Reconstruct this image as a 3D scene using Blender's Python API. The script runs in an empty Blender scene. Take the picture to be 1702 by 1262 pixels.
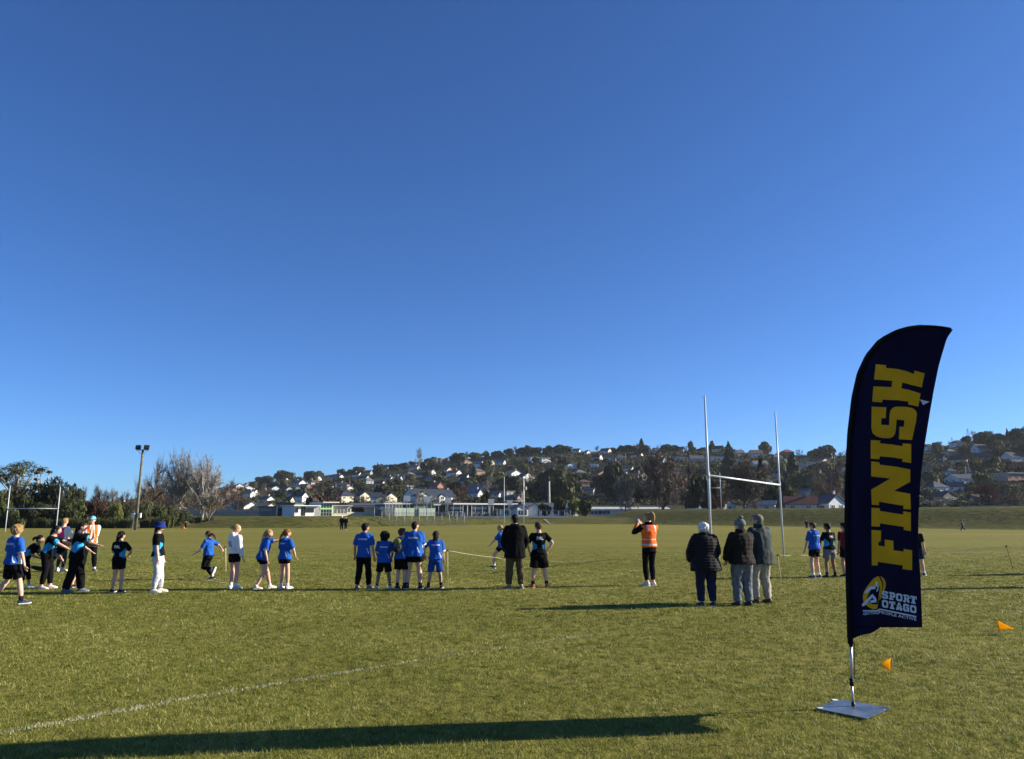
import bpy, bmesh, math, random
import numpy as np
from mathutils import Vector, Matrix, Quaternion, noise
from mathutils.bvhtree import BVHTree

random.seed(7)
rng = np.random.default_rng(11)
R = math.radians
SC = bpy.context.scene
COL = SC.collection

# ------------------------------------------------------------------ camera
EYE = 1.75
FOC, CX, CY, HOR = 1273.0, 851.0, 631.0, 857.0
PITCH = math.atan((HOR - CY) / FOC)
cam_data = bpy.data.cameras.new('camera')
cam = bpy.data.objects.new('camera', cam_data)
COL.objects.link(cam)
cam_data.sensor_fit = 'HORIZONTAL'
cam_data.sensor_width = 36.0
cam_data.lens = FOC / 1702.0 * 36.0
cam_data.clip_start = 0.1
cam_data.clip_end = 9000
cam.location = (0, 0, EYE)
cam.rotation_euler = (math.pi / 2 + PITCH, 0, 0)
SC.camera = cam

# ------------------------------------------------------------------ light
SUN_EL, SUN_AZ = R(23.0), R(8.0)          # azimuth from +X towards +Y
sun_dir = Vector((math.cos(SUN_EL) * math.cos(SUN_AZ), math.cos(SUN_EL) * math.sin(SUN_AZ), math.sin(SUN_EL)))
world = bpy.data.worlds.new('World')
SC.world = world
world.use_nodes = True
wn = world.node_tree
wn.nodes.clear()
w_out = wn.nodes.new('ShaderNodeOutputWorld')
w_bg = wn.nodes.new('ShaderNodeBackground')
w_sky = wn.nodes.new('ShaderNodeTexSky')
w_sky.sky_type = 'NISHITA'
w_sky.sun_disc = False
w_sky.sun_elevation = SUN_EL
w_sky.sun_rotation = R(90) - SUN_AZ
w_sky.altitude = 0
w_sky.air_density = 0.7
w_sky.dust_density = 0.3
w_sky.ozone_density = 3.0
w_bg.inputs['Strength'].default_value = 0.0585
w_hs = wn.nodes.new('ShaderNodeHueSaturation')
w_hs.inputs['Saturation'].default_value = 1.05
w_tint = wn.nodes.new('ShaderNodeMix'); w_tint.data_type = 'RGBA'; w_tint.blend_type = 'MULTIPLY'
w_tint.inputs[0].default_value = 1.0
w_tint.inputs[7].default_value = (0.56, 0.905, 1.33, 1)
wn.links.new(w_sky.outputs[0], w_hs.inputs['Color'])
wn.links.new(w_hs.outputs[0], w_tint.inputs[6])
wn.links.new(w_tint.outputs[2], w_bg.inputs['Color'])
wn.links.new(w_bg.outputs[0], w_out.inputs['Surface'])
sl = bpy.data.lights.new('sun', 'SUN')
sl.energy = 5.0
sl.angle = R(0.53)
sl.color = (1.0, 0.91, 0.74)
sun = bpy.data.objects.new('sun', sl)
COL.objects.link(sun)
sun.rotation_euler = (-sun_dir).to_track_quat('-Z', 'Y').to_euler()
sun.location = (60, 10, 60)
SC.view_settings.view_transform = 'Standard'
SC.view_settings.look = 'None'
SC.view_settings.exposure = 1.1
SC.view_settings.gamma = 1.0
SC.view_settings.use_curve_mapping = False

# ------------------------------------------------------------------ pixel -> place
_fw = Vector((0, math.cos(PITCH), math.sin(PITCH)))
_up = Vector((0, -math.sin(PITCH), math.cos(PITCH)))
_rt = Vector((1, 0, 0))
EYEV = Vector((0, 0, EYE))
def ray(u, v):
    return _fw + _rt * ((u - CX) / FOC) + _up * ((CY - v) / FOC)
def G(u, v, z=0.0):
    d = ray(u, v)
    return EYEV + d * ((z - EYE) / d.z)
def AT(u, v, Y):
    d = ray(u, v)
    return EYEV + d * (Y / d.y)

# ------------------------------------------------------------------ materials
MATS = {}
def mat(name, rgb, rough=0.8, var=0.12, scale=18.0, bump=0.0, bscale=None, spec=0.25, metal=0.0, transl=0.0, rand=0.0, rgb2=None, detail=3.0, emit=None):
    if name in MATS:
        return MATS[name]
    m = bpy.data.materials.new(name)
    m.use_nodes = True
    nt = m.node_tree
    b = nt.nodes['Principled BSDF']
    b.inputs['Roughness'].default_value = rough
    b.inputs['Specular IOR Level'].default_value = spec
    b.inputs['Metallic'].default_value = metal
    geo = nt.nodes.new('ShaderNodeNewGeometry')
    tc = nt.nodes.new('ShaderNodeTexCoord')
    nz = nt.nodes.new('ShaderNodeTexNoise')
    nz.inputs['Scale'].default_value = scale
    nz.inputs['Detail'].default_value = detail
    nt.links.new(tc.outputs['Object'], nz.inputs['Vector'])
    mx = nt.nodes.new('ShaderNodeMix')
    mx.data_type = 'RGBA'
    c2 = rgb2 if rgb2 else tuple(max(0.0, c * (1 - 2 * var)) for c in rgb)
    c1 = rgb if rgb2 else tuple(min(1.0, c * (1 + 2 * var)) for c in rgb)
    mx.inputs[6].default_value = (*c1, 1)
    mx.inputs[7].default_value = (*c2, 1)
    rp = nt.nodes.new('ShaderNodeMapRange')
    rp.inputs[1].default_value = 0.3
    rp.inputs[2].default_value = 0.7
    nt.links.new(nz.outputs['Fac'], rp.inputs[0])
    nt.links.new(rp.outputs[0], mx.inputs[0])
    col = mx.outputs[2]
    if rand > 0:
        oi = nt.nodes.new('ShaderNodeObjectInfo')
        hs = nt.nodes.new('ShaderNodeHueSaturation')
        r1 = nt.nodes.new('ShaderNodeMapRange')
        r1.inputs[3].default_value = 1 - rand
        r1.inputs[4].default_value = 1 + rand
        nt.links.new(oi.outputs['Random'], r1.inputs[0])
        nt.links.new(r1.outputs[0], hs.inputs['Value'])
        r2 = nt.nodes.new('ShaderNodeMapRange')
        r2.inputs[3].default_value = 0.5 - 0.06 * rand
        r2.inputs[4].default_value = 0.5 + 0.06 * rand
        ml = nt.nodes.new('ShaderNodeMath'); ml.operation = 'MULTIPLY'; ml.inputs[1].default_value = 7.31
        fr = nt.nodes.new('ShaderNodeMath'); fr.operation = 'FRACT'
        nt.links.new(oi.outputs['Random'], ml.inputs[0]); nt.links.new(ml.outputs[0], fr.inputs[0])
        nt.links.new(fr.outputs[0], r2.inputs[0]); nt.links.new(r2.outputs[0], hs.inputs['Hue'])
        nt.links.new(col, hs.inputs['Color'])
        col = hs.outputs[0]
    nt.links.new(col, b.inputs['Base Color'])
    if bump > 0:
        n2 = nt.nodes.new('ShaderNodeTexNoise')
        n2.inputs['Scale'].default_value = bscale or scale * 2
        n2.inputs['Detail'].default_value = 4
        nt.links.new(tc.outputs['Object'], n2.inputs['Vector'])
        bp = nt.nodes.new('ShaderNodeBump')
        bp.inputs['Strength'].default_value = bump
        bp.inputs['Distance'].default_value = 0.02
        nt.links.new(n2.outputs['Fac'], bp.inputs['Height'])
        nt.links.new(bp.outputs[0], b.inputs['Normal'])
    if emit:
        b.inputs['Emission Color'].default_value = (*emit, 1)
    if transl > 0:
        out = nt.nodes['Material Output']
        tr = nt.nodes.new('ShaderNodeBsdfTranslucent')
        ms = nt.nodes.new('ShaderNodeMixShader')
        ms.inputs[0].default_value = transl
        nt.links.new(col, tr.inputs['Color'])
        nt.links.new(b.outputs[0], ms.inputs[1])
        nt.links.new(tr.outputs[0], ms.inputs[2])
        nt.links.new(ms.outputs[0], out.inputs['Surface'])
    MATS[name] = m
    return m

# ------------------------------------------------------------------ mesh builder
class MB:
    def __init__(s):
        s.v, s.f, s.m = [], [], []
    def add(s, verts, faces, mi=0):
        k = len(s.v)
        s.v.extend([tuple(p) for p in verts])
        s.f.extend([tuple(i + k for i in f) for f in faces])
        s.m.extend([mi] * len(faces))
    def box(s, x0, x1, y0, y1, z0, z1, mi=0, M=None):
        P = [Vector((x, y, z)) for z in (z0, z1) for y in (y0, y1) for x in (x0, x1)]
        if M is not None:
            P = [M @ p for p in P]
        s.add(P, [(0, 2, 3, 1), (4, 5, 7, 6), (0, 1, 5, 4), (2, 6, 7, 3), (0, 4, 6, 2), (1, 3, 7, 5)], mi)
    def loft(s, rings, mi=0, cap=True):
        n = len(rings[0])
        P = [p for r in rings for p in r]
        F = []
        for a in range(len(rings) - 1):
            for i in range(n):
                j = (i + 1) % n
                F.append((a * n + i, a * n + j, (a + 1) * n + j, (a + 1) * n + i))
        if cap:
            F.append(tuple(range(n - 1, -1, -1)))
            F.append(tuple((len(rings) - 1) * n + i for i in range(n)))
        s.add(P, F, mi)
    def tube(s, pts, rad, n=8, mi=0, ref=None, flat=1.0, round_ends=False):
        """tapered tube; flat scales the axis perpendicular to ref"""
        pts = [Vector(p) for p in pts]
        if not hasattr(rad, '__len__'):
            rad = [rad] * len(pts)
        if round_ends:
            d0 = (pts[0] - pts[1]).normalized(); d1 = (pts[-1] - pts[-2]).normalized()
            pts = [pts[0] + d0 * rad[0] * .9, pts[0] + d0 * rad[0] * .55] + pts + [pts[-1] + d1 * rad[-1] * .55, pts[-1] + d1 * rad[-1] * .9]
            rad = [rad[0] * .35, rad[0] * .8] + list(rad) + [rad[-1] * .8, rad[-1] * .35]
        rings = []
        r0 = Vector(ref) if ref is not None else None
        prev = None
        for i, p in enumerate(pts):
            a = pts[max(0, i - 1)]; b = pts[min(len(pts) - 1, i + 1)]
            t = (b - a)
            t = t.normalized() if t.length > 1e-9 else Vector((0, 0, 1))
            if prev is None:
                q = r0 if r0 is not None else (Vector((1, 0, 0)) if abs(t.x) < .9 else Vector((0, 1, 0)))
            else:
                q = prev
            x = (q - t * q.dot(t))
            if x.length < 1e-6:
                x = Vector((0, 1, 0)) - t * t.y
            x.normalize()
            prev = x
            y = t.cross(x)
            rings.append([p + x * (rad[i] * math.cos(2 * math.pi * k / n)) + y * (rad[i] * flat * math.sin(2 * math.pi * k / n)) for k in range(n)])
        s.loft(rings, mi)
    def ell(s, c, rx, ry, rz, M=None, nu=12, nv=8, mi=0, fn=None):
        c = Vector(c)
        P, F = [], []
        for j in range(nv + 1):
            th = math.pi * j / nv
            for i in range(nu):
                ph = 2 * math.pi * i / nu
                d = Vector((math.sin(th) * math.cos(ph), math.sin(th) * math.sin(ph), math.cos(th)))
                p = Vector((d.x * rx, d.y * ry, d.z * rz))
                if fn:
                    p = fn(d, p)
                if M is not None:
                    p = M @ p
                P.append(c + p)
        for j in range(nv):
            for i in range(nu):
                k = (i + 1) % nu
                F.append((j * nu + i, (j + 1) * nu + i, (j + 1) * nu + k, j * nu + k))
        s.add(P, F, mi)
    def prism(s, poly, d, mi=0):
        """poly: list of Vector; extruded by vector d"""
        n = len(poly)
        d = Vector(d)
        P = [Vector(p) for p in poly] + [Vector(p) + d for p in poly]
        F = [tuple(range(n)), tuple(range(2 * n - 1, n - 1, -1))] + [(i, i + n, (i + 1) % n + n, (i + 1) % n) for i in range(n)]
        F = [tuple(reversed(f)) for f in F]
        s.add(P, F, mi)
    def mesh(s, name, mats, smooth=False, merge=False, normals=False):
        me = bpy.data.meshes.new(name)
        me.from_pydata(s.v, [], s.f)
        for m in (mats if isinstance(mats, (list, tuple)) else [mats]):
            me.materials.append(m)
        if len(s.m) and max(s.m) > 0:
            me.polygons.foreach_set('material_index', s.m)
        if merge or normals:
            bm = bmesh.new(); bm.from_mesh(me)
            if merge:
                bmesh.ops.remove_doubles(bm, verts=bm.verts, dist=1e-5)
            bmesh.ops.recalc_face_normals(bm, faces=bm.faces)
            bm.to_mesh(me); bm.free()
        if smooth:
            me.polygons.foreach_set('use_smooth', [True] * len(me.polygons))
        me.update()
        return me

def link(name, data, parent=None, loc=None, rot=None, scale=None):
    o = bpy.data.objects.new(name, data)
    COL.objects.link(o)
    if parent is not None:
        o.parent = parent
    if loc is not None:
        o.location = loc
    if rot is not None:
        o.rotation_euler = rot
    if scale is not None:
        o.scale = scale
    return o
def tag(o, label=None, cat=None, group=None, kind=None):
    if label: o['label'] = label
    if cat: o['category'] = cat
    if group: o['group'] = group
    if kind: o['kind'] = kind
    return o
def thing(name, label, cat, loc=(0, 0, 0), rz=0.0, group=None):
    o = link(name, None, None, loc, (0, 0, rz))
    o.empty_display_size = 0.2
    return tag(o, label, cat, group)
def ss(x):
    x = np.clip(x, 0, 1)
    return x * x * (3 - 2 * x)
# ================================================================== LAND
U_T = [-600, 0, 200, 300, 380, 420, 470, 530, 600, 660, 720, 760, 820, 880, 950, 1020, 1080, 1150, 1220, 1300, 1350, 1400, 1500, 1560, 1620, 1702, 1900, 2600]
V_T = [846, 840, 833, 822, 810, 805, 800, 793, 786, 778, 770, 765, 759, 754, 752, 752, 750, 752, 754, 757, 760, 760, 752, 744, 735, 724, 716, 712]
D_T = [900, 900, 900, 900, 900, 900, 900, 900, 880, 860, 830, 810, 780, 760, 740, 720, 700, 690, 680, 660, 640, 620, 590, 570, 550, 530, 500, 460]
HB = 290.0
def z_hill(x, y):
    x = np.asarray(x, float); y = np.asarray(y, float)
    u = CX + FOC * x / np.maximum(y, 1)
    vc = np.interp(u, U_T, V_T); dc = np.interp(u, U_T, D_T)
    e0 = 4.0
    ec = HOR - vc
    t = np.clip((y - HB) / (dc - HB), 0, 1)
    e = e0 + (ec - e0) * t ** 0.9
    z = EYE + e / FOC * np.minimum(y, dc)
    z = z - np.maximum(0, y - dc) * 0.03
    return z
RA = np.array([13.0, 178.0]); RT = np.array([0.4994, -0.8664]); RN = np.array([0.8664, 0.4994])
def z_bank(x, y):
    x = np.asarray(x, float); y = np.asarray(y, float)
    yb = np.where(x < -30, 111.0, np.minimum(160.0, 111 + 1.6 * (x + 30)))
    h = 1.6 - 0.4 * ss((x + 22) / 15)
    zl = h * ss((y - yb) / 9.0) * ss((x + 53) / 12)
    zb = 1.6 * ss((y - 168) / 18)
    al = (x - RA[0]) * RT[0] + (y - RA[1]) * RT[1]
    sd = (x - RA[0]) * RN[0] + (y - RA[1]) * RN[1]
    zr = 3.05 * ss((sd + 1.2 * np.sin(al * .05)) / 14.5) * ss((al + 9) / 17)
    return np.maximum(np.maximum(zl, zb), zr)
def z_land(x, y):
    x = np.asarray(x, float); y = np.asarray(y, float)
    b = z_bank(x, y)
    k = ss((y - 262) / 40)
    return b * (1 - k) + np.maximum(z_hill(x, y), b * (1 - k)) * k
def zl(x, y):
    return float(z_land(x, y))
def HIT(u, v, y0=95.0, y1=1100.0):
    """where the sight line through a pixel of the photograph meets the land"""
    d = ray(u, v)
    ys = np.geomspace(y0, y1, 900)
    xs = d.x / d.y * ys
    zs = EYE + d.z / d.y * ys
    dz = zs - z_land(xs, ys)
    i = np.where(dz <= 0)[0]
    k = int(i[0]) if len(i) else int(np.argmin(dz))
    return Vector((float(xs[k]), float(ys[k]), zl(xs[k], ys[k])))

# ---- ground material shared by the field and the banks
def grass_ground(name, cols, stripe=0.0, bump=0.6, rough=0.0):
    m = bpy.data.materials.new(name); m.use_nodes = True
    nt = m.node_tree; b = nt.nodes['Principled BSDF']
    b.inputs['Roughness'].default_value = 0.95
    b.inputs['Specular IOR Level'].default_value = 0.1
    geo = nt.nodes.new('ShaderNodeNewGeometry')
    def nz(scale, detail, sc=(1, 1, 1)):
        mp = nt.nodes.new('ShaderNodeMapping'); mp.inputs['Scale'].default_value = sc
        n = nt.nodes.new('ShaderNodeTexNoise'); n.inputs['Scale'].default_value = scale; n.inputs['Detail'].default_value = detail
        nt.links.new(geo.outputs['Position'], mp.inputs[0]); nt.links.new(mp.outputs[0], n.inputs['Vector'])
        return n.outputs['Fac']
    def mix(fac, a, bb, lo=.35, hi=.65):
        r = nt.nodes.new('ShaderNodeMapRange'); r.inputs[1].default_value = lo; r.inputs[2].default_value = hi
        nt.links.new(fac, r.inputs[0])
        x = nt.nodes.new('ShaderNodeMix'); x.data_type = 'RGBA'
        nt.links.new(r.outputs[0], x.inputs[0])
        for s, c in ((6, a), (7, bb)):
            if isinstance(c, tuple): x.inputs[s].default_value = (*c, 1)
            else: nt.links.new(c, x.inputs[s])
        return x.outputs[2]
    big = mix(nz(.09, 4), cols[0], cols[1])
    med = mix(nz(.55, 5, (1, 1.6, 1)), big, cols[2], .5, .78)
    wide = mix(nz(.055, 3, (.25, 1.4, 1)), med, cols[4], .5, .72)
    fine = mix(nz(26, 3), wide, cols[3], .45, .85)
    nt.links.new(fine, b.inputs['Base Color'])
    f1 = nz(55, 4); f2 = nz(7, 4, (1, stripe if stripe else 1, stripe if stripe else 1))
    ad = nt.nodes.new('ShaderNodeMath'); ad.operation = 'MULTIPLY_ADD'; ad.inputs[1].default_value = 2.5
    nt.links.new(f2, ad.inputs[0]); nt.links.new(f1, ad.inputs[2])
    if rough:
        f3 = nz(1.1, 6, (.45, 1.6, 2.2)); a3 = nt.nodes.new('ShaderNodeMath'); a3.operation = 'MULTIPLY_ADD'; a3.inputs[1].default_value = rough
        nt.links.new(f3, a3.inputs[0]); nt.links.new(ad.outputs[0], a3.inputs[2]); ad = a3
        dk = mix(nz(1.7, 6, (.4, 1.6, 2.2)), cols[3], fine, .34, .56)
        nt.links.new(dk, b.inputs['Base Color'])
    bp = nt.nodes.new('ShaderNodeBump'); bp.inputs['Strength'].default_value = bump; bp.inputs['Distance'].default_value = .05
    nt.links.new(ad.outputs[0], bp.inputs['Height']); nt.links.new(bp.outputs[0], b.inputs['Normal'])
    return m
M_FIELD = grass_ground('field_turf', [(.155, .150, .026), (.178, .165, .033), (.205, .178, .046), (.085, .088, .014), (.225, .188, .052)])
M_BANK = grass_ground('bank_turf', [(.100, .104, .024), (.118, .114, .028), (.145, .128, .04), (.045, .050, .012), (.15, .128, .045)], stripe=3.5, bump=1.0, rough=14.0)
M_HILL = grass_ground('hill_scrub', [(.030, .034, .013), (.040, .040, .017), (.060, .052, .025), (.018, .022, .009), (.05, .044, .02)])

# field: one sheet to the horizon
mb = MB(); S = 4200
mb.add([(-S, -600, 0), (S, -600, 0), (S, S, 0), (-S, S, 0)], [(0, 1, 2, 3)])
tag(link('field', mb.mesh('field', M_FIELD)), kind='structure')

# banks and plateau behind the field
def grid_obj(name, xs, ys, fz, m, drop=None):
    X, Y = np.meshgrid(xs, ys)
    Z = fz(X, Y)
    nx, ny = len(xs), len(ys)
    V = np.stack([X, Y, Z], -1).reshape(-1, 3)
    i = np.arange(nx - 1); j = np.arange(ny - 1)
    I, J = np.meshgrid(i, j)
    a = (J * nx + I).ravel()
    F = np.stack([a, a + 1, a + nx + 1, a + nx], -1)
    if drop is not None:
        keep = Z.ravel()[F].max(1) > drop
        F = F[keep]
    me = bpy.data.meshes.new(name)
    me.from_pydata(V.tolist(), [], F.tolist())
    me.materials.append(m)
    me.polygons.foreach_set('use_smooth', [True] * len(me.polygons))
    me.update()
    return tag(link(name, me), kind='structure')
def zb_noisy(X, Y):
    Z = z_bank(X, Y)
    n = np.sin(X * .9 + 1.3 * np.sin(Y * .4)) * .5 + np.sin(X * 2.3 + Y * 1.7) * .3
    return Z + np.where(Z > .1, .04 * n, 0) - .02
grid_obj('grass_bank', np.arange(-140, 190, 1.5), np.arange(52, 282, 1.0), zb_noisy, M_BANK, drop=.0)
# hillside: fan-shaped grid
us = np.linspace(-700, 2500, 230); ys = np.geomspace(268, 1500, 110)
Ug, Yg = np.meshgrid(us, ys)
Xg = (Ug - CX) / FOC * Yg
Zg = z_land(Xg, Yg) - .05 + .5 * np.sin(Xg * .06 + np.sin(Yg * .05) * 2) * ss((Yg - 320) / 60)
nx = len(us); V = np.stack([Xg, Yg, Zg], -1).reshape(-1, 3)
I, J = np.meshgrid(np.arange(nx - 1), np.arange(len(ys) - 1)); a = (J * nx + I).ravel()
me = bpy.data.meshes.new('hillside')
me.from_pydata(V.tolist(), [], np.stack([a, a + 1, a + nx + 1, a + nx], -1).tolist())
me.materials.append(M_HILL); me.polygons.foreach_set('use_smooth', [True] * len(me.polygons))
tag(link('hillside', me), kind='structure')

# ---- blades of grass near the camera: one mesh
def blade_mesh(name, P, hgt, wid, shade, m, lean=1.2, la=None):
    n = len(P)
    ang = rng.uniform(0, 2 * np.pi, n)
    dx, dy = np.cos(ang), np.sin(ang)
    la = rng.uniform(0, 2 * np.pi, n) if la is None else la
    ll = hgt * lean * rng.uniform(.1, 1.2, n)
    V = np.empty((n, 3, 3), np.float32)
    V[:, 0, 0] = P[:, 0] - dx * wid; V[:, 0, 1] = P[:, 1] - dy * wid; V[:, 0, 2] = -.003
    V[:, 1, 0] = P[:, 0] + dx * wid; V[:, 1, 1] = P[:, 1] + dy * wid; V[:, 1, 2] = -.003
    V[:, 2, 0] = P[:, 0] + np.cos(la) * ll; V[:, 2, 1] = P[:, 1] + np.sin(la) * ll; V[:, 2, 2] = hgt
    me = bpy.data.meshes.new(name)
    me.vertices.add(n * 3); me.vertices.foreach_set('co', V.ravel())
    me.loops.add(n * 3); me.loops.foreach_set('vertex_index', np.arange(n * 3, dtype=np.int32))
    me.polygons.add(n); me.polygons.foreach_set('loop_start', np.arange(0, n * 3, 3, dtype=np.int32))
    at = me.attributes.new('tint', 'FLOAT', 'POINT'); at.data.foreach_set('value', np.repeat(shade, 3).astype(np.float32))
    me.materials.append(m); me.update(calc_edges=True)
    return me
def blade_mat(name, ca, cb, cc, big=True):
    m = bpy.data.materials.new(name); m.use_nodes = True
    nt = m.node_tree; b = nt.nodes['Principled BSDF']
    b.inputs['Roughness'].default_value = .55; b.inputs['Specular IOR Level'].default_value = .25
    at = nt.nodes.new('ShaderNodeAttribute'); at.attribute_name = 'tint'
    cr = nt.nodes.new('ShaderNodeValToRGB')
    e = cr.color_ramp.elements
    e[0].position = 0; e[0].color = (*ca, 1); e[1].position = 1; e[1].color = (*cc, 1)
    k = cr.color_ramp.elements.new(.55); k.color = (*cb, 1)
    nt.links.new(at.outputs['Fac'], cr.inputs[0])
    tr = nt.nodes.new('ShaderNodeBsdfTranslucent'); ms = nt.nodes.new('ShaderNodeMixShader'); ms.inputs[0].default_value = .3
    nt.links.new(cr.outputs[0], b.inputs['Base Color']); nt.links.new(cr.outputs[0], tr.inputs['Color'])
    nt.links.new(b.outputs[0], ms.inputs[1]); nt.links.new(tr.outputs[0], ms.inputs[2])
    nt.links.new(ms.outputs[0], nt.nodes['Material Output'].inputs['Surface'])
    return m
def lowfreq(x, y):
    return (np.sin(x * .9 + 1.7 * np.sin(y * .7)) + np.sin(y * 1.3 + 1.1 * np.sin(x * 1.9 + 2)) + .8 * np.sin(x * 3.1 + y * 2.3) + .7 * np.sin(x * 5.3 - y * 4.1 + 1.5 * np.sin(x * 2))) / 3.5
NB = 1150000; NT = 105000
dt = (rng.uniform(4.4 ** .4, 44.0 ** .4, NT)) ** 2.5
tx = rng.uniform(-1, 1, NT) * (.76 * dt + 1.2)
t_shade = rng.normal(0, .23, NT); t_h = rng.uniform(.45, 1.7, NT) ** 1.3; t_lean = rng.uniform(0, 2 * np.pi, NT)
ti = rng.integers(0, NT, NB)
sg = .020 + .0016 * dt[ti]
P = np.stack([tx[ti] + rng.normal(0, 1, NB) * sg, dt[ti] + rng.normal(0, 1, NB) * sg], -1)
dd = P[:, 1]
fade = 1 - ss((dd - 22) / 20) * .7
lf = lowfreq(P[:, 0], P[:, 1])
hg = rng.uniform(.010, .026, NB) * t_h[ti] * fade * (1 + .2 * lf)
wd = np.maximum(.0024, dd * .0004) * rng.uniform(.7, 1.3, NB)
lf2 = lowfreq(P[:, 0] * .31 + 3, P[:, 1] * .37 - 2)
sh = np.clip(.47 + .20 * lf + .14 * lf2 + t_shade[ti] + rng.normal(0, .15, NB), 0, 1)
LEAN = t_lean[ti] + rng.normal(0, .9, NB)
M_BLADE = blade_mat('grass_blade', (.070, .085, .010), (.161, .180, .028), (.41, .385, .12))
tag(link('grass', blade_mesh('grass', P, hg, wd, sh, M_BLADE, la=LEAN)), kind='stuff')

# painted, worn boundary line: whitened blades
def line_blades(name, pts, width, dens, keep, hg0=.03):
    seg = []
    for a, b in zip(pts[:-1], pts[1:]):
        a = np.array(G(*a))[:2]; b = np.array(G(*b))[:2]
        L = np.linalg.norm(b - a); n = int(L * width * dens)
        t = rng.uniform(0, 1, n); d = (b - a) / L; nn = np.array([-d[1], d[0]])
        seg.append(a + (b - a) * t[:, None] + nn * (rng.normal(0, width * .33, n))[:, None])
    P = np.concatenate(seg)
    wear = .5 + .5 * np.sin(P[:, 0] * 2.1 + P[:, 1] * 1.3) * np.sin(P[:, 0] * .9 - 1) + rng.uniform(-.5, .5, len(P))
    P = P[wear > 1 - keep - .25]
    n = len(P)
    d = P[:, 1]
    return blade_mesh(name, P, rng.uniform(.016, hg0, n), np.maximum(.0024, d * .0005), rng.uniform(0, 1, n), M_PAINT)
M_PAINT = blade_mat('painted_grass', (.26, .26, .14), (.50, .48, .36), (.68, .66, .54))
tag(link('boundary_line', line_blades('boundary_line', [(-60, 1231), (0, 1220), (330, 1159), (640, 1108)], .10, 3600, .50)), kind='stuff')
tag(link('boundary_line', line_blades('boundary_line', [(640, 1108), (760, 1088), (985, 1056)], .09, 1500, .34)), kind='stuff')

M_LINE = mat('field_line_paint', (.36, .36, .22), .95, rgb2=(.17, .17, .06), scale=3)
def field_line(pts, w):
    mb = MB()
    for a, b in zip(pts[:-1], pts[1:]):
        a = G(*a); b = G(*b); d = (b - a).normalized(); n = Vector((-d.y, d.x, 0)) * w
        mb.add([p + Vector((0, 0, .010)) for p in (a - n, b - n, b + n, a + n)], [(0, 1, 2, 3)])
    tag(link('field_line', mb.mesh('field_line', M_LINE)), kind='structure')
field_line([(300, 961), (348, 966), (405, 974)], .05)
field_line([(905, 935), (1000, 931)], .05)
field_line([(400, 915), (560, 921), (640, 924)], .05)
field_line([(140, 931), (300, 932)], .045)
field_line([(1560, 920), (1760, 916)], .04)
# ================================================================== BUILDINGS
WALLS = dict(white=(.70, .69, .65), cream=(.66, .60, .44), pale=(.55, .58, .60), blue=(.42, .50, .56), grey=(.28, .29, .30), tan=(.48, .38, .24), brick=(.30, .13, .09), pink=(.46, .27, .21), dark=(.07, .075, .08), brown=(.16, .11, .08), green=(.16, .20, .18), mint=(.50, .58, .44))
ROOFS = dict(navy=(.030, .040, .060), grey=(.13, .14, .15), slate=(.075, .085, .10), brown=(.085, .058, .045), red=(.22, .045, .04), rust=(.17, .07, .05), black=(.018, .019, .022), pale=(.42, .44, .46), blue=(.10, .15, .21), green=(.10, .12, .09), terracotta=(.22, .12, .08))
def wallm(k): return mat('wall_' + k, WALLS[k], .8, .06, .9, bump=.15, bscale=6)
def roofm(k): return mat('roof_' + k, ROOFS[k], .55, .10, 1.2, bump=.3, bscale=4)
M_GLASS = mat('window_glass', (.022, .027, .034), .12, .3, .6, spec=.6)
M_FRAME = mat('window_frame', (.66, .66, .63), .6)
M_DFRAME = mat('dark_frame', (.06, .065, .07), .6)
M_BRICKCH = mat('chimney_brick', (.42, .36, .32), .85)
def win_mesh(name, fm):
    mb = MB()
    # unit window on the plane y=0 looking to -y
    for a in ((-.5, -.42, -.5, .5), (.42, .5, -.5, .5), (-.42, .42, -.5, -.41), (-.42, .42, .41, .5), (-.03, .03, -.41, .41)):
        mb.box(a[0], a[1], -.07, .06, a[2], a[3], 0)
    mb.box(-.42, -.03, -.035, .05, -.41, .41, 1); mb.box(.03, .42, -.035, .05, -.41, .41, 1)
    return mb.mesh(name, [fm, M_GLASS])
WIN = win_mesh('window', M_FRAME); WIND = win_mesh('window_dark', M_DFRAME)
def window(root, x, y, z, w, h, rz=0.0, me=None):
    o = link('window', me or WIN, root, (x, y, z), (0, 0, rz)); o.scale = (w, 1.6, h)
    return o
def gable_walls(mb, w, d, h, r, axis, z0=-2.0, mi=0):
    """pentagon prism; axis 'x': ridge along x"""
    if axis == 'x':
        poly = [Vector((-w / 2, -d / 2, z0)), Vector((-w / 2, -d / 2, h)), Vector((-w / 2, 0, h + r)), Vector((-w / 2, d / 2, h)), Vector((-w / 2, d / 2, z0))]
        mb.prism(poly, (w, 0, 0), mi)
    else:
        poly = [Vector((-w / 2, -d / 2, z0)), Vector((w / 2, -d / 2, z0)), Vector((w / 2, -d / 2, h)), Vector((0, -d / 2, h + r)), Vector((-w / 2, -d / 2, h))]
        mb.prism(poly, (0, d, 0), mi)
def gable_roof(mb, w, d, h, r, axis, ov=.45, th=.16, mi=0):
    a, b = (w, d) if axis == 'x' else (d, w)
    sl = r / (b / 2)
    for sg in (-1, 1):
        yo = sg * (b / 2 + ov); zo = h - ov * sl
        prof = [(0, h + r + .03), (yo, zo + .03), (yo, zo + .03 + th), (0, h + r + .03 + th)]
        if axis == 'x':
            poly = [Vector((-a / 2 - ov, y, z)) for y, z in prof]; mb.prism(poly, (a + 2 * ov, 0, 0), mi)
        else:
            poly = [Vector((y, -a / 2 - ov, z)) for y, z in prof]; mb.prism(poly, (0, a + 2 * ov, 0), mi)
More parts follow.
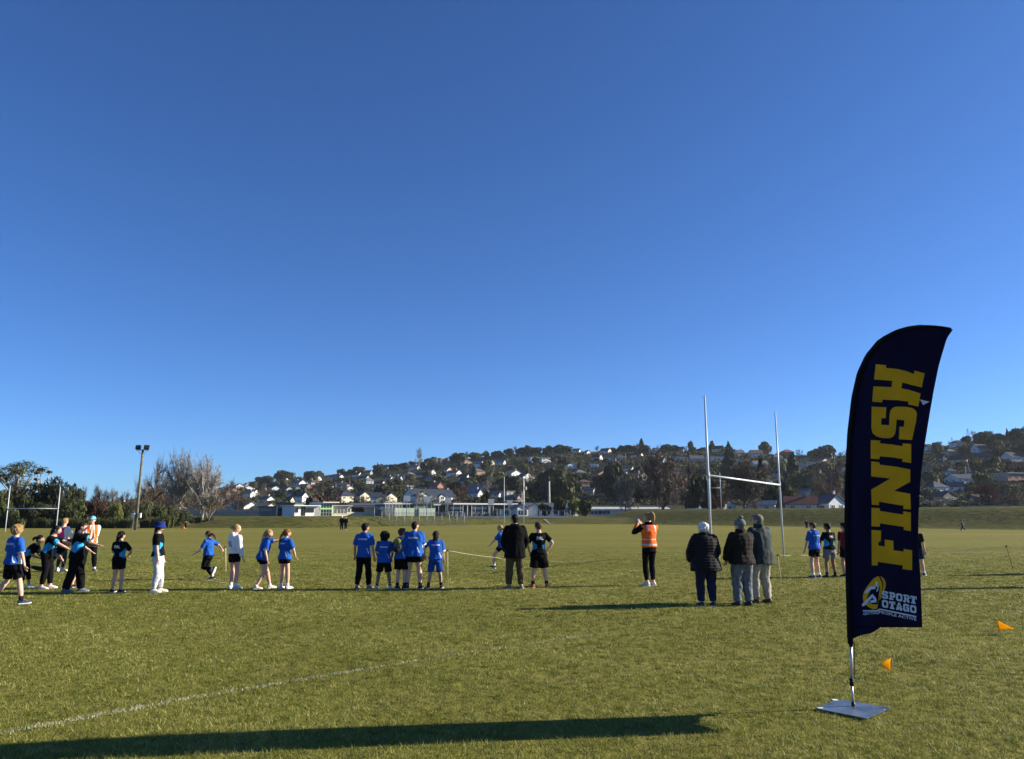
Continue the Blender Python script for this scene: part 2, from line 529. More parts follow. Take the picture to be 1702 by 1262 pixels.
def hip_roof(mb, w, d, h, r, ov=.5, mi=0):
    x, y = w / 2 + ov, d / 2 + ov
    k = max(0.0, x - y) if w > d else 0.0; j = max(0.0, y - x) if d > w else 0.0
    V = [(-x, -y, h + .02), (x, -y, h + .02), (x, y, h + .02), (-x, y, h + .02), (-x, -y, h + .2), (x, -y, h + .2), (x, y, h + .2), (-x, y, h + .2), (-k, -j, h + r), (k, j, h + r)]
    F = [(3, 2, 1, 0), (0, 1, 5, 4), (1, 2, 6, 5), (2, 3, 7, 6), (3, 0, 4, 7)]
    if w >= d: F += [(4, 5, 9, 8), (5, 6, 9), (6, 7, 8, 9), (7, 4, 8)]
    else: F += [(4, 5, 8), (5, 6, 9, 8), (6, 7, 9), (7, 4, 8, 9)]
    mb.add(V, F, mi)
HOUSES = []
def house(u0, u1, vt, vb, wall, roof, yaw, kind, label, st=1, chim=0, dist=None, flat=False, sunk=0.0, dr=.72):
    uc = (u0 + u1) / 2
    if dist:
        p = AT(uc, vb, dist); p.z = min(p.z, zl(p.x, p.y) + 1.5) if not sunk else p.z
    else:
        p = HIT(uc, vb)
    d = p.y
    if kind == 'gable' and yaw >= 20: yaw = -(20 + (u0 * 7 % 19))
    elif kind != 'gable' and yaw > 0 and u0 < 870: yaw = 38 + u0 * 3 % 9
    Wp = (u1 - u0) * d / FOC; Hp = (vb - vt) * d / FOC
    ya = R(abs(yaw))
    if not dist and d > 300: Wp *= .88; Hp *= .88
    w = Wp / (math.cos(ya) + dr * math.sin(ya)); dp = w * dr
    frac = .78 if kind == 'flat' else (.52 if st == 1 else .64)
    hw = max(Hp * frac, 2.0); rr = max(Hp - hw, .5)
    root = thing('house', label, 'house', p, R(yaw), 'houses on the hillside')
    mb = MB()
    ax = 'y' if kind == 'gable_front' else 'x'
    if kind in ('gable', 'gable_front'): gable_walls(mb, w, dp, hw, rr - .1, ax)
    else: mb.box(-w / 2, w / 2, -dp / 2, dp / 2, -2.0, hw)
    link('wall', mb.mesh('wall', wallm(wall)), root)
    mb = MB()
    if kind in ('gable', 'gable_front'): gable_roof(mb, w, dp, hw, rr - .1, ax)
    elif kind == 'hip': hip_roof(mb, w, dp, hw, rr)
    else:
        mb.box(-w / 2 - .5, w / 2 + .5, -dp / 2 - .5, dp / 2 + .5, hw + .02, hw + .35)
    ro = link('roof', mb.mesh('roof', roofm(roof)), root)
    if chim:
        mb = MB(); cx = w * .22 * chim; mb.box(cx - .35, cx + .35, -.35, .35, hw, hw + rr + 1.0); mb.box(cx - .42, cx + .42, -.42, .42, hw + rr + 1.0, hw + rr + 1.15)
        link('chimney', mb.mesh('chimney', M_BRICKCH), ro)
    # windows
    fh = hw / st
    n = max(1, min(4, int(w / 3.2)))
    for s_ in range(st):
        zc = fh * s_ + fh * .56; wh = min(1.15, fh * .40)
        for i in range(n):
            x = (i + .5) / n * w - w / 2
            window(root, x, -dp / 2, zc, min(1.4, w / n * .5), wh)
        if yaw != 0:
            m = max(1, min(2, int(dp / 3.6))); sx = 1 if yaw < 0 else -1
            for i in range(m):
                y = (i + .5) / m * dp - dp / 2
                window(root, sx * w / 2, y, zc, min(1.6, dp / m * .5), wh, R(90 * sx))
    HOUSES.append((p, max(w, dp) * .75))
    return root

HL = [
 # (u0,u1,vt,vb, wall, roof, yaw, kind, label, storeys, chimney)
 (376, 429, 835, 852, 'cream', 'blue', 48, 'gable', 'cream house with a long blue grey roof beside the timber fence', 1, 0),
 (413, 458, 837, 852, 'tan', 'slate', 48, 'gable', 'tan gabled house just behind the cream house by the timber fence', 1, 0),
 (378, 400, 811, 828, 'pink', 'terracotta', 40, 'hip', 'pink brick house with tiled roof seen through the bare trees', 2, 0),
 (405, 425, 800, 812, 'grey', 'grey', 20, 'flat', 'grey flat roofed house high above the bare trees', 1, 0),
 (402, 425, 815, 828, 'white', 'slate', 40, 'gable', 'white two storey house left of the hedge below the flat roofed one', 2, 1),
 (192, 207, 826, 836, 'white', 'slate', 0, 'gable_front', 'small white gabled house left of the floodlight pole', 1, 0),
 (238, 250, 826, 834, 'cream', 'brown', 30, 'gable', 'little cream house showing between the floodlight pole and the bare trees', 1, 0),
 (428, 458, 824, 836, 'white', 'slate', 42, 'gable', 'white house with grey roof and chimney above the dark school block', 1, 1),
 (431, 445, 804, 815, 'pale', 'grey', 30, 'gable', 'small pale house low on the left end of the hill', 1, 0),
 (485, 503, 808, 821, 'cream', 'green', 35, 'hip', 'cream house under a mossy green hip roof', 1, 0),
 (488, 514, 816, 837, 'white', 'navy', 40, 'gable', 'white two storey house with dark blue roof on the left of the hill', 2, 0),
 (474, 490, 824, 837, 'cream', 'brown', 45, 'gable', 'cream house tucked against the white two storey one with the dark blue roof', 1, 0),
 (483, 511, 797, 809, 'white', 'grey', 35, 'gable', 'white house with two pale chimneys below the round headed pine', 1, -1),
 (524, 535, 790, 800, 'white', 'grey', 50, 'gable_front', 'narrow white gable beside a yellow green tree', 1, 0),
 (547, 574, 788, 799, 'pale', 'slate', 30, 'gable', 'pale blue grey house with white gables under the left skyline', 1, 1),
 (561, 589, 808, 816, 'pale', 'grey', 25, 'gable', 'low pale house behind three power poles', 1, 0),
 (557, 589, 815, 838, 'cream', 'navy', 25, 'hip', 'cream two storey house under a wide navy hip roof', 2, 0),
 (589, 618, 815, 838, 'cream', 'navy', 28, 'gable_front', 'cream two storey house with a broad front gable and bare tree', 2, 0),
 (634, 661, 817, 838, 'cream', 'navy', 28, 'gable_front', 'cream gabled house with upper windows left of the great white house', 2, 0),
 (613, 636, 817, 838, 'white', 'navy', 15, 'gable', 'white house with navy roof between two cream gables', 2, 0),
 (622, 641, 798, 810, 'white', 'red', 35, 'gable', 'white house with a bright red roof', 1, 0),
 (603, 622, 793, 806, 'blue', 'grey', 20, 'hip', 'blue grey house left of the red roofed one', 1, 0),
 (617, 643, 808, 816, 'white', 'brown', 12, 'flat', 'long low white wall house with brown roof under the red roofed one', 1, 0),
 (606, 620, 781, 789, 'grey', 'brown', 20, 'gable', 'grey house near the left skyline right of the dark pine', 1, 0),
 (636, 655, 791, 801, 'blue', 'slate', 30, 'gable', 'blue grey weatherboard house up from the red roof', 1, 1),
 (656, 670, 790, 801, 'pale', 'blue', 20, 'gable', 'pale house with blue iron roof and white bay', 1, -1),
 (669, 694, 784, 796, 'white', 'grey', 30, 'hip', 'white villa with grey hip roof and wide verandah', 1, 0),
 (676, 691, 806, 816, 'cream', 'pale', 30, 'flat', 'little cream flat roofed house above the great white house', 1, 0),
 (702, 736, 791, 806, 'white', 'blue', 35, 'gable', 'white house with long blue grey roof and right wing on the mid slope', 1, 1),
 (712, 725, 779, 790, 'white', 'grey', 45, 'gable_front', 'white gabled cottage with porch below the modern brick house', 1, 0),
 (737, 753, 776, 787, 'cream', 'terracotta', 30, 'gable_front', 'square cream house with one broad window', 1, 0),
 (726, 745, 759, 771, 'brick', 'pale', 30, 'flat', 'modern brick house with flat round roof on the skyline', 1, 0),
 (764, 785, 764, 773, 'tan', 'terracotta', 20, 'hip', 'house with brown tiled hip roof below the big skyline tree', 1, 0),
 (786, 806, 765, 777, 'white', 'blue', 40, 'gable', 'white gabled house with blue roof beside a cream one', 1, 0),
 (809, 823, 764, 774, 'cream', 'brown', 35, 'gable_front', 'cream gabled house, left of the pale green one', 1, 0),
 (823, 842, 763, 774, 'mint', 'blue', 40, 'gable', 'pale green gabled house high left of the far goal post', 1, 0),
 (761, 782, 787, 799, 'white', 'navy', 40, 'gable', 'white gabled house in the dark trees above the brown bare tree', 1, 0),
 (730, 752, 814, 823, 'white', 'navy', 30, 'gable_front', 'white gables peeping over the navy roof of the great white house', 1, 1),
 (775, 804, 812, 828, 'white', 'blue', 35, 'gable', 'white house with pale blue iron roof right of the brown bare tree', 1, 1),
 (817, 833, 815, 828, 'white', 'grey', 35, 'gable', 'low white house left of the far goal posts', 1, 0),
 (833, 855, 813, 829, 'grey', 'grey', 12, 'flat', 'grey two storey house with a white upper window band', 2, 0),
 (855, 868, 820, 834, 'pink', 'grey', 15, 'gable_front', 'pink brick gable between the two far goal posts', 1, 0),
 (876, 898, 758, 769, 'pale', 'pale', 25, 'flat', 'white modern flat roofed house, left half of the skyline pair', 2, 0),
 (894, 917, 759, 770, 'white', 'pale', 25, 'flat', 'white modern flat roofed house, right half of the skyline pair', 2, 0),
 (906, 924, 768, 777, 'brick', 'slate', 15, 'flat', 'dark brick house below the white modern pair', 1, 0),
 (938, 960, 768, 781, 'white', 'black', 20, 'gable_front', 'steep dark A shaped gable with white barge boards', 2, 0),
 (953, 975, 780, 792, 'brick', 'grey', 15, 'hip', 'red brick house under a low grey roof', 1, 0),
 (956, 985, 796, 811, 'brown', 'brown', 20, 'hip', 'brown brick house with hip roof beside the big evergreen', 2, 0),
 (967, 992, 810, 821, 'grey', 'navy', 20, 'gable', 'house with a long dark navy roof below the brown brick one', 1, 0),
 (988, 1007, 811, 825, 'brown', 'brown', 25, 'gable', 'house with brown gabled roof beside a cabbage palm', 1, 0),
 (951, 972, 817, 830, 'grey', 'brown', 35, 'gable', 'low house with brown roof above the white hall', 1, 0),
 (950, 966, 745, 753, 'white', 'slate', 35, 'gable', 'white gable on the skyline, first of three', 1, 0),
 (970, 983, 748, 756, 'white', 'slate', 40, 'gable_front', 'white gable on the skyline, second of three', 1, 0),
 (996, 1018, 744, 755, 'cream', 'slate', 40, 'gable', 'cream gable on the skyline, last of three', 1, 1),
 (982, 1003, 754, 766, 'white', 'black', 45, 'gable', 'dark roofed house with bright white gable right of the A shape', 1, 0),
 (1003, 1021, 754, 767, 'pale', 'black', 5, 'gable', 'pale shaded house with dark roof and white garage', 1, 1),
 (1022, 1041, 756, 766, 'pale', 'slate', 5, 'hip', 'pale blue shaded house beside a power pole near the skyline', 1, 0),
 (978, 996, 768, 779, 'white', 'grey', 10, 'flat', 'white flat fronted house above the dark wooded gully', 1, 0),
 (935, 945, 757, 765, 'cream', 'brown', 45, 'gable_front', 'tiny cream gable right of the white modern pair', 1, 0),
 (1047, 1071, 752, 762, 'cream', 'black', 40, 'gable', 'black roofed house with cream yellow gable under the lone skyline pine', 1, 0),
 (1070, 1092, 752, 761, 'white', 'black', 40, 'gable', 'black roofed house with white gable right of the cream gabled one', 1, 0),
 (1029, 1055, 773, 785, 'white', 'brown', 35, 'gable', 'brown roofed house with white gable left of the great bare tree', 1, 0),
 (1083, 1094, 744, 752, 'white', 'grey', 40, 'gable_front', 'small white skyline house right of the lone pine', 1, 0),
 (1113, 1138, 757, 766, 'blue', 'grey', 8, 'flat', 'long pale blue house above the great bare tree', 1, 0),
 (1125, 1139, 742, 751, 'white', 'grey', 20, 'gable', 'pale house on the skyline left of the tall goal post', 1, 0),
 (1144, 1171, 756, 769, 'grey', 'slate', 5, 'gable', 'grey shaded house crossed by the tall left goal post', 1, 0),
 (1172, 1183, 742, 751, 'white', 'slate', 40, 'gable_front', 'white gable immediately right of the tall left goal post on the skyline', 1, 1),
 (1180, 1205, 757, 768, 'pale', 'pale', 5, 'flat', 'long pale house with pale roof right of the yellow green tree', 1, 0),
 (1181, 1205, 740, 752, 'cream', 'black', 25, 'gable', 'dark roofed skyline house right of the white gable', 1, 0),
 (1177, 1195, 772, 781, 'grey', 'grey', 5, 'flat', 'grey shaded house in trees between the tall goal posts', 1, 0),
 (1220, 1238, 747, 758, 'white', 'slate', 15, 'gable', 'white sided skyline house between the tall goal posts', 1, 1),
 (1245, 1268, 747, 760, 'pale', 'brown', 5, 'gable', 'brown roofed house right of centre between the tall goal posts', 1, 0),
 (1283, 1300, 754, 766, 'pale', 'grey', 5, 'hip', 'pale house crossed by the tall right goal post', 1, 0),
 (1297, 1320, 746, 758, 'brown', 'rust', 10, 'hip', 'skyline house with rust red roof right of the tall goal post', 1, 0),
 (1331, 1346, 756, 766, 'grey', 'black', 5, 'hip', 'dark roofed house on the skyline notch left of the banner', 1, 0),
 (1327, 1355, 765, 779, 'pale', 'pale', 10, 'flat', 'pale stepped flat roofed house left of the banner', 2, 0),
 (1283, 1294, 784, 795, 'grey', 'slate', 0, 'flat', 'small grey house buried in trees behind the right goal post', 1, 0),
 (1378, 1386, 756, 765, 'white', 'brown', 40, 'gable_front', 'small white gable on the skyline close to the banner', 1, 1),
 (1325, 1360, 808, 823, 'grey', 'grey', 35, 'gable_front', 'pair of steep grey gables with white edges left of the banner', 1, 0),
 (1304, 1324, 813, 833, 'dark', 'brown', 60, 'gable', 'large brown roof slope facing the field', 1, 0),
 (1535, 1554, 737, 749, 'pale', 'black', 8, 'hip', 'black roofed house on the skyline right of the banner', 1, 0),
 (1579, 1605, 731, 743, 'pale', 'brown', 12, 'hip', 'house with pale walls and brown pyramid roof on the skyline', 1, 0),
 (1567, 1591, 745, 757, 'grey', 'green', 10, 'hip', 'house with mossy roof below the brown pyramid roof', 1, 0),
 (1615, 1643, 737, 753, 'blue', 'black', 15, 'gable', 'blue grey house with black roof under the skyline trees', 1, 0),
 (1579, 1611, 756, 772, 'tan', 'black', 35, 'gable', 'dark roofed house with bright cream end gable', 1, 0),
 (1530, 1553, 773, 789, 'white', 'green', 35, 'gable', 'white house with green roof just right of the banner', 1, 0),
 (1570, 1589, 777, 791, 'blue', 'navy', 5, 'hip', 'blue grey house in shade left of the white sail flag', 1, 0),
 (1665, 1704, 750, 769, 'blue', 'black', 15, 'gable', 'wide blue grey house with black roof at the right edge', 1, 0),
 (1560, 1577, 753, 768, 'dark', 'black', 20, 'gable_front', 'dark A shaped gable with a white corner', 1, 0),
 (1625, 1653, 753, 767, 'brown', 'brown', 30, 'gable', 'brown gabled house in the bushes left of the wide blue grey one', 1, 0),
 (1537, 1576, 798, 822, 'white', 'navy', 18, 'hip', 'white bay windowed house with navy pyramid roof right of the banner', 1, 1),
 (1572, 1604, 799, 818, 'white', 'slate', 35, 'gable', 'white gabled house right of the navy pyramid roof', 1, -1),
 (1571, 1620, 787, 804, 'pale', 'navy', 15, 'gable', 'house with a wide navy roof under the white sail flag', 1, 0),
 (1592, 1640, 786, 798, 'pale', 'pale', 10, 'flat', 'long flat pale roofed house behind the wide navy roof', 1, 1),
 (1653, 1706, 783, 800, 'pink', 'pale', 15, 'flat', 'long flat white roofed house with brick end at the right edge', 1, 0),
 (1546, 1592, 815, 834, 'dark', 'black', 25, 'gable_front', 'dark low gabled shed in front of the navy pyramid roof', 1, 0),
 (1609, 1646, 821, 835, 'dark', 'brown', 12, 'gable', 'dark low house with a broad grey window behind the paling fence', 1, 0),
 (1647, 1675, 815, 832, 'dark', 'brown', 25, 'gable', 'dark brown house right of the purple leaved tree', 1, 0),
]
for h_ in HL:
    house(*h_[:9], st=h_[9], chim=h_[10])
# further small houses between them
SEGS = [(450, 'above the dark school block'), (490, 'above the white classroom'), (530, 'above the school clerestory'), (565, 'above the low white school wall'), (600, 'above the left cream gables'), (635, 'around the red roofed house'), (670, 'above the right cream gable'), (710, 'left above the great white house'), (760, 'right above the great white house'), (800, 'near the brown bare tree'), (838, 'left of the far goal posts'), (875, 'above the far goal posts'), (915, 'by the white modern pair of houses'), (955, 'behind the macrocarpa'), (1000, 'by the steep A shaped gable'), (1050, 'above the long pale building'), (1090, 'left behind the great bare tree'), (1130, 'right behind the great bare tree'), (1167, 'just left of the tall goal'), (1200, 'at the left post of the tall goal'), (1240, 'in the middle of the tall goal'), (1295, 'at the right post of the tall goal'), (1345, 'just right of the tall goal'), (1405, 'close left of the banner'), (1545, 'behind the banner'), (1580, 'right beside the banner'), (1620, 'around the sail flag'), (1660, 'right of the sail flag'), (3000, 'at the right edge of the hill')]
random.seed(31); seen_ = set(); nf = 0; tr_ = 0
while nf < 48 and tr_ < 3000:
    tr_ += 1
    u = random.uniform(395, 1690); vc = float(np.interp(u, U_T, V_T)); t = random.uniform(.06, .9); v = vc + (834 - vc) * t
    if 1405 < u < 1530: continue
    q = HIT(u, v)
    if q.y < 330: continue
    if any((q.x - h_[0].x) ** 2 + (q.y - h_[0].y) ** 2 < (h_[1] + 10) ** 2 or (abs(q.x / q.y - h_[0].x / h_[0].y) * q.y < h_[1] + 4 and abs(q.y - h_[0].y) < 38) for h_ in HOUSES): continue
    wl = random.choice(('white', 'white', 'cream', 'pale', 'blue', 'grey', 'tan', 'brick', 'white')); rf = random.choice(('slate', 'black', 'brown', 'grey', 'navy', 'rust', 'slate', 'green')); kd = random.choice(('gable', 'gable', 'hip', 'gable_front'))
    lab = 'small ' + wl + {'gable': ' gabled', 'hip': ' hip roofed', 'gable_front': ' front gabled'}[kd] + ' house, ' + {'slate': 'slate grey', 'black': 'black', 'grey': 'grey', 'green': 'mossy'}.get(rf, rf) + ' roof, ' + next(n_ for lim, n_ in SEGS if u < lim)
    if lab in seen_: continue
    seen_.add(lab); nf += 1
    wp = random.uniform(11, 15) * FOC / q.y; hp_ = random.uniform(5.2, 6.6) * FOC / q.y
    house(u - wp / 2, u + wp / 2, v - hp_, v, wl, rf, random.choice((25, 30, 35, 40)) if u < 1130 or random.random() < .4 else random.choice((6, 12)), kd, lab, chim=random.choice((0, 0, 1, -1)))
# houses that rise directly behind the right bank, at their own distances
for a in [
 (1148, 1181, 816, 833, 'pale', 'grey', 15, 'hip', 'pale two storey house behind the tall left goal post', 2, 0, 300),
 (1188, 1223, 835, 850, 'pale', 'blue', 30, 'gable_front', 'pale house with blue iron roof behind the bank below the small goal posts', 1, 0, 240),
 (1236, 1266, 836, 850, 'white', 'pale', 20, 'flat', 'low white shed behind the bank under the second bare tree', 1, 0, 240),
 (1260, 1291, 833, 850, 'pale', 'blue', 40, 'gable', 'shed with a bright blue white roof slope behind the bank', 1, 0, 235),
 (1303, 1360, 826, 851, 'pale', 'rust', 25, 'gable', 'pale house with a long rust red roof behind the bank', 1, 1, 235),
 (1359, 1404, 823, 851, 'pale', 'slate', 25, 'gable_front', 'pale weatherboard gable house behind the bank beside the banner', 1, 1, 235),
 (1288, 1306, 838, 851, 'brown', 'black', 10, 'flat', 'small dark garage behind the right goal post', 1, 0, 236),
]:
    house(*a[:9], st=a[9], chim=a[10], dist=a[11])

# ---------------- school and other large buildings on the flat behind the banks
def bld(name, label, u0, u1, dist, cat='building', group=None, rz=0.0):
    p0 = AT(u0, HOR, dist); p1 = AT(u1, HOR, dist)
    z = zl((p0.x + p1.x) / 2, dist)
    root = thing(name, label, cat, ((p0.x + p1.x) / 2, dist, z), R(rz), group)
    return root, (p1.x - p0.x) / (math.cos(R(rz)) + .12 * (rz > 0)), dist / FOC, z
def part(root, name, m, boxes):
    mb = MB()
    for b in boxes: mb.box(*b)
    return link(name, mb.mesh(name, m), root)
M_FASC = mat('white_fascia', (.72, .72, .68), .6)
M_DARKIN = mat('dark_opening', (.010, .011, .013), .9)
M_CONC = mat('concrete', (.14, .14, .10), .95)
# the great white house
p = HIT(714, 838); d = p.y; k = d / FOC
root = thing('white_house', 'great white two storey house with two gables', 'house', p, R(40))
W = 72 * k / (math.cos(R(40)) + .1); Hh = 12.5 * k
mb = MB(); gable_walls(mb, W, 9, Hh, 3.2, 'x'); 
link('wall', mb.mesh('wall', wallm('white')), root)
mb = MB(); gable_roof(mb, W, 9, Hh, 3.2, 'x'); link('roof', mb.mesh('roof', roofm('navy')), root)
for x, w_, pr in ((-W * .36, W * .27, 3.0), (W * .14, W * .13, 1.2)):
    mb = MB(); poly = [Vector((x - w_ / 2, -4.5 - pr, -2)), Vector((x + w_ / 2, -4.5 - pr, -2)), Vector((x + w_ / 2, -4.5 - pr, Hh)), Vector((x, -4.5 - pr, Hh + w_ * .27)), Vector((x - w_ / 2, -4.5 - pr, Hh))]
    mb.prism(poly, (0, pr + 3.0, 0)); g = link('gable_wing', mb.mesh('gable_wing', wallm('white')), root)
    mb = MB()
    for sg in (-1, 1):
        pf = [(x, Hh + w_ * .27 + .05), (x + sg * (w_ / 2 + .5), Hh - .5 * .54 + .05), (x + sg * (w_ / 2 + .5), Hh - .5 * .54 + .22), (x, Hh + w_ * .27 + .22)]
        mb.prism([Vector((a, -4.5 - pr - .5, b)) for a, b in pf], (0, pr + 3.0, 0))
    link('gable_roof', mb.mesh('gable_roof', roofm('navy')), g)
    for fl in (0, 1):
        for q in ((-.22, .22) if w_ > 7 else (0,)):
            o = window(root, x + q * w_, -4.5 - pr, Hh * (.27 + .48 * fl), 1.9, 1.7); 
for fl in (0, 1):
    for i in range(6):
        x = -W * .16 + i * W * .125
        if abs(x - W * .14) < W * .08: continue
        window(root, x, -4.5, Hh * (.27 + .48 * fl), 1.9, 1.6)
    for y in (-2, 2): window(root, W / 2, y, Hh * (.27 + .48 * fl), 1.6, 1.5, R(90))
part(root, 'verandah_roof', roofm('slate'), [(-W * .2, W * .06, -7, -4.6, Hh * .52, Hh * .56), (W * .22, W * .5, -7, -4.6, Hh * .52, Hh * .56)])
HOUSES.append((p, W * .5))

# dark school block on the left
root, W, k, z = bld('school_building', 'low dark grey school block with a row of small windows, leftmost school building', 430, 490, 212)
hh_ = 14.5 * k
part(root, 'wall', wallm('green'), [(-W / 2, -W * .02, 0, 8, -.5, hh_)])
part(root, 'tall_wall', wallm('green'), [(-W * .02, W / 2, -.6, 9, -.5, hh_ + .95)])
part(root, 'roof', roofm('slate'), [(-W / 2 - .3, -W * .022, -.5, 8.4, hh_ + .01, hh_ + .25), (-W * .04, W / 2 + .3, -1.1, 9.4, hh_ + .96, hh_ + 1.2)])
for i in range(5): window(root, -W / 2 + W * .055 + i * W * .065, 0, hh_ * .68, .55, .5, 0, WIN)
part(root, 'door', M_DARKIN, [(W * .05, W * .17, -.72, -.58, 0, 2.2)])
part(root, 'post', M_FASC, [(W * .01, W * .03, -.75, -.61, 0, hh_ + .4)])
part(root, 'rain_tank', mat('tank_grey', (.22, .24, .24), .6), [(W * .36, W * .44, -.78, -.62, 1.0, 2.2)])
# white classroom
root, W, k, z = bld('school_building', 'white classroom block with dark doors and window strips under a thin flat roof', 490, 531, 199, rz=36)
hh_ = 16 * k
part(root, 'wall', wallm('white'), [(-W / 2, W * .28, 0, 9, -.5, hh_)])
part(root, 'recess_wall', wallm('grey'), [(W * .285, W / 2, .5, 9, -.5, hh_)])
part(root, 'roof', M_FASC, [(-W / 2 - .5, W / 2 - .05, -.9, 9.4, hh_ + .01, hh_ + .22)])
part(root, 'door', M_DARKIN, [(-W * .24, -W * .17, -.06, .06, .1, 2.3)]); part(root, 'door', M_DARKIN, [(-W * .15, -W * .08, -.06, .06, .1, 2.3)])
for x, n in ((-W * .42, 3), (-W * .02, 1), (W * .06, 1), (W * .14, 1), (W * .22, 1)): window(root, x, 0, hh_ * .58, W * .07 if n == 1 else W * .12, 1.05, 0, WIND)
# tall glazed hall front
root, W, k, z = bld('school_building', 'tall glazed school entrance with green window bands and clerestory', 531, 553, 215, rz=36)
hh_ = 21.5 * k
part(root, 'wall', wallm('mint'), [(-W / 2 + .05, W / 2, 0, 8, -.5, hh_)])
part(root, 'roof', M_FASC, [(-W / 2 + .6, W / 2 + 1.4, -1.0, 8.5, hh_ + .01, hh_ + .22)])
for r_, (z0, z1) in enumerate(((.02, .24), (.26, .48), (.62, .90))):
    for c in range(4): part(root, 'pane', M_GLASS, [(-W * .40 + c * W * .21, -W * .40 + c * W * .21 + W * .17, -.05, .05, hh_ * z0, hh_ * z1)])
part(root, 'band', mat('green_band', (.22, .50, .18), .6), [(-W * .45, W * .45, -.07, .04, hh_ * .50, hh_ * .58)])
# white windowed wing with low wall
root, W, k, z = bld('school_building', 'school wing with pale timber windows and a long low white wall in front', 553, 645, 224, rz=30)
hh_ = 16 * k
part(root, 'wall', wallm('cream'), [(-W / 2 + .05, -W * .17, 0, 8, -.5, hh_)])
part(root, 'back_wall', wallm('brown'), [(-W * .168, W / 2, 2, 9, -.5, hh_ * .9)])
part(root, 'roof', roofm('pale'), [(-W / 2 - .2, -W * .16, -.8, 8.4, hh_ + .01, hh_ + .2)])
part(root, 'verandah_roof', roofm('slate'), [(-W * .155, W / 2, -.5, 9.4, hh_ * .9 + .01, hh_ * .9 + .22)])
part(root, 'low_wall', wallm('cream'), [(-W * .30, W * .16, -2.4, -2.1, -.5, 1.1)])
for i in range(5): window(root, -W * .46 + i * W * .062, 0, hh_ * .52, W * .05, 1.7)
part(root, 'door', wallm('white'), [(W * .17, W * .24, 1.86, 1.98, 0, 2.3)])
for i in range(5): window(root, -W * .12 + i * W * .06, 2, hh_ * .5, 1.6, 1.2, 0, WIND)
# blue roofed hall behind
root, W, k, z = bld('school_building', 'blue grey gabled school hall behind the low white wall', 585, 645, 232)
mb = MB(); gable_walls(mb, W, 11, 16 * k, 4 * k, 'x', -.5); link('wall', mb.mesh('wall', wallm('blue')), root)
mb = MB(); gable_roof(mb, W, 11, 16 * k, 4 * k, 'x'); link('roof', mb.mesh('roof', roofm('slate')), root)
# long school block
root, W, k, z = bld('school_building', 'long school block with white fascia and mural panels behind the court fence', 645, 852, 222, rz=24)
hh_ = 18.5 * k
def X(u): return (u - (645 + 852) / 2) * k / math.cos(R(24))
part(root, 'wall', wallm('dark'), [(X(645), X(852), 0, 9, -.5, hh_)])
part(root, 'fascia', M_FASC, [(X(645), X(690), -1.0, 9.2, hh_ + .01, hh_ + .3), (X(750), X(856), -1.4, 9.2, hh_ + .01, hh_ + .42)])
part(root, 'roof', roofm('slate'), [(X(690) + .02, X(750) - .02, -1.6, 9.2, hh_ + .01, hh_ + .5)])
part(root, 'gable_wall', wallm('green'), [(X(690), X(723), -1.2, -.05, -.5, hh_ - .02)])
part(root, 'skylight', M_FASC, [(X(719), X(730), -1.75, -1.62, hh_ - .25, hh_ + .12)])
mural = mat('mural_panel', (.62, .42, .42), .8, rgb2=(.42, .62, .58), scale=.5)
for a, b in ((641, 660), (748, 769), (783, 807)): part(root, 'mural_panel', mural, [(X(a), X(b), -.12, -.03, hh_ * .58, hh_ * .80)])
part(root, 'mint_panel', wallm('mint'), [(X(661), X(690), -1.5, -1.3, hh_ * .0, hh_ * .68)])
part(root, 'mint_panel', wallm('mint'), [(X(697), X(722), -1.5, -1.3, hh_ * .0, hh_ * .66)])
part(root, 'yellow_panel', mat('yellow_panel', (.70, .60, .06), .7), [(X(821), X(836), -.12, -.03, hh_ * .50, hh_ * .62)])
part(root, 'bench', M_FASC, [(X(823), X(850), -2.2, -1.6, .35, .5)])
for a, b, z0, z1 in ((745, 768, .05, .40), (782, 804, .24, .44), (822, 838, .26, .44)):
    n = max(2, int((b - a) / 6))
    for i in range(n):
        window(root, X(a + (b - a) * (i + .5) / n), 0, hh_ * (z0 + z1) / 2, (b - a) * k / n * .92, hh_ * (z1 - z0))
for a in (766, 773, 780, 808, 815): part(root, 'post', M_FASC, [(X(a), X(a) + .12, -1.2, -1.06, 0, hh_)])
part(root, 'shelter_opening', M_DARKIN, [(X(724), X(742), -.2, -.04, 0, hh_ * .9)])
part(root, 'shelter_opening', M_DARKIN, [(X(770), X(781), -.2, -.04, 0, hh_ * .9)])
# porch house right end
root, W, k, z = bld('school_building', 'small white gabled classroom with porch at the right end of the long school block', 838, 874, 224, rz=24)
mb = MB(); gable_walls(mb, W * .55, 6, 13 * k, 5 * k, 'y', -.5); o = link('wall', mb.mesh('wall', wallm('white')), root, (W * .18, 0, 0))
mb = MB(); gable_roof(mb, W * .55, 6, 13 * k, 5 * k, 'y'); link('roof', mb.mesh('roof', roofm('grey')), root, (W * .18, 0, 0))
part(root, 'side_wall', wallm('white'), [(-W / 2, -W * .1, 1, 5, -.5, 11 * k)])
part(root, 'side_roof', roofm('grey'), [(-W / 2 - .3, -W * .1, .4, 5.4, 11 * k + .01, 11 * k + .2)])
for i in range(4): window(root, W * .02 + i * W * .11, -3, 5.5 * k, W * .07, 1.3, 0, WIND)
for i in range(3): window(root, -W * .42 + i * W * .11, 1, 6.0 * k, W * .08, 1.0, 0, WIND)
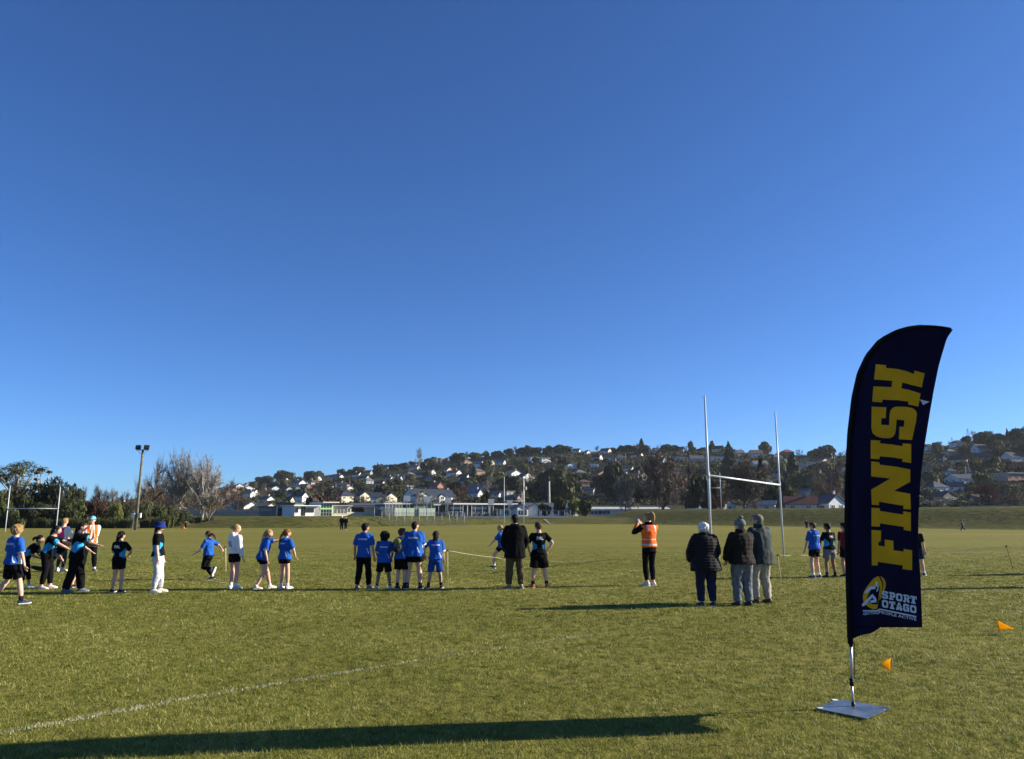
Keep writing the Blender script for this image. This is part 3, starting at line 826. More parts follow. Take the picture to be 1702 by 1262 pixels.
# white hall
root, W, k, z = bld('hall', 'pale white hall with long grey roof and gabled end left of the right bank', 871, 962, 236)
mb = MB(); gable_walls(mb, W * .92, 12, 13 * k, 7 * k, 'x', -.5); link('wall', mb.mesh('wall', wallm('pale')), root)
mb = MB(); gable_roof(mb, W * .92, 12, 13 * k, 7 * k, 'x'); link('roof', mb.mesh('roof', roofm('slate')), root)
mb = MB(); gable_walls(mb, W * .30, 6, 11.5 * k, 7.5 * k, 'y', -.5); o = link('gable_wing', mb.mesh('gable_wing', wallm('pale')), root, (-W * .32, -7, 0))
mb = MB(); gable_roof(mb, W * .30, 6, 11.5 * k, 7.5 * k, 'y'); link('gable_roof', mb.mesh('gable_roof', roofm('slate')), o)
mb = MB(); gable_walls(mb, W * .14, 4, 8 * k, 4 * k, 'y', -.5); o = link('porch', mb.mesh('porch', wallm('white')), root, (W * .34, -8, 0), (0, 0, R(20)))
mb = MB(); gable_roof(mb, W * .14, 4, 8 * k, 4 * k, 'y'); link('porch_roof', mb.mesh('porch_roof', roofm('slate')), o)
for i in range(7): window(root, -W * .12 + i * W * .065, -6, 6 * k, W * .04, 1.3)
# long pale block on the bank
root, W, k, z = bld('hall', 'long pale grey building with groups of small windows behind the right bank', 976, 1112, 232)
hh_ = 10.5 * k
part(root, 'wall', wallm('pale'), [(-W / 2, W / 2, 0, 9, -3, hh_)])
mb = MB(); gable_roof(mb, W, 9, hh_, 3.4 * k, 'x', .5); o = link('roof', mb.mesh('roof', roofm('pale')), root, (0, 4.5, 0))
for g in (.06, .165, .55, .70, .80):
    for i in range(3): window(root, -W / 2 + W * g + i * 1.15, 0, hh_ * .55, .9, hh_ * .5, 0, WIND)
# low dark building with white fascia
root, W, k, z = bld('pavilion', 'low dark clubroom with stepped white fascia behind the bank beneath the great bare tree', 1108, 1172, 228)
hh_ = 9 * k
part(root, 'wall', wallm('dark'), [(-W / 2, W / 2, 0, 8, -3, hh_)])
part(root, 'roof', roofm('black'), [(-W / 2 - .4, -.02, -.8, 8.4, hh_ + .01, hh_ + .3)])
part(root, 'fascia', M_FASC, [(0, W / 2 + .3, -1.2, -.9, hh_ + .02, hh_ + .55)])
part(root, 'lower_fascia', M_FASC, [(0, W / 2 - 1, -1.6, -1.3, hh_ * .30, hh_ * .46)])
for i in range(3): window(root, -W * .28 + i * 1.6, 0, hh_ * .45, 1.3, hh_ * .45, 0, WIND)

# ---------------- fences
M_TIMBER = mat('weathered_timber', (.30, .27, .22), .9, .15, 3)
M_GFENCE = mat('grey_fence', (.17, .18, .17), .9, .15, 3)
def pale_fence(label, pts, hgt_, m, step):
    a = Vector(pts[0]); b = Vector(pts[1]); L = (b - a).length; ang = math.atan2(b.y - a.y, b.x - a.x)
    root = thing('paling_fence', label, 'fence', a, ang)
    n = int(L / step)
    pal = MB(); pal.box(0, step * .93, -.012, .012, 0, hgt_); pm = pal.mesh('paling', m)
    ca, sa = math.cos(ang), math.sin(ang)
    for i in range(n):
        x = i * step
        o = link('paling', pm, root, (x, 0, zl(a.x + x * ca, a.y + x * sa) - a.z - .1 + .03 * math.sin(i * 2.3)))
    mb = MB()
    for i in range(0, n, 4):
        x = i * step; z = zl(a.x + x * ca, a.y + x * sa) - a.z
        mb.box(x - .05, x + .05, .02, .12, z - .3, z + hgt_ * .95)
    link('rail_and_posts', mb.mesh('fence_posts', m), root)
a = AT(308, 858, 205); b = AT(432, 858, 205)
for p_ in (a, b): p_.z = zl(p_.x, p_.y)
pale_fence('grey brown timber paling fence left of the dark school block', (a, b), 1.75, M_TIMBER, .42)
a = AT(1592, 845, 225); b = AT(1790, 845, 215)
for p_ in (a, b): p_.z = zl(p_.x, p_.y)
pale_fence('long grey paling fence along the top of the right bank', (a, b), 1.7, M_GFENCE, .42)
root = thing('hedge', 'clipped dark hedge on top of the bank beside the grey paling fence', 'hedge', (0, 0, 0))
mb = MB()
a = AT(1500, 845, 222); b = AT(1593, 845, 222)
for i in range(700):
    t = random.random(); x = a.x + (b.x - a.x) * t; z0 = zl(x, 222); c = Vector((x, 222 + random.uniform(-.7, .7), z0 + random.uniform(0, 1.9)))
    q = Vector((random.uniform(-1, 1), random.uniform(-1, 1), random.uniform(-1, 1))).normalized(); r_ = q.orthogonal().normalized(); s_ = q.cross(r_); w_ = random.uniform(.2, .4)
    mb.add([c - r_ * w_, c + s_ * w_, c + r_ * w_, c - s_ * w_], [(0, 1, 2, 3)])
M_HEDGE = mat('hedge_leaf', (.018, .024, .012), .8, .3, .8, transl=.15)
link('foliage', mb.mesh('foliage', M_HEDGE), root)
mb = MB(); mb.box(a.x, b.x, 221.6, 222.4, 2.2, 4.4); link('stem', mb.mesh('stem', M_HEDGE), root)

# court fence
M_GALV = mat('galvanised', (.30, .32, .33), .5, metal=.2)
def wire_fence(label, u0, u1, dist, h_, n, cell, dist1=None, low=None):
    a = AT(u0, HOR, dist); b = AT(u1, HOR, dist1 or dist); a.z = zl(a.x, a.y); b.z = zl(b.x, b.y)
    L = (Vector((b.x, b.y, 0)) - Vector((a.x, a.y, 0))).length; ang = math.atan2(b.y - a.y, b.x - a.x)
    root = thing('wire_fence', label, 'fence', a, ang)
    ca, sa = math.cos(ang), math.sin(ang)
    g = lambda x: zl(a.x + x * ca, a.y + x * sa) - a.z
    pm = MB(); pm.tube([(0, 0, -.2), (0, 0, h_)], .04, 6); pm = pm.mesh('post', M_GALV, True)
    for i in range(n + 1): link('post', pm, root, (L * i / n, 0, g(L * i / n)))
    for z in ([h_ - .04] + ([low] if low else [])):
        mb = MB(); mb.tube([(L * i / n, 0, g(L * i / n) + z) for i in range(n + 1)], .028, 5); link('rail', mb.mesh('rail', M_GALV), root)
    mb = MB(); w = .0055
    nx_ = int((L + h_) / cell)
    for i in range(-int(h_ / cell), int(L / cell)):
        for sgn in (1, -1):
            x0 = i * cell; x1 = x0 + h_; za, zb = (0, h_) if sgn > 0 else (h_, 0)
            if x0 < 0: za = za + (zb - za) * (-x0 / h_); x0 = 0.0
            if x1 > L: zb = za + (zb - za) * ((L - x0) / (x1 - x0)); x1 = L
            if x1 - x0 < .05: continue
            mb.add([(x0, 0, za + g(x0) - w), (x1, 0, zb + g(x1) - w), (x1, 0, zb + g(x1) + w), (x0, 0, za + g(x0) + w)], [(0, 1, 2, 3)])
    tag(link('mesh_panel', mb.mesh('mesh_panel', M_GALV), root), kind='stuff')
wire_fence('tall chain link fence along the front of the ball court', 622, 772, 128, 2.2, 12, .16, low=.75)
wire_fence('chain link fence along the left flank of the ball court', 640, 668, 134, 2.6, 5, .16, 150)
wire_fence('chain link fence behind the ball court', 668, 826, 158, 2.6, 13, .2)
wire_fence('low rail fence beside the blue track, left of the white hall', 832, 882, 178, 1.9, 3, .25)
wire_fence('low rail fence running up to the right bank', 890, 948, 182, 1.7, 6, .25, 178)
# basketball hoops
mb = MB(); mb.tube([(0, .9, 0), (0, .9, 3.0), (0, .2, 3.4)], .07, 6); M_HP = mb.mesh('post', M_GALV, True)
mb = MB(); mb.box(-.62, .62, -.03, .03, 2.85, 3.95); M_HB = mb.mesh('backboard', M_FASC)
mb = MB(); mb.tube([(.23 * math.cos(q), -.30 + .23 * math.sin(q), 2.95) for q in np.linspace(0, 6.28, 13)], .03, 5); M_HR = mb.mesh('rim', mat('rim_orange', (.5, .12, .03), .5))
hb = ['first hoop from the left', 'second hoop from the left', 'middle hoop', 'second hoop from the right', 'last hoop near the far goal']
for i, (u, dd_) in enumerate(((676, 150), (709.5, 150), (744.5, 154), (816, 160), (847, 165))):
    q = AT(u, HOR, dd_); q.z = zl(q.x, q.y)
    root = thing('basketball_hoop', 'white basketball backboard on a post at the school court, ' + hb[i], 'basketball hoop', q, R(10), 'basketball hoops at the school court')
    for n_, m_ in (('post', M_HP), ('backboard', M_HB), ('rim', M_HR)): link(n_, m_, root)
# blue track and path
mb = MB(); a = AT(768, 0, 172); b = AT(935, 0, 172)
mb.add([(a.x, 168, 1.34), (b.x, 168, 1.34), (b.x, 179, 1.50), (a.x, 179, 1.50)], [(0, 1, 2, 3)])
tag(link('running_track', mb.mesh('running_track', mat('blue_track', (.05, .10, .17), .9))), kind='structure')
mb = MB()
for (x0, y0), (x1, y1) in (((6.9, 166.5), (10.6, 146)), ((10.6, 146), (5.6, 145))):
    n_ = 12
    pts = [(x0 + (x1 - x0) * i / n_, y0 + (y1 - y0) * i / n_) for i in range(n_ + 1)]
    for q0, q1 in zip(pts[:-1], pts[1:]):
        mb.add([(q0[0] - .3, q0[1], zl(*q0) + .05), (q0[0] + .3, q0[1] + .3, zl(*q0) + .05), (q1[0] + .3, q1[1] + .3, zl(*q1) + .05), (q1[0] - .3, q1[1], zl(*q1) + .05)], [(0, 1, 2, 3)])
tag(link('footpath', mb.mesh('footpath', M_CONC)), kind='structure')
# orange cones
for u, v, lab in ((972.5, 870.5, 'orange cone beside the distant figure at the end of the right bank'), (305.5, 878.8, 'yellow orange cone beside the small figure at the edge of the flax')):
    q = G(u, v); root = thing('traffic_cone', lab, 'cone', q)
    mb = MB(); mb.tube([(0, 0, .04), (0, 0, .7)], [.2, .04], 10); link('cone', mb.mesh('cone', mat('cone_orange', (.8, .22, .03), .6)), root)
    mb = MB(); mb.box(-.25, .25, -.25, .25, 0, .04); link('base', mb.mesh('base', MATS['cone_orange']), root)

# ---------------- poles
M_POLE = mat('pole_wood', (.24, .21, .17), .9, .15, 2)
M_CPOLE = mat('pole_concrete', (.40, .38, .34), .85, .1, 2)
def power_pole(u, vt, vb, label, arms=1, m=None, dist=None, r=.14, tx=False):
    q = HIT(u, vb) if not dist else AT(u, vb, dist)
    if dist: q.z = zl(q.x, q.y)
    H_ = AT(u, vt, q.y).z - q.z
    root = thing('power_pole', label, 'power pole', q, R(random.uniform(-25, 25)), 'power poles about the town')
    mb = MB(); mb.tube([(0, 0, -.5), (0, 0, H_)], [r * 1.25, r * .8], 8); link('pole', mb.mesh('pole', m or M_CPOLE, True), root)
    for i in range(arms):
        z = H_ - .4 - i * 1.0
        mb = MB(); mb.box(-1.1, 1.1, -.2, -.08, z - .07, z + .07); ao = link('crossarm', mb.mesh('crossarm', M_POLE), root)
        for x in (-.95, -.4, .4, .95):
            mb = MB(); mb.tube([(x, -.14, z + .07), (x, -.14, z + .24)], [.05, .03], 6); link('insulator', mb.mesh('insulator', M_FASC), ao)
    if tx:
        for sg in (-1, 1):
            mb = MB(); mb.tube([(0, -.1, H_ - .3), (sg * 1.3, -.1, H_ - 1.5)], .06, 5); link('brace', mb.mesh('brace', M_POLE), root)
        mb = MB(); mb.tube([(.5, -.3, H_ - 3.6), (.5, -.3, H_ - 2.6)], .35, 10); link('transformer', mb.mesh('transformer', M_CPOLE), root)
    return q, H_
PP = [(558, 801, 816, 'power pole standing among the houses, left of a pair of poles', 1), (581, 800, 816, 'left of two close power poles behind the low pale house', 1), (585, 805, 816, 'shorter right one of two close power poles', 0),
      (642, 796, 810, 'power pole just right of the red roofed house', 1), (654, 794, 809, 'power pole right of the red roof, second along', 0), (821, 766, 784, 'slim power pole left of the far goal post', 1),
      (879, 776, 787, 'short pole on the dark slope above the pole with transformer', 0), (997, 754, 769, 'power pole in front of the white gable by the skyline', 0), (1040, 753, 769, 'power pole beside the pale blue shaded house', 1),
      (463, 802, 815, 'power pole left of the round headed pine', 1), (1651, 721, 742, 'tall pale power pole under the skyline trees on the right', 2), (1388, 757, 775, 'pole with wide crossarm on the slope by the banner', 1),
      (1334, 748, 760, 'twin armed pole on the skyline notch left of the banner', 1), (1607, 775, 800, 'street pole beside the white sail flag', 1), (1306, 775, 790, 'thin pole right of the tall right goal post', 0), (1695, 750, 765, 'pole close to the right edge of the hill', 0)]
for a in PP: power_pole(a[0], a[1], a[2], a[3], a[4])
power_pole(871, 795, 858, 'tall pole with transformer and slanted arms behind the far goal', 1, M_CPOLE, 240, .2, True)
power_pole(867.5, 819, 856, 'slim light pole beside the pole with transformer', 0, M_CPOLE, 236, .12)
power_pole(913, 800, 856, 'thick plain concrete pole before the big dark evergreen', 0, M_CPOLE, 260, .36)
# pylons on the far ridge
def pylon(u, vt, vb, dist, label, w):
    q = AT(u, vb, dist); top = AT(u, vt, dist).z; H_ = top - q.z
    root = thing('pylon', label, 'pylon', q, R(20), 'lattice pylons on the ridge')
    mb = MB(); r_ = .16
    for sx in (-1, 1):
        for sy in (-1, 1): mb.tube([(sx * w, sy * w, -8), (sx * w * .12, sy * w * .12, H_)], r_, 4)
    n_ = 7
    for i in range(n_):
        t0, t1 = i / n_, (i + 1) / n_; a0 = w * (1 - .88 * t0); a1 = w * (1 - .88 * t1)
        for sy in (-1, 1):
            mb.tube([(-a0, sy * a0, H_ * t0), (a1, sy * a1, H_ * t1)], r_ * .7, 4); mb.tube([(a0, sy * a0, H_ * t0), (-a1, sy * a1, H_ * t1)], r_ * .7, 4)
    link('lattice_tower', mb.mesh('lattice_tower', M_GALV), root)
    for t in (.62, .78, .93):
        mb = MB(); mb.tube([(-w * 1.15, 0, H_ * t), (0, 0, H_ * t + .4), (w * 1.15, 0, H_ * t)], r_, 4); link('crossarm', mb.mesh('crossarm', M_GALV), root)
    return q, H_
y1 = pylon(1610.5, 713, 738, 1150, 'tall lattice pylon on the skyline right of the brown pyramid roof', 3.6)
pylon(1583, 727, 740, 1300, 'smaller distant pylon left of the tall one', 2.6); pylon(1578, 733, 741, 1350, 'low stubby distant pylon, leftmost of the group', 2.4); pylon(1616, 727, 738, 1350, 'distant pylon close behind the tall one', 2.4)
# white sail flag on the hill
q = HIT(1611, 790); H_ = AT(1611, 770, q.y).z - q.z
root = thing('sail_flag', 'white sail flag flying on a pole above the navy roofs on the right', 'flag', q, 0)
mb = MB(); mb.tube([(0, 0, -1), (0, 0, H_)], .06, 6); link('pole', mb.mesh('pole', M_FASC), root)
kk = q.y / FOC
mb = MB(); mb.prism([Vector((.05, 0, H_)), Vector((1.2 * kk, 0, H_ - 5 * kk)), Vector((2.0 * kk, .1, H_ - 10 * kk)), Vector((4.8 * kk, .3, H_ - 13.5 * kk)), Vector((2.2 * kk, .1, H_ - 15.5 * kk)), Vector((.05, 0, H_ - 15 * kk))], (0, .04, 0)); link('sail', mb.mesh('sail', M_FASC), root)
# ================================================================== TREES
LEAFC = dict(olive=(.062, .066, .027), dark=(.036, .043, .021), pine=(.032, .042, .024), green=(.062, .075, .024), yellow=(.13, .13, .03), twig=(.105, .080, .058), pale_twig=(.20, .185, .16), purple=(.055, .022, .028), brown=(.085, .05, .035), flax=(.085, .095, .035))
def leafm(k): return mat('leaf_' + k, LEAFC[k], .75, .30, .55, rand=.30, transl=.22 if 'twig' not in k else 0, spec=.2)
M_BARK = mat('bark', (.10, .08, .06), .95, .2, 3)
M_PBARK = mat('pale_bark', (.30, .27, .22), .9, .25, 2)
def rvec():
    while True:
        v = Vector((random.uniform(-1, 1), random.uniform(-1, 1), random.uniform(-1, 1)))
        if .05 < v.length < 1: return v.normalized()
def leaf_quad(mb, c, n, w, l):
    r = n.orthogonal().normalized(); r = Quaternion(n, random.uniform(0, 6.28)) @ r; t = n.cross(r)
    mb.add([c - r * w - t * l * .3, c + t * l * .8, c + r * w - t * l * .3, c - t * l], [(0, 1, 2, 3)])
def crown_broad(seed, nclump=16, per=80, leaf=.075, squash=.9, zmin=.15, spread=.62):
    """unit crown: radius 1 in x,y and 0..1 in z"""
    random.seed(seed); mb = MB()
    for c in range(nclump):
        while True:
            p = Vector((random.uniform(-1, 1), random.uniform(-1, 1), random.uniform(0, 1)))
            e = (p.x ** 2 + p.y ** 2) + ((p.z - .45) / .55) ** 2
            if e < 1 and (e > .25 or random.random() < .3) and p.z > zmin: break
        p.x *= spread + .1; p.y *= spread + .1; p.z = .12 + p.z * .70
        rr = random.uniform(.22, .40)
        for i in range(per):
            d = rvec(); d.z = d.z * .8 + .12
            q = p + Vector((d.x * rr, d.y * rr, d.z * rr * .62 * squash)) * random.uniform(.72, 1.06)
            if q.z < 0: continue
            nn = (d * .75 + rvec() * .6).normalized()
            leaf_quad(mb, q, nn, leaf * random.uniform(.5, 1.1), leaf * random.uniform(.7, 1.3))
    return mb
def crown_cone(seed, n=1300, leaf=.10, power=.9):
    random.seed(seed); mb = MB()
    whorl = [random.uniform(.75, 1.1) for _ in range(40)]
    for i in range(n):
        z = random.random() ** 1.35; a = random.uniform(0, 6.283)
        lay = int(z * 14)
        r = (1 - z) ** power * whorl[lay] * (.8 + .25 * math.sin(a * 3 + lay * 2.1)) * random.uniform(.45, 1.0) ** .5
        zz = z - .05 * r - .02 * ((z * 14) % 1)
        leaf_quad(mb, Vector((r * math.cos(a), r * math.sin(a), max(0, zz) + .01)), (Vector((math.cos(a) * .5, math.sin(a) * .5, .7)) + rvec() * .6).normalized(), leaf * random.uniform(.4, .9), leaf * random.uniform(.6, 1.2))
    return mb
def bare2(seed, nl=10, nsub=8, ntw=900, tw=.02, tl=.16, fork=.22, up=.5, sweep=.0, rt=.032, clump=.0):
    """unit bare tree (radius 1, height 1): trunk + limbs mesh, branches + twigs mesh, filled out to a dome"""
    random.seed(seed); tb, cb = MB(), MB()
    tb.tube([(0, 0, -.04), (.015, 0, fork * .5), (-.01, .01, fork), (.02, 0, fork + .25)], [rt * 1.3, rt, rt * .85, rt * .35], 7)
    segs = []
    for i in range(nl):
        az = i * 2.4 + random.uniform(-.5, .5); el = random.uniform(.05 - sweep, 1.45) if i else 1.4
        k = random.uniform(.80, 1.0)
        end = Vector((math.cos(az) * math.cos(el) * k * .9, math.sin(az) * math.cos(el) * k * .9, .36 + (math.sin(el) * .60 if el > 0 else math.sin(el) * .3) * k))
        st = Vector((0, 0, fork + random.uniform(-.08, .22)))
        mid = st.lerp(end, .5) + Vector((0, 0, up * .12)) + rvec() * .05
        pts = []
        for t in np.linspace(0, 1, 6):
            pts.append(st * (1 - t) ** 2 + mid * (2 * t * (1 - t)) + end * t * t + rvec() * .012)
        rr = list(np.linspace(rt * .62, rt * .10, 6))
        (tb if i < nl // 2 else cb).tube(pts, rr, 5)
        for j in range(nsub):
            t = random.uniform(.22, .98); q = pts[int(t * 5)].lerp(pts[min(5, int(t * 5) + 1)], (t * 5) % 1)
            d = ((end - st).normalized() * .7 + rvec() * .75 + Vector((0, 0, up * .7))).normalized(); d.z *= 1.0
            L = random.uniform(.14, .34) * (1.1 - .45 * t)
            q1 = q + d * L * .5 + rvec() * .02; q2 = q1 + (d + Vector((0, 0, up * .3)) + rvec() * .25).normalized() * L * .5
            cb.tube([q, q1, q2], [rt * .20, rt * .12, rt * .05], 3)
            segs.append((q, q1, q2, d))
    for i in range(ntw):
        q, q1, q2, d = random.choice(segs); t = random.random()
        p = q.lerp(q1, t) if random.random() < .4 else q1.lerp(q2, t)
        dd_ = (d * .55 + rvec() * .85 + Vector((0, 0, up * .5))).normalized(); L = tl * random.uniform(.5, 1.2)
        s_ = dd_.cross(rvec()).normalized() * tw * random.uniform(.5, 1.0)
        cb.add([p - s_, p + s_, p + dd_ * L], [(0, 1, 2)])
    return tb, cb
def trunk_mesh(seed, m):
    random.seed(seed); mb = MB()
    mb.tube([(0, 0, -.08), (.02, 0, .2), (-.02, .03, .45), (.02, 0, .8)], [.075, .055, .045, .02], 6)
    for i in range(5):
        a = random.uniform(0, 6.28); z = random.uniform(.25, .5)
        mb.tube([(0, 0, z), (.3 * math.cos(a), .3 * math.sin(a), z + .2), (.55 * math.cos(a), .55 * math.sin(a), z + .3)], [.035, .02, .008], 5)
    return mb.mesh('trunk', m, True)
TK = trunk_mesh(3, M_BARK)
BROAD = [crown_broad(20 + i, 17 + i, 62, .135, 1.25, 0.0).mesh('crown', leafm('olive')) for i in range(5)]
def recolor(me, k):
    c = me.copy(); c.materials.clear(); c.materials.append(leafm(k)); return c
CROWNS = {}
for k in ('olive', 'dark', 'green', 'yellow', 'purple', 'brown'):
    CROWNS[k] = [recolor(m_, k) for m_ in BROAD[:(5 if k in ('olive', 'dark') else 2)]]
CONE = [crown_cone(40 + i, 1100, .11, (.8, 1.0, .6)[i]).mesh('crown', leafm('pine')) for i in range(3)]
BARE = []
for i in range(4):
    BARE.append(bare2(60 + i, 9, 7, 620, .016, .20, .2, (.5, .2, .7, .3)[i]))
def bare_meshes(i, k, bark): return BARE[i][0].mesh('trunk', bark, True), BARE[i][1].mesh('crown', leafm(k))
BM = {k: [bare_meshes(i, k, M_PBARK if k == 'pale_twig' else M_BARK) for i in range(4)] for k in ('twig', 'pale_twig', 'brown')}
TREES = []
def tree(kind, p, H_, rad, label, group=None, var=None, colr=None, name=None, lift=.12):
    v = random.randrange(100) if var is None else var
    root = thing(name or {'broad': 'evergreen_tree', 'cone': 'conifer', 'bare': 'bare_tree', 'shrub': 'shrub'}[kind], label, 'shrub' if kind == 'shrub' else 'tree', p, random.uniform(0, 6.28), group)
    if kind == 'bare':
        t_, c_ = BM[colr or 'twig'][v % 4]
        link('trunk', t_, root, scale=(rad, rad, H_)); link('crown', c_, root, scale=(rad, rad, H_))
    else:
        me = CONE[v % 3] if kind == 'cone' else CROWNS[colr or 'olive'][v % len(CROWNS[colr or 'olive'])]
        if kind == 'cone' and colr: me = recolor(me, colr)
        link('trunk', TK, root, scale=(rad * .8, rad * .8, H_ * .8))
        link('crown', me, root, (0, 0, -.02 * H_ if kind == 'shrub' else lift * H_), scale=(rad * 1.1, rad * 1.1, H_ * (1.05 if kind == 'shrub' else 1.0 - lift)))
    return root
def tree_px(kind, u, vt, vb, wpx, label, dist=None, **k):
    q = AT(u, vb, dist) if dist else HIT(u, vb)
    if dist: q.z = zl(q.x, q.y)
    H_ = AT(u, vt, q.y).z - q.z
    TREES.append((q, wpx * q.y / FOC / 2))
    return tree(kind, q, H_, wpx * q.y / FOC / 2, label, **k)

# ---- left edge of the field: the great umbrella crowned evergreen and its neighbours
def umbrella(u, vt, vb, wpx, dist, label, seed, flat=.34, n=34, colr='olive', per=130):
    q = AT(u, vb, dist); q.z = zl(q.x, q.y); H_ = AT(u, vt, dist).z - q.z; Rr = wpx * dist / FOC / 2
    random.seed(seed); cb, tb = MB(), MB()
    tb.tube([(0, 0, -.3), (.2, .1, H_ * .22), (-.1, 0, H_ * .42)], [.55, .42, .34], 8)
    for i in range(n):
        a = random.uniform(0, 6.283); rr = Rr * random.random() ** .55 * .86; z = H_ * (.36 + .58 * random.random() * (1 - .35 * (rr / Rr) ** 2))
        c = Vector((rr * math.cos(a), rr * math.sin(a) * .8, z)); cr = random.uniform(.9, 1.7) * (Rr / 5.0)
        b0 = Vector((0, 0, H_ * random.uniform(.3, .42)))
        tb.tube([b0, b0.lerp(c, .5) + Vector((0, 0, .25)), c - Vector((0, 0, cr * flat * .5))], [.16, .10, .04], 5)
        for j in range(per):
            d = rvec(); s_ = random.uniform(.55, 1.05)
            pt = c + Vector((d.x * cr * s_ * 1.25, d.y * cr * s_ * 1.25, (d.z * flat + .12 * math.sin(d.x * 5 + i)) * cr * s_ * 1.3))
            leaf_quad(cb, pt, (Vector((0, 0, .8)) + d * .6 + rvec() * .55).normalized(), random.uniform(.06, .13), random.uniform(.09, .18))
    root = thing('evergreen_tree', label, 'tree', q)
    link('trunk', tb.mesh('trunk', M_PBARK, True), root); link('crown', cb.mesh('crown', leafm(colr)), root)
umbrella(22, 759, 877, 90, 120, 'tall open evergreen with layered crown and pale limbs at the far left', 5, n=44)
umbrella(62, 763, 877, 30, 119, 'slim evergreen top rising beside the tall layered one', 9, n=12, flat=.4)
umbrella(-55, 752, 877, 110, 122, 'evergreen leaning in from beyond the left edge', 15, n=40)
def bigcrown(u, vt, vb, wpx, dist, label, seed, colr, ncl=26, per=120, leaf=.05, name='evergreen_tree', zmin=0.0, cat='tree'):
    q = AT(u, vb, dist); q.z = zl(q.x, q.y); H_ = AT(u, vt, dist).z - q.z; Rr = wpx * dist / FOC / 2
    mb = crown_broad(seed, ncl, per, leaf, 1.0, zmin, .66)
    root = thing(name, label, cat, q)
    link('trunk', TK, root, scale=(Rr * .7, Rr * .7, H_ * .8)); link('crown', mb.mesh('crown', leafm(colr)), root, (0, 0, 0), scale=(Rr * 1.1, Rr * 1.1, H_ * 1.05))
LB = [(88, 789, 877, 52, 116, 'dense rounded evergreen right of the layered one', 'dark'), (116, 800, 878, 30, 121, 'dark conifer shaped evergreen at the right end of the tall clump', 'dark'), (40, 800, 877, 70, 115, 'bushy olive tree under the tall layered evergreen', 'olive'),
      (-10, 812, 877, 60, 113, 'olive bush at the left edge of the picture', 'olive'), (8, 830, 877, 34, 111, 'low green bush behind the left goal post', 'green'), (114, 822, 877, 40, 112, 'bright green leafy bush left of the marshal', 'green'), (64, 836, 877, 46, 111, 'low olive bush behind the small goal', 'olive'),
      (150, 818, 876, 34, 122, 'shadowed bush behind the marshal', 'brown'), (191, 834, 876, 24, 113, 'yellowish green bush left of the floodlight pole', 'yellow'), (208, 834, 875, 26, 118, 'very dark bush touching the floodlight pole', 'dark'), (240, 828, 876, 30, 116, 'rounded brown green bush just right of the floodlight pole', 'olive'),
      (262, 838, 876, 26, 114, 'green bush second right of the floodlight pole', 'green'), (298, 846, 872, 34, 120, 'dark low spreading shrub below the pale bare trees', 'dark'), (282, 842, 875, 26, 118, 'bush between the dark shrub and the floodlight', 'olive'), (170, 830, 877, 26, 117, 'brown bush in the gap behind the marshal', 'brown'),
      (325, 857, 866, 22, 150, 'low clipped shrub at the foot of the pale bare trunks', 'dark'), (346, 858, 866, 18, 150, 'low shrub right of the pale bare trunks', 'dark')]
for i, a in enumerate(LB): bigcrown(*a[:5], a[5], 100 + i, a[6], name='bush' if a[1] > 815 else 'evergreen_tree', cat='bush' if a[1] > 815 else 'tree')
def hero_bare(u, vt, vb, wpx, dist, label, seed, colr, bark, **k):
    q = AT(u, vb, dist); q.z = zl(q.x, q.y); H_ = AT(u, vt, dist).z - q.z; Rr = wpx * dist / FOC / 2
    t_, c_ = bare2(seed, **k)
    root = thing('bare_tree', label, 'tree', q, random.uniform(0, 6))
    link('trunk', t_.mesh('trunk', bark, True), root, scale=(Rr, Rr, H_)); link('crown', c_.mesh('crown', leafm(colr)), root, scale=(Rr, Rr, H_))
PT = dict(nl=26, nsub=15, ntw=4600, tw=.0055, tl=.13, fork=.22, up=.20, rt=.045)
hero_bare(297, 748, 868, 80, 152, 'tall pale barked bare tree with dense upswept twigs, left of its twin', 205, 'pale_twig', M_PBARK, **PT)
hero_bare(336, 760, 868, 86, 150, 'pale barked bare tree, the right hand twin with a dark trunk foot', 212, 'pale_twig', M_PBARK, **PT)
hero_bare(252, 757, 862, 66, 158, 'fine twigged grey bare tree behind the floodlight pole', 221, 'twig', M_BARK, nl=14, nsub=10, ntw=2200, tw=.006, tl=.2, fork=.3, up=.1, sweep=.3, rt=.04)
hero_bare(347, 818, 867, 56, 148, 'small spreading bare tree at the right foot of the pale twins', 230, 'twig', M_BARK, nl=12, nsub=9, ntw=1500, tw=.006, tl=.2, fork=.25, up=.2, rt=.04)
for i, (u, vt, w) in enumerate(((135, 814, 44), (163, 811, 50), (182, 816, 44), (205, 820, 40), (225, 826, 40))):
    hero_bare(u, vt, 876, w, 122 + i * 2, ['thin bare shrub tree left of the marshal', 'reddish bare shrub tree above the marshal', 'bare shrub tree right of the marshal', 'bare shrub tree by the small white house', 'bare shrub tree behind the floodlight pole'][i], 240 + i, 'brown' if i % 2 else 'twig', M_BARK, nl=14, nsub=9, ntw=1500, tw=.010, tl=.2, fork=.06, up=.6, sweep=.2, rt=.03)
for i, (u, vt, vb, w, dd_) in enumerate(((270, 800, 858, 60, 210), (310, 806, 858, 64, 215), (360, 802, 858, 60, 220), (398, 820, 858, 44, 215), (330, 790, 850, 70, 300), (380, 800, 850, 60, 310), (285, 806, 850, 60, 300), (245, 815, 850, 60, 290))):
    hero_bare(u, vt, vb, w, dd_, 'brown bare tree in the tangle, ' + ['behind the left trunk', 'between the two trunks', 'right of the right trunk', 'beside the cream house', 'tall and far back in the middle', 'far back towards the pink brick house', 'far back on the left', 'far back behind the floodlight'][i], 320 + i, ('brown', 'twig')[i % 2], M_BARK, nl=12, nsub=9, ntw=1400, tw=.012, tl=.2, fork=.1, up=.4, sweep=.3, rt=.03)
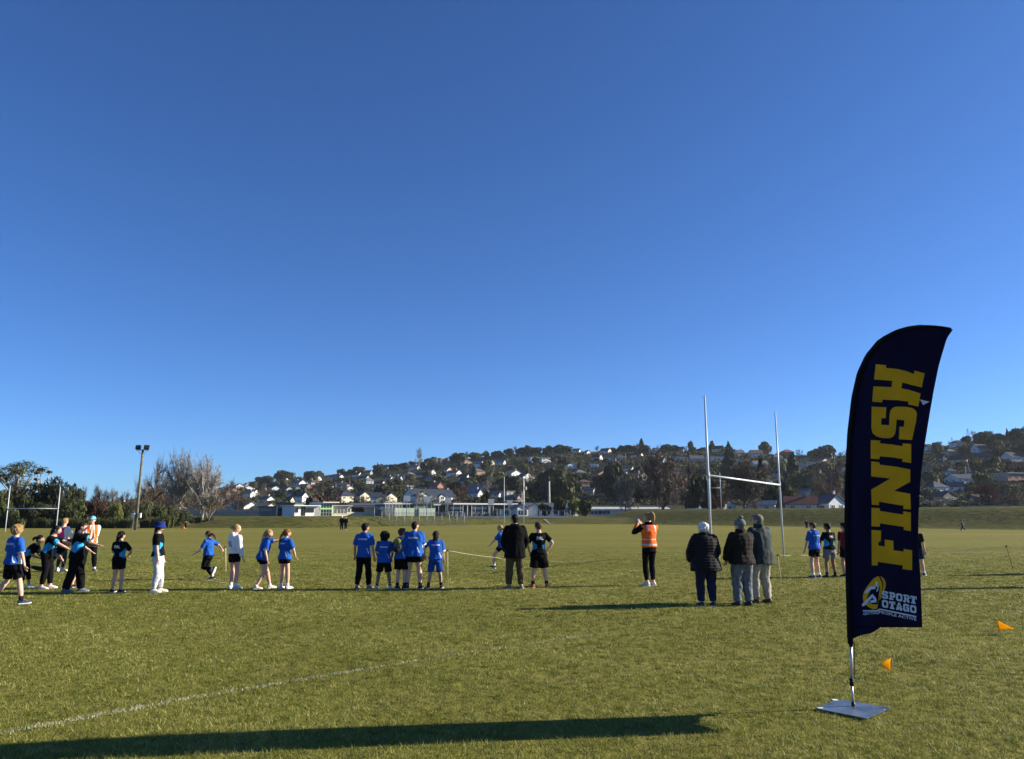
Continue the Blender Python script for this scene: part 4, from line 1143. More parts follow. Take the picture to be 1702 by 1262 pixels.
GB = dict(nl=22, nsub=14, ntw=5200, tw=.0085, tl=.17, fork=.22, up=.15, sweep=.35, rt=.045)
hero_bare(1103, 754, 852, 120, 222, 'great dark bare tree with broad domed crown behind the bank', 251, 'twig', M_BARK, **GB)
hero_bare(1238, 768, 851, 96, 224, 'second great bare tree with low sweeping limbs between the tall goal posts', 258, 'twig', M_BARK, **GB)
GB['ntw'] = 2200; GB['nl'] = 14; GB['tw'] = .012
hero_bare(1040, 790, 851, 56, 226, 'greyish bare tree in front of the long pale building', 262, 'pale_twig', M_BARK, **GB)
hero_bare(1150, 770, 850, 54, 262, 'bare tree half hidden behind the great dark one', 266, 'twig', M_BARK, **GB)
hero_bare(1196, 812, 850, 46, 235, 'reddish bare tree behind the small goal posts', 270, 'brown', M_BARK, **GB)
hero_bare(1385, 770, 846, 76, 262, 'grey bare tree at the left side of the banner', 274, 'twig', M_BARK, **GB)
hero_bare(1642, 803, 836, 52, 236, 'purple brown tree right of the white gabled house', 278, 'purple', M_BARK, **GB)
hero_bare(1680, 800, 838, 64, 250, 'bare tree at the right edge above the paling fence', 283, 'twig', M_BARK, **GB)
hero_bare(1560, 826, 846, 60, 221, 'low bare shrubby tree in front of the dark shed', 287, 'pale_twig', M_BARK, **GB)
hero_bare(700, 818, 848, 60, 240, 'bare garden tree before the cream gables', 290, 'pale_twig', M_BARK, **GB)
hero_bare(640, 822, 850, 50, 242, 'bare street tree before the cream two storey house', 291, 'pale_twig', M_BARK, **GB)
hero_bare(600, 822, 850, 44, 244, 'bare street tree left of the cream gables', 292, 'twig', M_BARK, **GB)

# ---- town trees that can be singled out
ST = [
 ('broad', 472, 780, 802, 34, 'round headed dark pine on the left skyline', 'dark'), ('broad', 431, 792, 806, 26, 'dark treetop at the far left of the ridge', 'dark'), ('broad', 444, 789, 804, 22, 'dark pine mass left of the round headed pine', 'dark'), ('broad', 517, 781, 798, 24, 'broad dark skyline tree above the narrow white gable', 'dark'),
 ('broad', 522, 792, 806, 14, 'yellow green tree beside the narrow white gable', 'yellow'), ('bare', 527, 803, 822, 44, 'purplish bare tree mid slope on the left', 'brown'), ('broad', 530, 816, 840, 44, 'dark red brown leafy tree behind the glazed entrance', 'brown'), ('bare', 560, 818, 840, 40, 'red brown bare tree before the cream two storey house', 'brown'),
 ('bare', 696, 747, 784, 30, 'tall group of bare poplars on the skyline', 'pale_twig'), ('broad', 715, 763, 786, 36, 'big dark tree right of the poplars', 'dark'), ('broad', 763, 752, 772, 30, 'big dark tree on the skyline right of the modern brick house', 'dark'), ('broad', 632, 774, 792, 24, 'dark pine left of the poplars', 'dark'),
 ('bare', 768, 804, 842, 56, 'brown bare tree right of the great white house', 'brown'), ('broad', 809, 816, 846, 18, 'dark upright evergreen behind the long school block', 'dark'), ('cone', 787, 776, 814, 34, 'tall dark conifer in the middle of the slope', None), ('bare', 812, 792, 822, 40, 'silvery bare tree left of the far goal post', 'pale_twig'),
 ('broad', 820, 780, 812, 44, 'great rounded evergreen left of the far goal post', 'olive'), ('broad', 851, 788, 818, 30, 'dark evergreen between the far goal posts', 'dark'), ('bare', 882, 782, 806, 26, 'brown bare tree above the pole with transformer', 'brown'),
 ('broad', 922, 768, 836, 62, 'towering dark macrocarpa in the middle of the town', 'dark'), ('broad', 946, 788, 836, 44, 'olive tree joined to the right of the towering macrocarpa', 'olive'), ('broad', 899, 800, 836, 36, 'dark tree joined to the left of the towering macrocarpa', 'dark'),
 ('broad', 1020, 768, 830, 46, 'dark evergreen right of the gully', 'dark'), ('broad', 1000, 785, 815, 40, 'dark rounded tree in the gully', 'dark'), ('broad', 1040, 785, 830, 40, 'dark evergreen mass left of the great bare tree', 'dark'), ('broad', 1060, 800, 836, 50, 'dark low tree behind the great bare tree', 'dark'),
 ('cone', 1066.5, 729, 750, 17, 'lone rounded pine standing clear on the skyline', None), ('broad', 1148.5, 731, 750, 9, 'slender tree on the skyline left of the tall goal post', 'olive'), ('broad', 1183, 733, 748, 11, 'dark bushy tree on the skyline right of the tall goal post', 'dark'),
 ('cone', 1214, 737, 806, 40, 'very tall spreading conifer between the tall goal posts', None), ('broad', 1272, 734, 754, 20, 'pale bare topped tree on the skyline left of the right goal post', 'olive'), ('cone', 1268, 764, 846, 54, 'dark blue green conifer behind the crossbar', None), ('cone', 1320, 754, 812, 42, 'dark cedar right of the right goal post', None),
 ('broad', 1347, 776, 822, 50, 'sunlit olive evergreen left of the banner', 'olive'), ('broad', 1322, 785, 820, 34, 'rounded green tree below the cedar', 'green'), ('broad', 1374, 740, 764, 36, 'dark skyline clump close to the banner', 'dark'), ('broad', 1370, 764, 790, 40, 'shadowed tree mass by the banner', 'olive'), ('broad', 1160, 780, 838, 44, 'dark tree right of the great bare tree', 'dark'), ('broad', 1180, 792, 846, 40, 'dark evergreen behind the tall left goal post', 'dark'), ('broad', 1300, 795, 838, 40, 'dark evergreen behind the right goal post', 'dark'),
 ('broad', 1636, 715, 740, 36, 'great dark skyline tree right of the tall pylon', 'dark'), ('broad', 1660, 718, 742, 30, 'dark skyline tree beside the pale power pole', 'dark'), ('cone', 1676, 713, 738, 16, 'pointed pine on the right skyline', None), ('broad', 1690, 712, 740, 24, 'bushy pine near the right end of the skyline', 'dark'),
 ('broad', 1665, 742, 762, 36, 'large dark round tree above the wide blue grey house', 'dark'), ('broad', 1640, 762, 786, 44, 'round olive tree right of the sail flag', 'olive'), ('broad', 1606, 738, 756, 18, 'dark tree under the brown pyramid roof', 'dark'), ('broad', 1600, 765, 780, 20, 'dark tree behind the sail flag', 'dark'), ('broad', 1560, 770, 784, 18, 'small umbrella shaped pine right of the banner', 'olive'), ('broad', 1540, 785, 806, 26, 'shadowed evergreen beside the navy pyramid roof', 'dark'), ('broad', 1650, 776, 796, 34, 'rounded bush left of the flat white roof', 'olive'), ('bare', 1620, 766, 788, 26, 'bare tree beside the blue grey house in shade', 'twig'), ('bare', 1690, 765, 786, 34, 'reddish bare tree near the right edge mid slope', 'brown'),
 ('broad', 930, 822, 858, 20, 'round garden shrub tree in front of the white hall', 'olive'), ('broad', 955, 826, 858, 22, 'yellow green garden tree at the hall porch', 'yellow'), ('broad', 972, 830, 857, 20, 'olive garden tree right of the hall porch', 'olive'), ('broad', 905, 836, 858, 22, 'dark garden bush before the white hall', 'dark'),
]
for a in ST:
    near = a[3] >= 856
    tree_px(a[0], a[1], a[2], a[3], a[4], a[5], colr=a[6], dist=205 if near else (242 if a[3] >= 838 else None), lift=.02)
# ---- the many other garden trees of the hillside
random.seed(77)
KN = {('broad', 'dark'): 'dark evergreen', ('broad', 'olive'): 'olive green evergreen', ('broad', 'green'): 'mid green garden tree', ('bare', 'twig'): 'grey brown bare tree', ('bare', 'brown'): 'reddish brown bare tree', ('cone', None): 'dark pointed conifer', ('shrub', 'olive'): 'rounded olive shrub', ('shrub', 'dark'): 'rounded dark shrub'}
cnt = 0; tries = 0; used = {}
HP_ = [(h_[0].x, h_[0].y, h_[1]) for h_ in HOUSES]
def clear_of_houses(q, rd, H_):
    for hx, hy, hr in HP_:
        dx, dy = q.x - hx, q.y - hy
        if dx * dx + dy * dy < (hr * .85 + rd * .5) ** 2: return False
        if -40 < dy < 0 and abs(q.x / q.y - hx / hy) * hy < hr * .8 + rd * .8:
            if zl(q.x, q.y) + H_ > zl(hx, hy) + 1.6 and random.random() < .88: return False
    return True
while cnt < 300 and tries < 9000:
    tries += 1
    u = random.uniform(375, 1770); vc = float(np.interp(u, U_T, V_T))
    if 1420 < u < 1520 and random.random() < .7: continue
    t = random.random() ** .75
    v = vc + .6 + (834 - vc) * t
    q = HIT(u, v)
    if q.y < 262: continue
    H_ = random.uniform(4.5, 9.5); rd = H_ * random.uniform(.48, .72)
    r_ = random.random()
    kd = ('broad', 'dark') if r_ < .32 else ('broad', 'olive') if r_ < .60 else ('bare', 'twig') if r_ < .70 else ('bare', 'brown') if r_ < .76 else ('cone', None) if r_ < .79 else ('broad', 'green') if r_ < .85 else ('shrub', 'olive') if r_ < .94 else ('shrub', 'dark')
    if kd[0] == 'shrub': H_ *= .45; rd = H_ * 1.0
    if kd[0] == 'cone': H_ *= 1.3; rd = H_ * .30
    if not clear_of_houses(q, rd, H_): continue
    seg = next(n_ for lim, n_ in SEGS if u < lim)
    zone = 'on the skyline' if t < .07 else 'high up' if t < .36 else 'mid slope' if t < .68 else 'low down'
    sz = 'tall' if H_ > 7.2 else 'small' if H_ < 4.5 else ''
    lab = (sz + ' ' + KN[kd] + ' ' + zone + ' ' + seg).strip()
    for adj, fr, fh in (('broad', 1.3, .95), ('narrow', .7, 1.05), ('squat', 1.15, .72), ('spreading', 1.45, .9), ('slim', .58, 1.1)):
        if lab not in used: break
        if adj + ' ' + lab in used: continue
        lab = adj + ' ' + lab; rd *= fr; H_ *= fh; break
    used[lab] = 1
    tree(kd[0], q, H_, rd, lab, group=KN[kd] + 's among the houses of the hillside', colr=kd[1], lift=.02)
    cnt += 1
u = 560.0
while u < 1770:
    u += random.uniform(5, 13)
    if 1425 < u < 1515: continue
    q = HIT(u, float(np.interp(u, U_T, V_T)) + .7)
    H_ = random.uniform(3.6, 8.5); rd = H_ * random.uniform(.5, .75)
    if any(abs(q.x / q.y - hx / hy) * hy < hr * .6 + rd * .4 and abs(q.y - hy) < 45 for hx, hy, hr in HP_): continue
    kd = random.choice((('broad', 'dark'), ('broad', 'olive'), ('broad', 'dark'), ('bare', 'twig'), ('broad', 'olive')))
    seg = next(n_ for lim, n_ in SEGS if u < lim)
    lab = (('tall ' if H_ > 6 else 'small ' if H_ < 4 else '') + KN[kd] + ' against the sky ' + seg)
    for adj, fr, fh in (('broad', 1.3, .95), ('narrow', .7, 1.05), ('squat', 1.15, .72)):
        if lab not in used: break
        if adj + ' ' + lab in used: continue
        lab = adj + ' ' + lab; rd *= fr; H_ *= fh; break
    used[lab] = 1
    tree(kd[0], q, H_, rd, lab, group=KN[kd] + 's among the houses of the hillside', colr=kd[1], lift=.02)
print('fill trees', cnt, tries)
# undergrowth: hedges, scrub and garden bushes nobody could count
def undergrowth(n, seed, k, smin, smax, ua=200, ub=1790, vmax=840, hz=.85):
    random.seed(seed); mb = MB()
    for hx, hy, hr in HP_:
        for t_ in range(2):
            if random.random() < .35: continue
            q = Vector((hx + random.uniform(-1, 1) * hr, hy - hr * random.uniform(.75, 1.1), 0)); q.z = zl(q.x, q.y); sz = random.uniform(.7, 1.3) * min(1.3, hr / 6)
            for j in range(26):
                d = rvec(); d.z = abs(d.z)
                leaf_quad(mb, q + Vector((d.x * sz * 1.7, d.y * sz, d.z * sz)), (d + rvec() * .6).normalized(), sz * random.uniform(.2, .4), sz * random.uniform(.25, .45))
    for i in range(n):
        u = random.uniform(ua, ub) if i % 6 else random.uniform(max(ua, 1000), ub); vc = float(np.interp(u, U_T, V_T))
        v = vc + .2 + (vmax - vc) * random.random() ** .8
        q = HIT(u, v)
        if q.y < 262 or (u < 380 and q.y > 700): continue
        sz = random.uniform(smin, smax)
        if any((q.x - hx) ** 2 + (q.y - hy) ** 2 < (hr * .8) ** 2 for hx, hy, hr in HP_): continue
        ln = random.uniform(1, 2.4); a = random.uniform(-.5, .5); ax = Vector((math.cos(a), math.sin(a), 0)); ay = Vector((-ax.y, ax.x, 0))
        for j in range(int(16 * ln)):
            d = rvec(); d.z = abs(d.z)
            p = q + ax * d.x * sz * ln + ay * d.y * sz + Vector((0, 0, d.z * sz * hz))
            leaf_quad(mb, p, (d + rvec() * .6).normalized(), sz * random.uniform(.2, .42), sz * random.uniform(.25, .5))
    tag(link('undergrowth', mb.mesh('undergrowth', leafm(k))), kind='stuff')
undergrowth(2900, 400, 'olive', .8, 2.1); undergrowth(2300, 401, 'dark', .8, 2.3); undergrowth(900, 402, 'brown', .8, 1.8); undergrowth(500, 403, 'green', .6, 1.4)
undergrowth(700, 404, 'dark', 1.2, 2.6, 840, 1460, 790, 1.2); undergrowth(600, 405, 'olive', 1.2, 2.6, 840, 1460, 790, 1.2); undergrowth(200, 406, 'twig', 1.0, 2.4, 700, 1700, 800, 1.2)
# ---- flax along the left edge
def flax_mesh(seed):
    random.seed(seed); mb = MB()
    for i in range(170):
        a = random.uniform(0, 6.283); L = random.uniform(.75, 1.25); o_ = random.uniform(.1, .55); b = Vector((random.uniform(-.25, .25), random.uniform(-.25, .25), 0))
        d = Vector((math.cos(a), math.sin(a), 0)); s_ = Vector((-d.y, d.x, 0)) * .03
        p1 = b + d * L * o_ * .4 + Vector((0, 0, L * .6)); p2 = b + d * L * o_ + Vector((0, 0, L * (1.0 - o_ * .5)))
        mb.add([b - s_, b + s_, p1 + s_, p1 - s_, p2], [(0, 1, 2, 3), (3, 2, 4)])
    return mb.mesh('foliage', leafm('flax'))
FX = [flax_mesh(300 + i) for i in range(3)]
for i in range(46):
    u = -60 + i * 7.6 + random.uniform(-2, 2); dd_ = random.uniform(108, 112)
    if 222 < u < 230: continue
    q = AT(u, HOR, dd_); q.z = zl(q.x, q.y)
    r_ = random.uniform(.85, 1.2) * (1.25 if u > 265 else 1)
    root = thing('flax_bush', 'spiky flax bush in the row along the left edge of the field' if u < 262 else 'spiky flax bush in the taller clump below the pale bare trees', 'flax bush', q, random.uniform(0, 6), 'flax bushes in the row along the field' if u < 262 else 'flax bushes below the pale bare trees')
    link('foliage', FX[i % 3], root, scale=(1.3 * r_, 1.3 * r_, 1.35 * r_))
    if u > 322: break
# cabbage palms
for u, vt, vb, dist, lab in ((895, 838, 858, 205, 'cabbage palm in front of the white hall'), (1005, 802, 822, None, 'slim cabbage palm on the slope beside the brown roofed house'), (143, 852, 877, 110, 'small cabbage palm in the bushes behind the marshal')):
    q = AT(u, vb, dist) if dist else HIT(u, vb)
    if dist: q.z = zl(q.x, q.y)
    H_ = AT(u, vt, q.y).z - q.z
    root = thing('cabbage_palm', lab, 'palm', q)
    mb = MB(); mb.tube([(0, 0, -.2), (.05, 0, H_ * .75)], [.14, .10], 6); link('trunk', mb.mesh('trunk', M_BARK, True), root)
    mb = MB()
    for i in range(70):
        d = rvec(); d.z = abs(d.z) * .9 - .25; L = H_ * .32; s_ = d.cross(Vector((0, 0, 1))).normalized() * L * .05; c = Vector((.05, 0, H_ * .75))
        mb.add([c - s_, c + s_, c + d * L - Vector((0, 0, L * .1))], [(0, 1, 2)])
    link('crown', mb.mesh('crown', leafm('olive')), root)
# ================================================================== PEOPLE
def remesh(mb, name, voxel, mats, smooth=3, fac=.5):
    me = mb.mesh(name + '_raw', [], merge=True)
    o = bpy.data.objects.new(name, me); COL.objects.link(o)
    r = o.modifiers.new('r', 'REMESH'); r.mode = 'VOXEL'; r.voxel_size = voxel; r.use_smooth_shade = True
    if smooth:
        s = o.modifiers.new('s', 'SMOOTH'); s.factor = fac; s.iterations = smooth
    dg = bpy.context.evaluated_depsgraph_get()
    out = bpy.data.meshes.new_from_object(o.evaluated_get(dg))
    out.name = name
    bpy.data.objects.remove(o); bpy.data.meshes.remove(me)
    out.materials.clear()
    for m in (mats if isinstance(mats, (list, tuple)) else [mats]):
        out.materials.append(m)
    out.polygons.foreach_set('use_smooth', [True] * len(out.polygons))
    return out
def co(me):
    a = np.empty(len(me.vertices) * 3, np.float32); me.vertices.foreach_get('co', a)
    return a.reshape(-1, 3)
def setco(me, a):
    me.vertices.foreach_set('co', np.ascontiguousarray(a, np.float32).ravel()); me.update()
def nrm(me):
    return np.array([v.normal[:] for v in me.vertices], np.float32)
def wrinkle(me, amp, scale, seed, stretch=(1, 1, .45)):
    a = co(me); n = nrm(me)
    d = np.array([noise.noise(Vector((p[0] * scale * stretch[0] + seed, p[1] * scale * stretch[1], p[2] * scale * stretch[2]))) +
                  .5 * noise.noise(Vector((p[0] * scale * 2.3 + seed, p[1] * scale * 2.3 + 5, p[2] * scale * 1.6))) for p in a], np.float32)
    setco(me, a + n * (d * amp)[:, None])

def ik(A, T, la, lb, pole):
    d = T - A
    L = min(d.length, (la + lb) * .9985)
    if L < abs(la - lb) + 1e-3: L = abs(la - lb) + 1e-3
    d.normalize()
    T = A + d * L
    x = (la * la - lb * lb + L * L) / (2 * L)
    y = math.sqrt(max(la * la - x * x, 0))
    p = pole - d * pole.dot(d)
    if p.length < 1e-5: p = Vector((0, 1, 0)) - d * d.y
    p.normalize()
    return A + d * x + p * y, T
def chain(A, B, C, p0, p1, fn, n=9):
    ps = np.linspace(p0, p1, n)
    pts = [A.lerp(B, p) if p <= 1 else B.lerp(C, p - 1) for p in ps]
    # soften the joint
    return pts, [fn(p) for p in ps]
def itp(xs, ys):
    return lambda p: float(np.interp(p, xs, ys))
ARM = itp([0, .3, .9, 1, 1.3, 1.9, 2], [.0305, .0285, .0245, .0235, .0235, .0165, .016])
LEG = itp([0, .14, .3, .8, 1, 1.35, 1.9, 2], [.045, .055, .052, .038, .034, .0375, .0225, .022])
TW = itp([-.5, -.25, 0, .3, .65, .85, .95, 1.0], [.093, .097, .096, .083, .099, .106, .080, .046])
TD = itp([-.5, -.25, 0, .3, .65, .85, .95, 1.0], [.068, .073, .072, .060, .070, .060, .050, .040])

SKIN = lambda k: mat('skin_' + k, {'pale': (.62, .36, .26), 'tan': (.45, .25, .16), 'brown': (.24, .12, .07)}[k], .55, .06, 9, spec=.35)
BLK = lambda: mat('black_cloth', (.0065, .0065, .0075), .9, .2, 30, bump=.25, bscale=90, spec=.06)
def cloth(name, rgb, rough=.85, **k):
    return mat(name, rgb, rough, .07, 12, bump=.2, bscale=120, spec=.15, **k)
HAIRC = {'black': (.005, .0045, .0045), 'dark': (.014, .009, .007), 'brown': (.075, .045, .025), 'blond': (.36, .24, .11), 'fair': (.30, .19, .09),
         'red': (.20, .085, .035), 'white': (.75, .72, .66), 'grey': (.16, .14, .12), 'curlblond': (.30, .19, .08)}
def hairm(k):
    c = HAIRC[k]
    return mat('hair_' + k, c, .62, .3, 60, bump=.6, bscale=110, spec=.16)
M_EYE = mat('eye', (.03, .025, .02), .3)
M_LIP = mat('lips', (.42, .18, .15), .6)
M_TEXT = mat('shirt_print', (.75, .78, .80), .7)

GLYPH = {}
def text_mesh(txt, size, bold=.0):
    cu = bpy.data.curves.new('t', 'FONT'); cu.body = txt; cu.size = size; cu.align_x = 'CENTER'; cu.align_y = 'CENTER'
    cu.offset = bold; cu.resolution_u = 2
    o = bpy.data.objects.new('t', cu); COL.objects.link(o)
    dg = bpy.context.evaluated_depsgraph_get()
    me = bpy.data.meshes.new_from_object(o.evaluated_get(dg))
    bpy.data.objects.remove(o); bpy.data.curves.remove(cu)
    a = co(me).copy(); f = [tuple(p.vertices) for p in me.polygons]
    bpy.data.meshes.remove(me)
    return a, f

def person(label, foot, h, hd, top, bottom, skin='pale', hair=('short', 'dark'), lean=0, side=0, twist=0, hip=None, hipoff=(0, 0),
           feet=None, toes=(8, -8), pitch=(0, 0), hands=None, poles=None, head=(0, 0, 0), build=1.0, shoe=((.02, .02, .02), (.7, .7, .7)), sock=None,
           hat=None, group=None, vox=.0155, extra=None, z0=0.0, curl=.6, headsc=1.0, legpole=None, sq=1.0):
    """a figure standing at FOOT (ground point), facing hd degrees (0 = +Y, positive = to the left)"""
    root = thing('person', label, 'person', (foot.x, foot.y, z0), R(hd), group)
    B = build
    z_hip = h * (.541 if hip is None else hip)
    C0 = Vector((hipoff[0] * h, hipoff[1] * h, z_hip))
    Ml = Matrix.Rotation(R(-lean), 3, 'X') @ Matrix.Rotation(R(side), 3, 'Y')
    s = Ml @ Vector((0, 0, 1)); fwd = Ml @ Vector((0, 1, 0)); rgt = Ml @ Vector((1, 0, 0))
    tw = Matrix.Rotation(R(twist), 3, s)
    rS = tw @ rgt; fS = tw @ fwd
    L = .30 * h
    N = C0 + s * L
    shw = (.104 * sq + .006 * (B - 1)) * h
    sh = [N - s * (.040 * h) - rS * shw, N - s * (.040 * h) + rS * shw]
    hp = [C0 - Vector((.048 * h * B, 0, .015 * h)), C0 + Vector((.048 * h * B, 0, -.015 * h))]
    feet = feet or [(-.065, 0, 0), (.065, 0, 0)]
    ank, knee = [], []
    for i in (0, 1):
        T = Vector((feet[i][0] * h, feet[i][1] * h, feet[i][2] * h + .042 * h))
        lp = Vector(legpole[i]) if legpole and legpole[i] else Vector(((-.12, .12)[i], 1, 0))
        k, T = ik(hp[i], T, .245 * h, .243 * h, lp)
        knee.append(k); ank.append(T)
    hands = hands or [(-.155, .02, .44), (.155, .02, .44)]
    wri, elb = [], []
    for i in (0, 1):
        hh_ = hands[i] or ((-.155, .02, .44), (.155, .02, .44))[i]
        T = Vector(hh_) * h
        pl = Vector(poles[i]) if poles and poles[i] else Vector(((-.5, .5)[i], -1, -.2))
        e, T = ik(sh[i], T, .168 * h, .148 * h, pl)
        elb.append(e); wri.append(T)
    # head frame
    hs = (1.0 + max(0, (1.62 - h)) * .38) * headsc
    hh = .135 * h * hs
    Mh = (tw @ Ml) if abs(lean) < 25 else (tw @ Matrix.Rotation(R(-lean * .55), 3, 'X'))
    Mh = Mh @ Matrix.Rotation(R(head[0]), 3, 'Z') @ Matrix.Rotation(R(head[1]), 3, 'X') @ Matrix.Rotation(R(head[2]), 3, 'Y')
    up_h = Mh @ Vector((0, 0, 1)); fh = Mh @ Vector((0, 1, 0))
    ndir = (s * .55 + up_h * .45).normalized()
    Hc = N + ndir * (.022 * h) + up_h * (hh * .5) + fh * (.012 * h)

    # ---------------- body
    mb = MB()
    def torso(ext, t0, t1, n=12, flare=0.0, dext=None, belly=0.0):
        rings = []
        for t in np.linspace(t0, t1, n):
            c = C0 + s * (L * t)
            if t < 0: c = C0 + Vector((0, 0, 1)) * (L * t)
            k = max(0.0, (.2 - t)) * flare
            yawt = tw if t > .5 else Matrix.Identity(3)
            a_, b_ = (yawt @ rgt), (yawt @ fwd)
            bl = belly * math.exp(-((t - .25) / .3) ** 2)
            wx = (TW(t) * B + ext + k + bl * .6) * h * (sq if t > .5 else 1); wy = (TD(t) * B + (ext if dext is None else dext) + k + bl) * h
            rings.append([c + a_ * (wx * abs(math.cos(q)) ** .85 * (1 if math.cos(q) >= 0 else -1)) + b_ * (wy * math.sin(q)) for q in np.linspace(0, 2 * math.pi, 16, endpoint=False)])
        return rings
    mb.loft(torso(0, -.2, 1.0))
    mb.tube([N - s * .02 * h, N + ndir * .03 * h, Hc - up_h * hh * .18], [.040 * h, .034 * h, .033 * h], 10)
    for i in (0, 1):
        pts, rd = chain(hp[i] + Vector((0, 0, .01 * h)), knee[i], ank[i], 0, 2, lambda p: LEG(p) * h * (B if p < .8 else .5 + .5 * B))
        mb.tube(pts, rd, 10, round_ends=True)
        pts, rd = chain(sh[i], elb[i], wri[i], 0, 2, lambda p: ARM(p) * h * (.5 + .5 * B))
        mb.tube(pts, rd, 8, round_ends=True)
        # foot core
        ty = R(toes[i]); tdir = Vector((-math.sin(ty), math.cos(ty), 0))
        mb.tube([ank[i] - tdir * .02 * h, ank[i] + tdir * .05 * h - Vector((0, 0, .018 * h)), ank[i] + tdir * .10 * h - Vector((0, 0, .026 * h))] if pitch[i] == 0 else [ank[i], ank[i] + (wri[i] - wri[i]) + (ank[i] - knee[i]).normalized() * .03 * h], [.022 * h, .022 * h, .016 * h][:3 if pitch[i] == 0 else 2], 8, round_ends=True)
        hd_ = (wri[i] - elb[i]).normalized()
        pm = wri[i] + hd_ * .028 * h
        mb.tube([wri[i], wri[i] + hd_ * .02 * h, wri[i] + hd_ * .048 * h], [.016 * h, .020 * h, .019 * h], 8, ref=(rS if abs(hd_.dot(rS)) < .8 else s), flat=.55, round_ends=True)
    def skull(d, p):
        x, y, z = d
        sx = 1 - (.36 * (-z) ** 1.3 if z < 0 else 0.04 * z)
        yy = p.y
        if z < 0:
            yy = p.y * (1 - (.42 * (-z) ** 1.2 if y < 0 else .12 * (-z) ** 2))
        if y > .4: yy *= .95
        return Vector((p.x * sx, yy, p.z))
    mb.ell(Hc, .375 * hh, .455 * hh, .5 * hh, Mh, 18, 14, fn=skull)
    mb.tube([Hc + Mh @ Vector((0, .40 * hh, .06 * hh)), Hc + Mh @ Vector((0, .475 * hh, -.07 * hh)), Hc + Mh @ Vector((0, .41 * hh, -.12 * hh))], [.035 * hh, .07 * hh, .04 * hh], 6, round_ends=True)
    for q in (-1, 1):
        mb.ell(Hc + Mh @ Vector((q * .385 * hh, -.04 * hh, -.04 * hh)), .05 * hh, .085 * hh, .13 * hh, Mh, 8, 6)
    body = remesh(mb, 'body', vox, SKIN(skin), 2)
    # fingers
    fb = MB()
    for i in (0, 1):
        hd_ = (wri[i] - elb[i]).normalized()
        rf = (rS if abs(hd_.dot(rS)) < .8 else s)
        ax = (rf - hd_ * rf.dot(hd_)).normalized(); py = hd_.cross(ax)
        base = wri[i] + hd_ * .046 * h
        inward = py if py.dot(-rS * (-1, 1)[i] + fS * .2) > 0 else -py
        for j in range(4):
            q = (j - 1.5) * .0095 * h
            ln = (.040, .046, .043, .034)[j] * h
            b0 = base + ax * q
            b1 = b0 + hd_ * ln * .5 + inward * ln * .12 * curl * 2
            b2 = b1 + (hd_ * .8 + inward * curl).normalized() * ln * .5
            fb.tube([b0 - hd_ * .01 * h, b1, b2], [.0052 * h, .0048 * h, .0036 * h], 5)
        tb = wri[i] + hd_ * .02 * h + ax * .016 * h
        fb.tube([tb, tb + (hd_ * .6 + ax * .7 + inward * .3).normalized() * .024 * h, tb + (hd_ * .9 + ax * .5 + inward * .5).normalized() * .042 * h], [.0066 * h, .006 * h, .004 * h], 5)
    bm = bmesh.new(); bm.from_mesh(body)
    fm = fb.mesh('f', []); bm.from_mesh(fm); bm.to_mesh(body); bm.free(); bpy.data.meshes.remove(fm)
    body.polygons.foreach_set('use_smooth', [True] * len(body.polygons))
    bo = link('body', body, root)
    # face
    for q in (-1, 1):
        e = MB(); e.ell(Hc + Mh @ Vector((q * .15 * hh, .40 * hh, .03 * hh)), .045 * hh, .03 * hh, .026 * hh, Mh, 8, 5)
        link('eye', e.mesh('eye', M_EYE, True), bo)
    e = MB(); e.ell(Hc + Mh @ Vector((0, .405 * hh, -.24 * hh)), .09 * hh, .025 * hh, .022 * hh, Mh, 8, 5)
    link('mouth', e.mesh('mouth', M_LIP, True), bo)

    # ---------------- bottoms
    kind, mt, kw = bottom
    ext = kw.get('ext', {'leggings': .005, 'capri': .005, 'shorts': .009, 'trousers': .014, 'wide': .022}[kind])
    plen = kw.get('len', {'leggings': 1.86, 'capri': 1.55, 'shorts': .72, 'trousers': 1.92, 'wide': 1.96}[kind])
    mb = MB()
    mb.loft(torso(min(ext * .5, .006) + .002, -.3, .10, 8))
    for i in (0, 1):
        def rr(p, i=i):
            r = LEG(p) + ext
            if kind == 'shorts': r = LEG(min(p, .42)) + ext + .004 * p
            if kind == 'trousers': r = max(r, .041)
            if kind == 'wide': r = max(r, .052)
            if kind == 'jeans': r = max(r, .04)
            if kw.get('cuff') and p > 1.75: r *= .75
            return r * h * (B if p < .9 else .5 + .5 * B)
        pts, rd = chain(hp[i] + Vector((0, 0, .02 * h)), knee[i], ank[i], 0, plen, rr, 12)
        mb.tube(pts, rd, 12)
    pm_ = remesh(mb, kind, vox, mt, 3)
    wrinkle(pm_, kw.get('wr', {'leggings': .002, 'capri': .002, 'shorts': .014, 'trousers': .018, 'wide': .018}[kind]), 11, h * 10, (1, 1, .6))
    link({'wide': 'trousers', 'capri': 'leggings'}.get(kind, kind), pm_, root)

    # ---------------- top
    kind, mt, kw = top
    ext = kw.get('ext', .012); hem = kw.get('hem', -.06); slv = kw.get('slv', .75)
    mts = list(mt) if isinstance(mt, (list, tuple)) else [mt]
    mb = MB()
    mb.loft(torso(ext, hem, .985, 14, kw.get('flare', .0), kw.get('dext'), kw.get('belly', 0)))
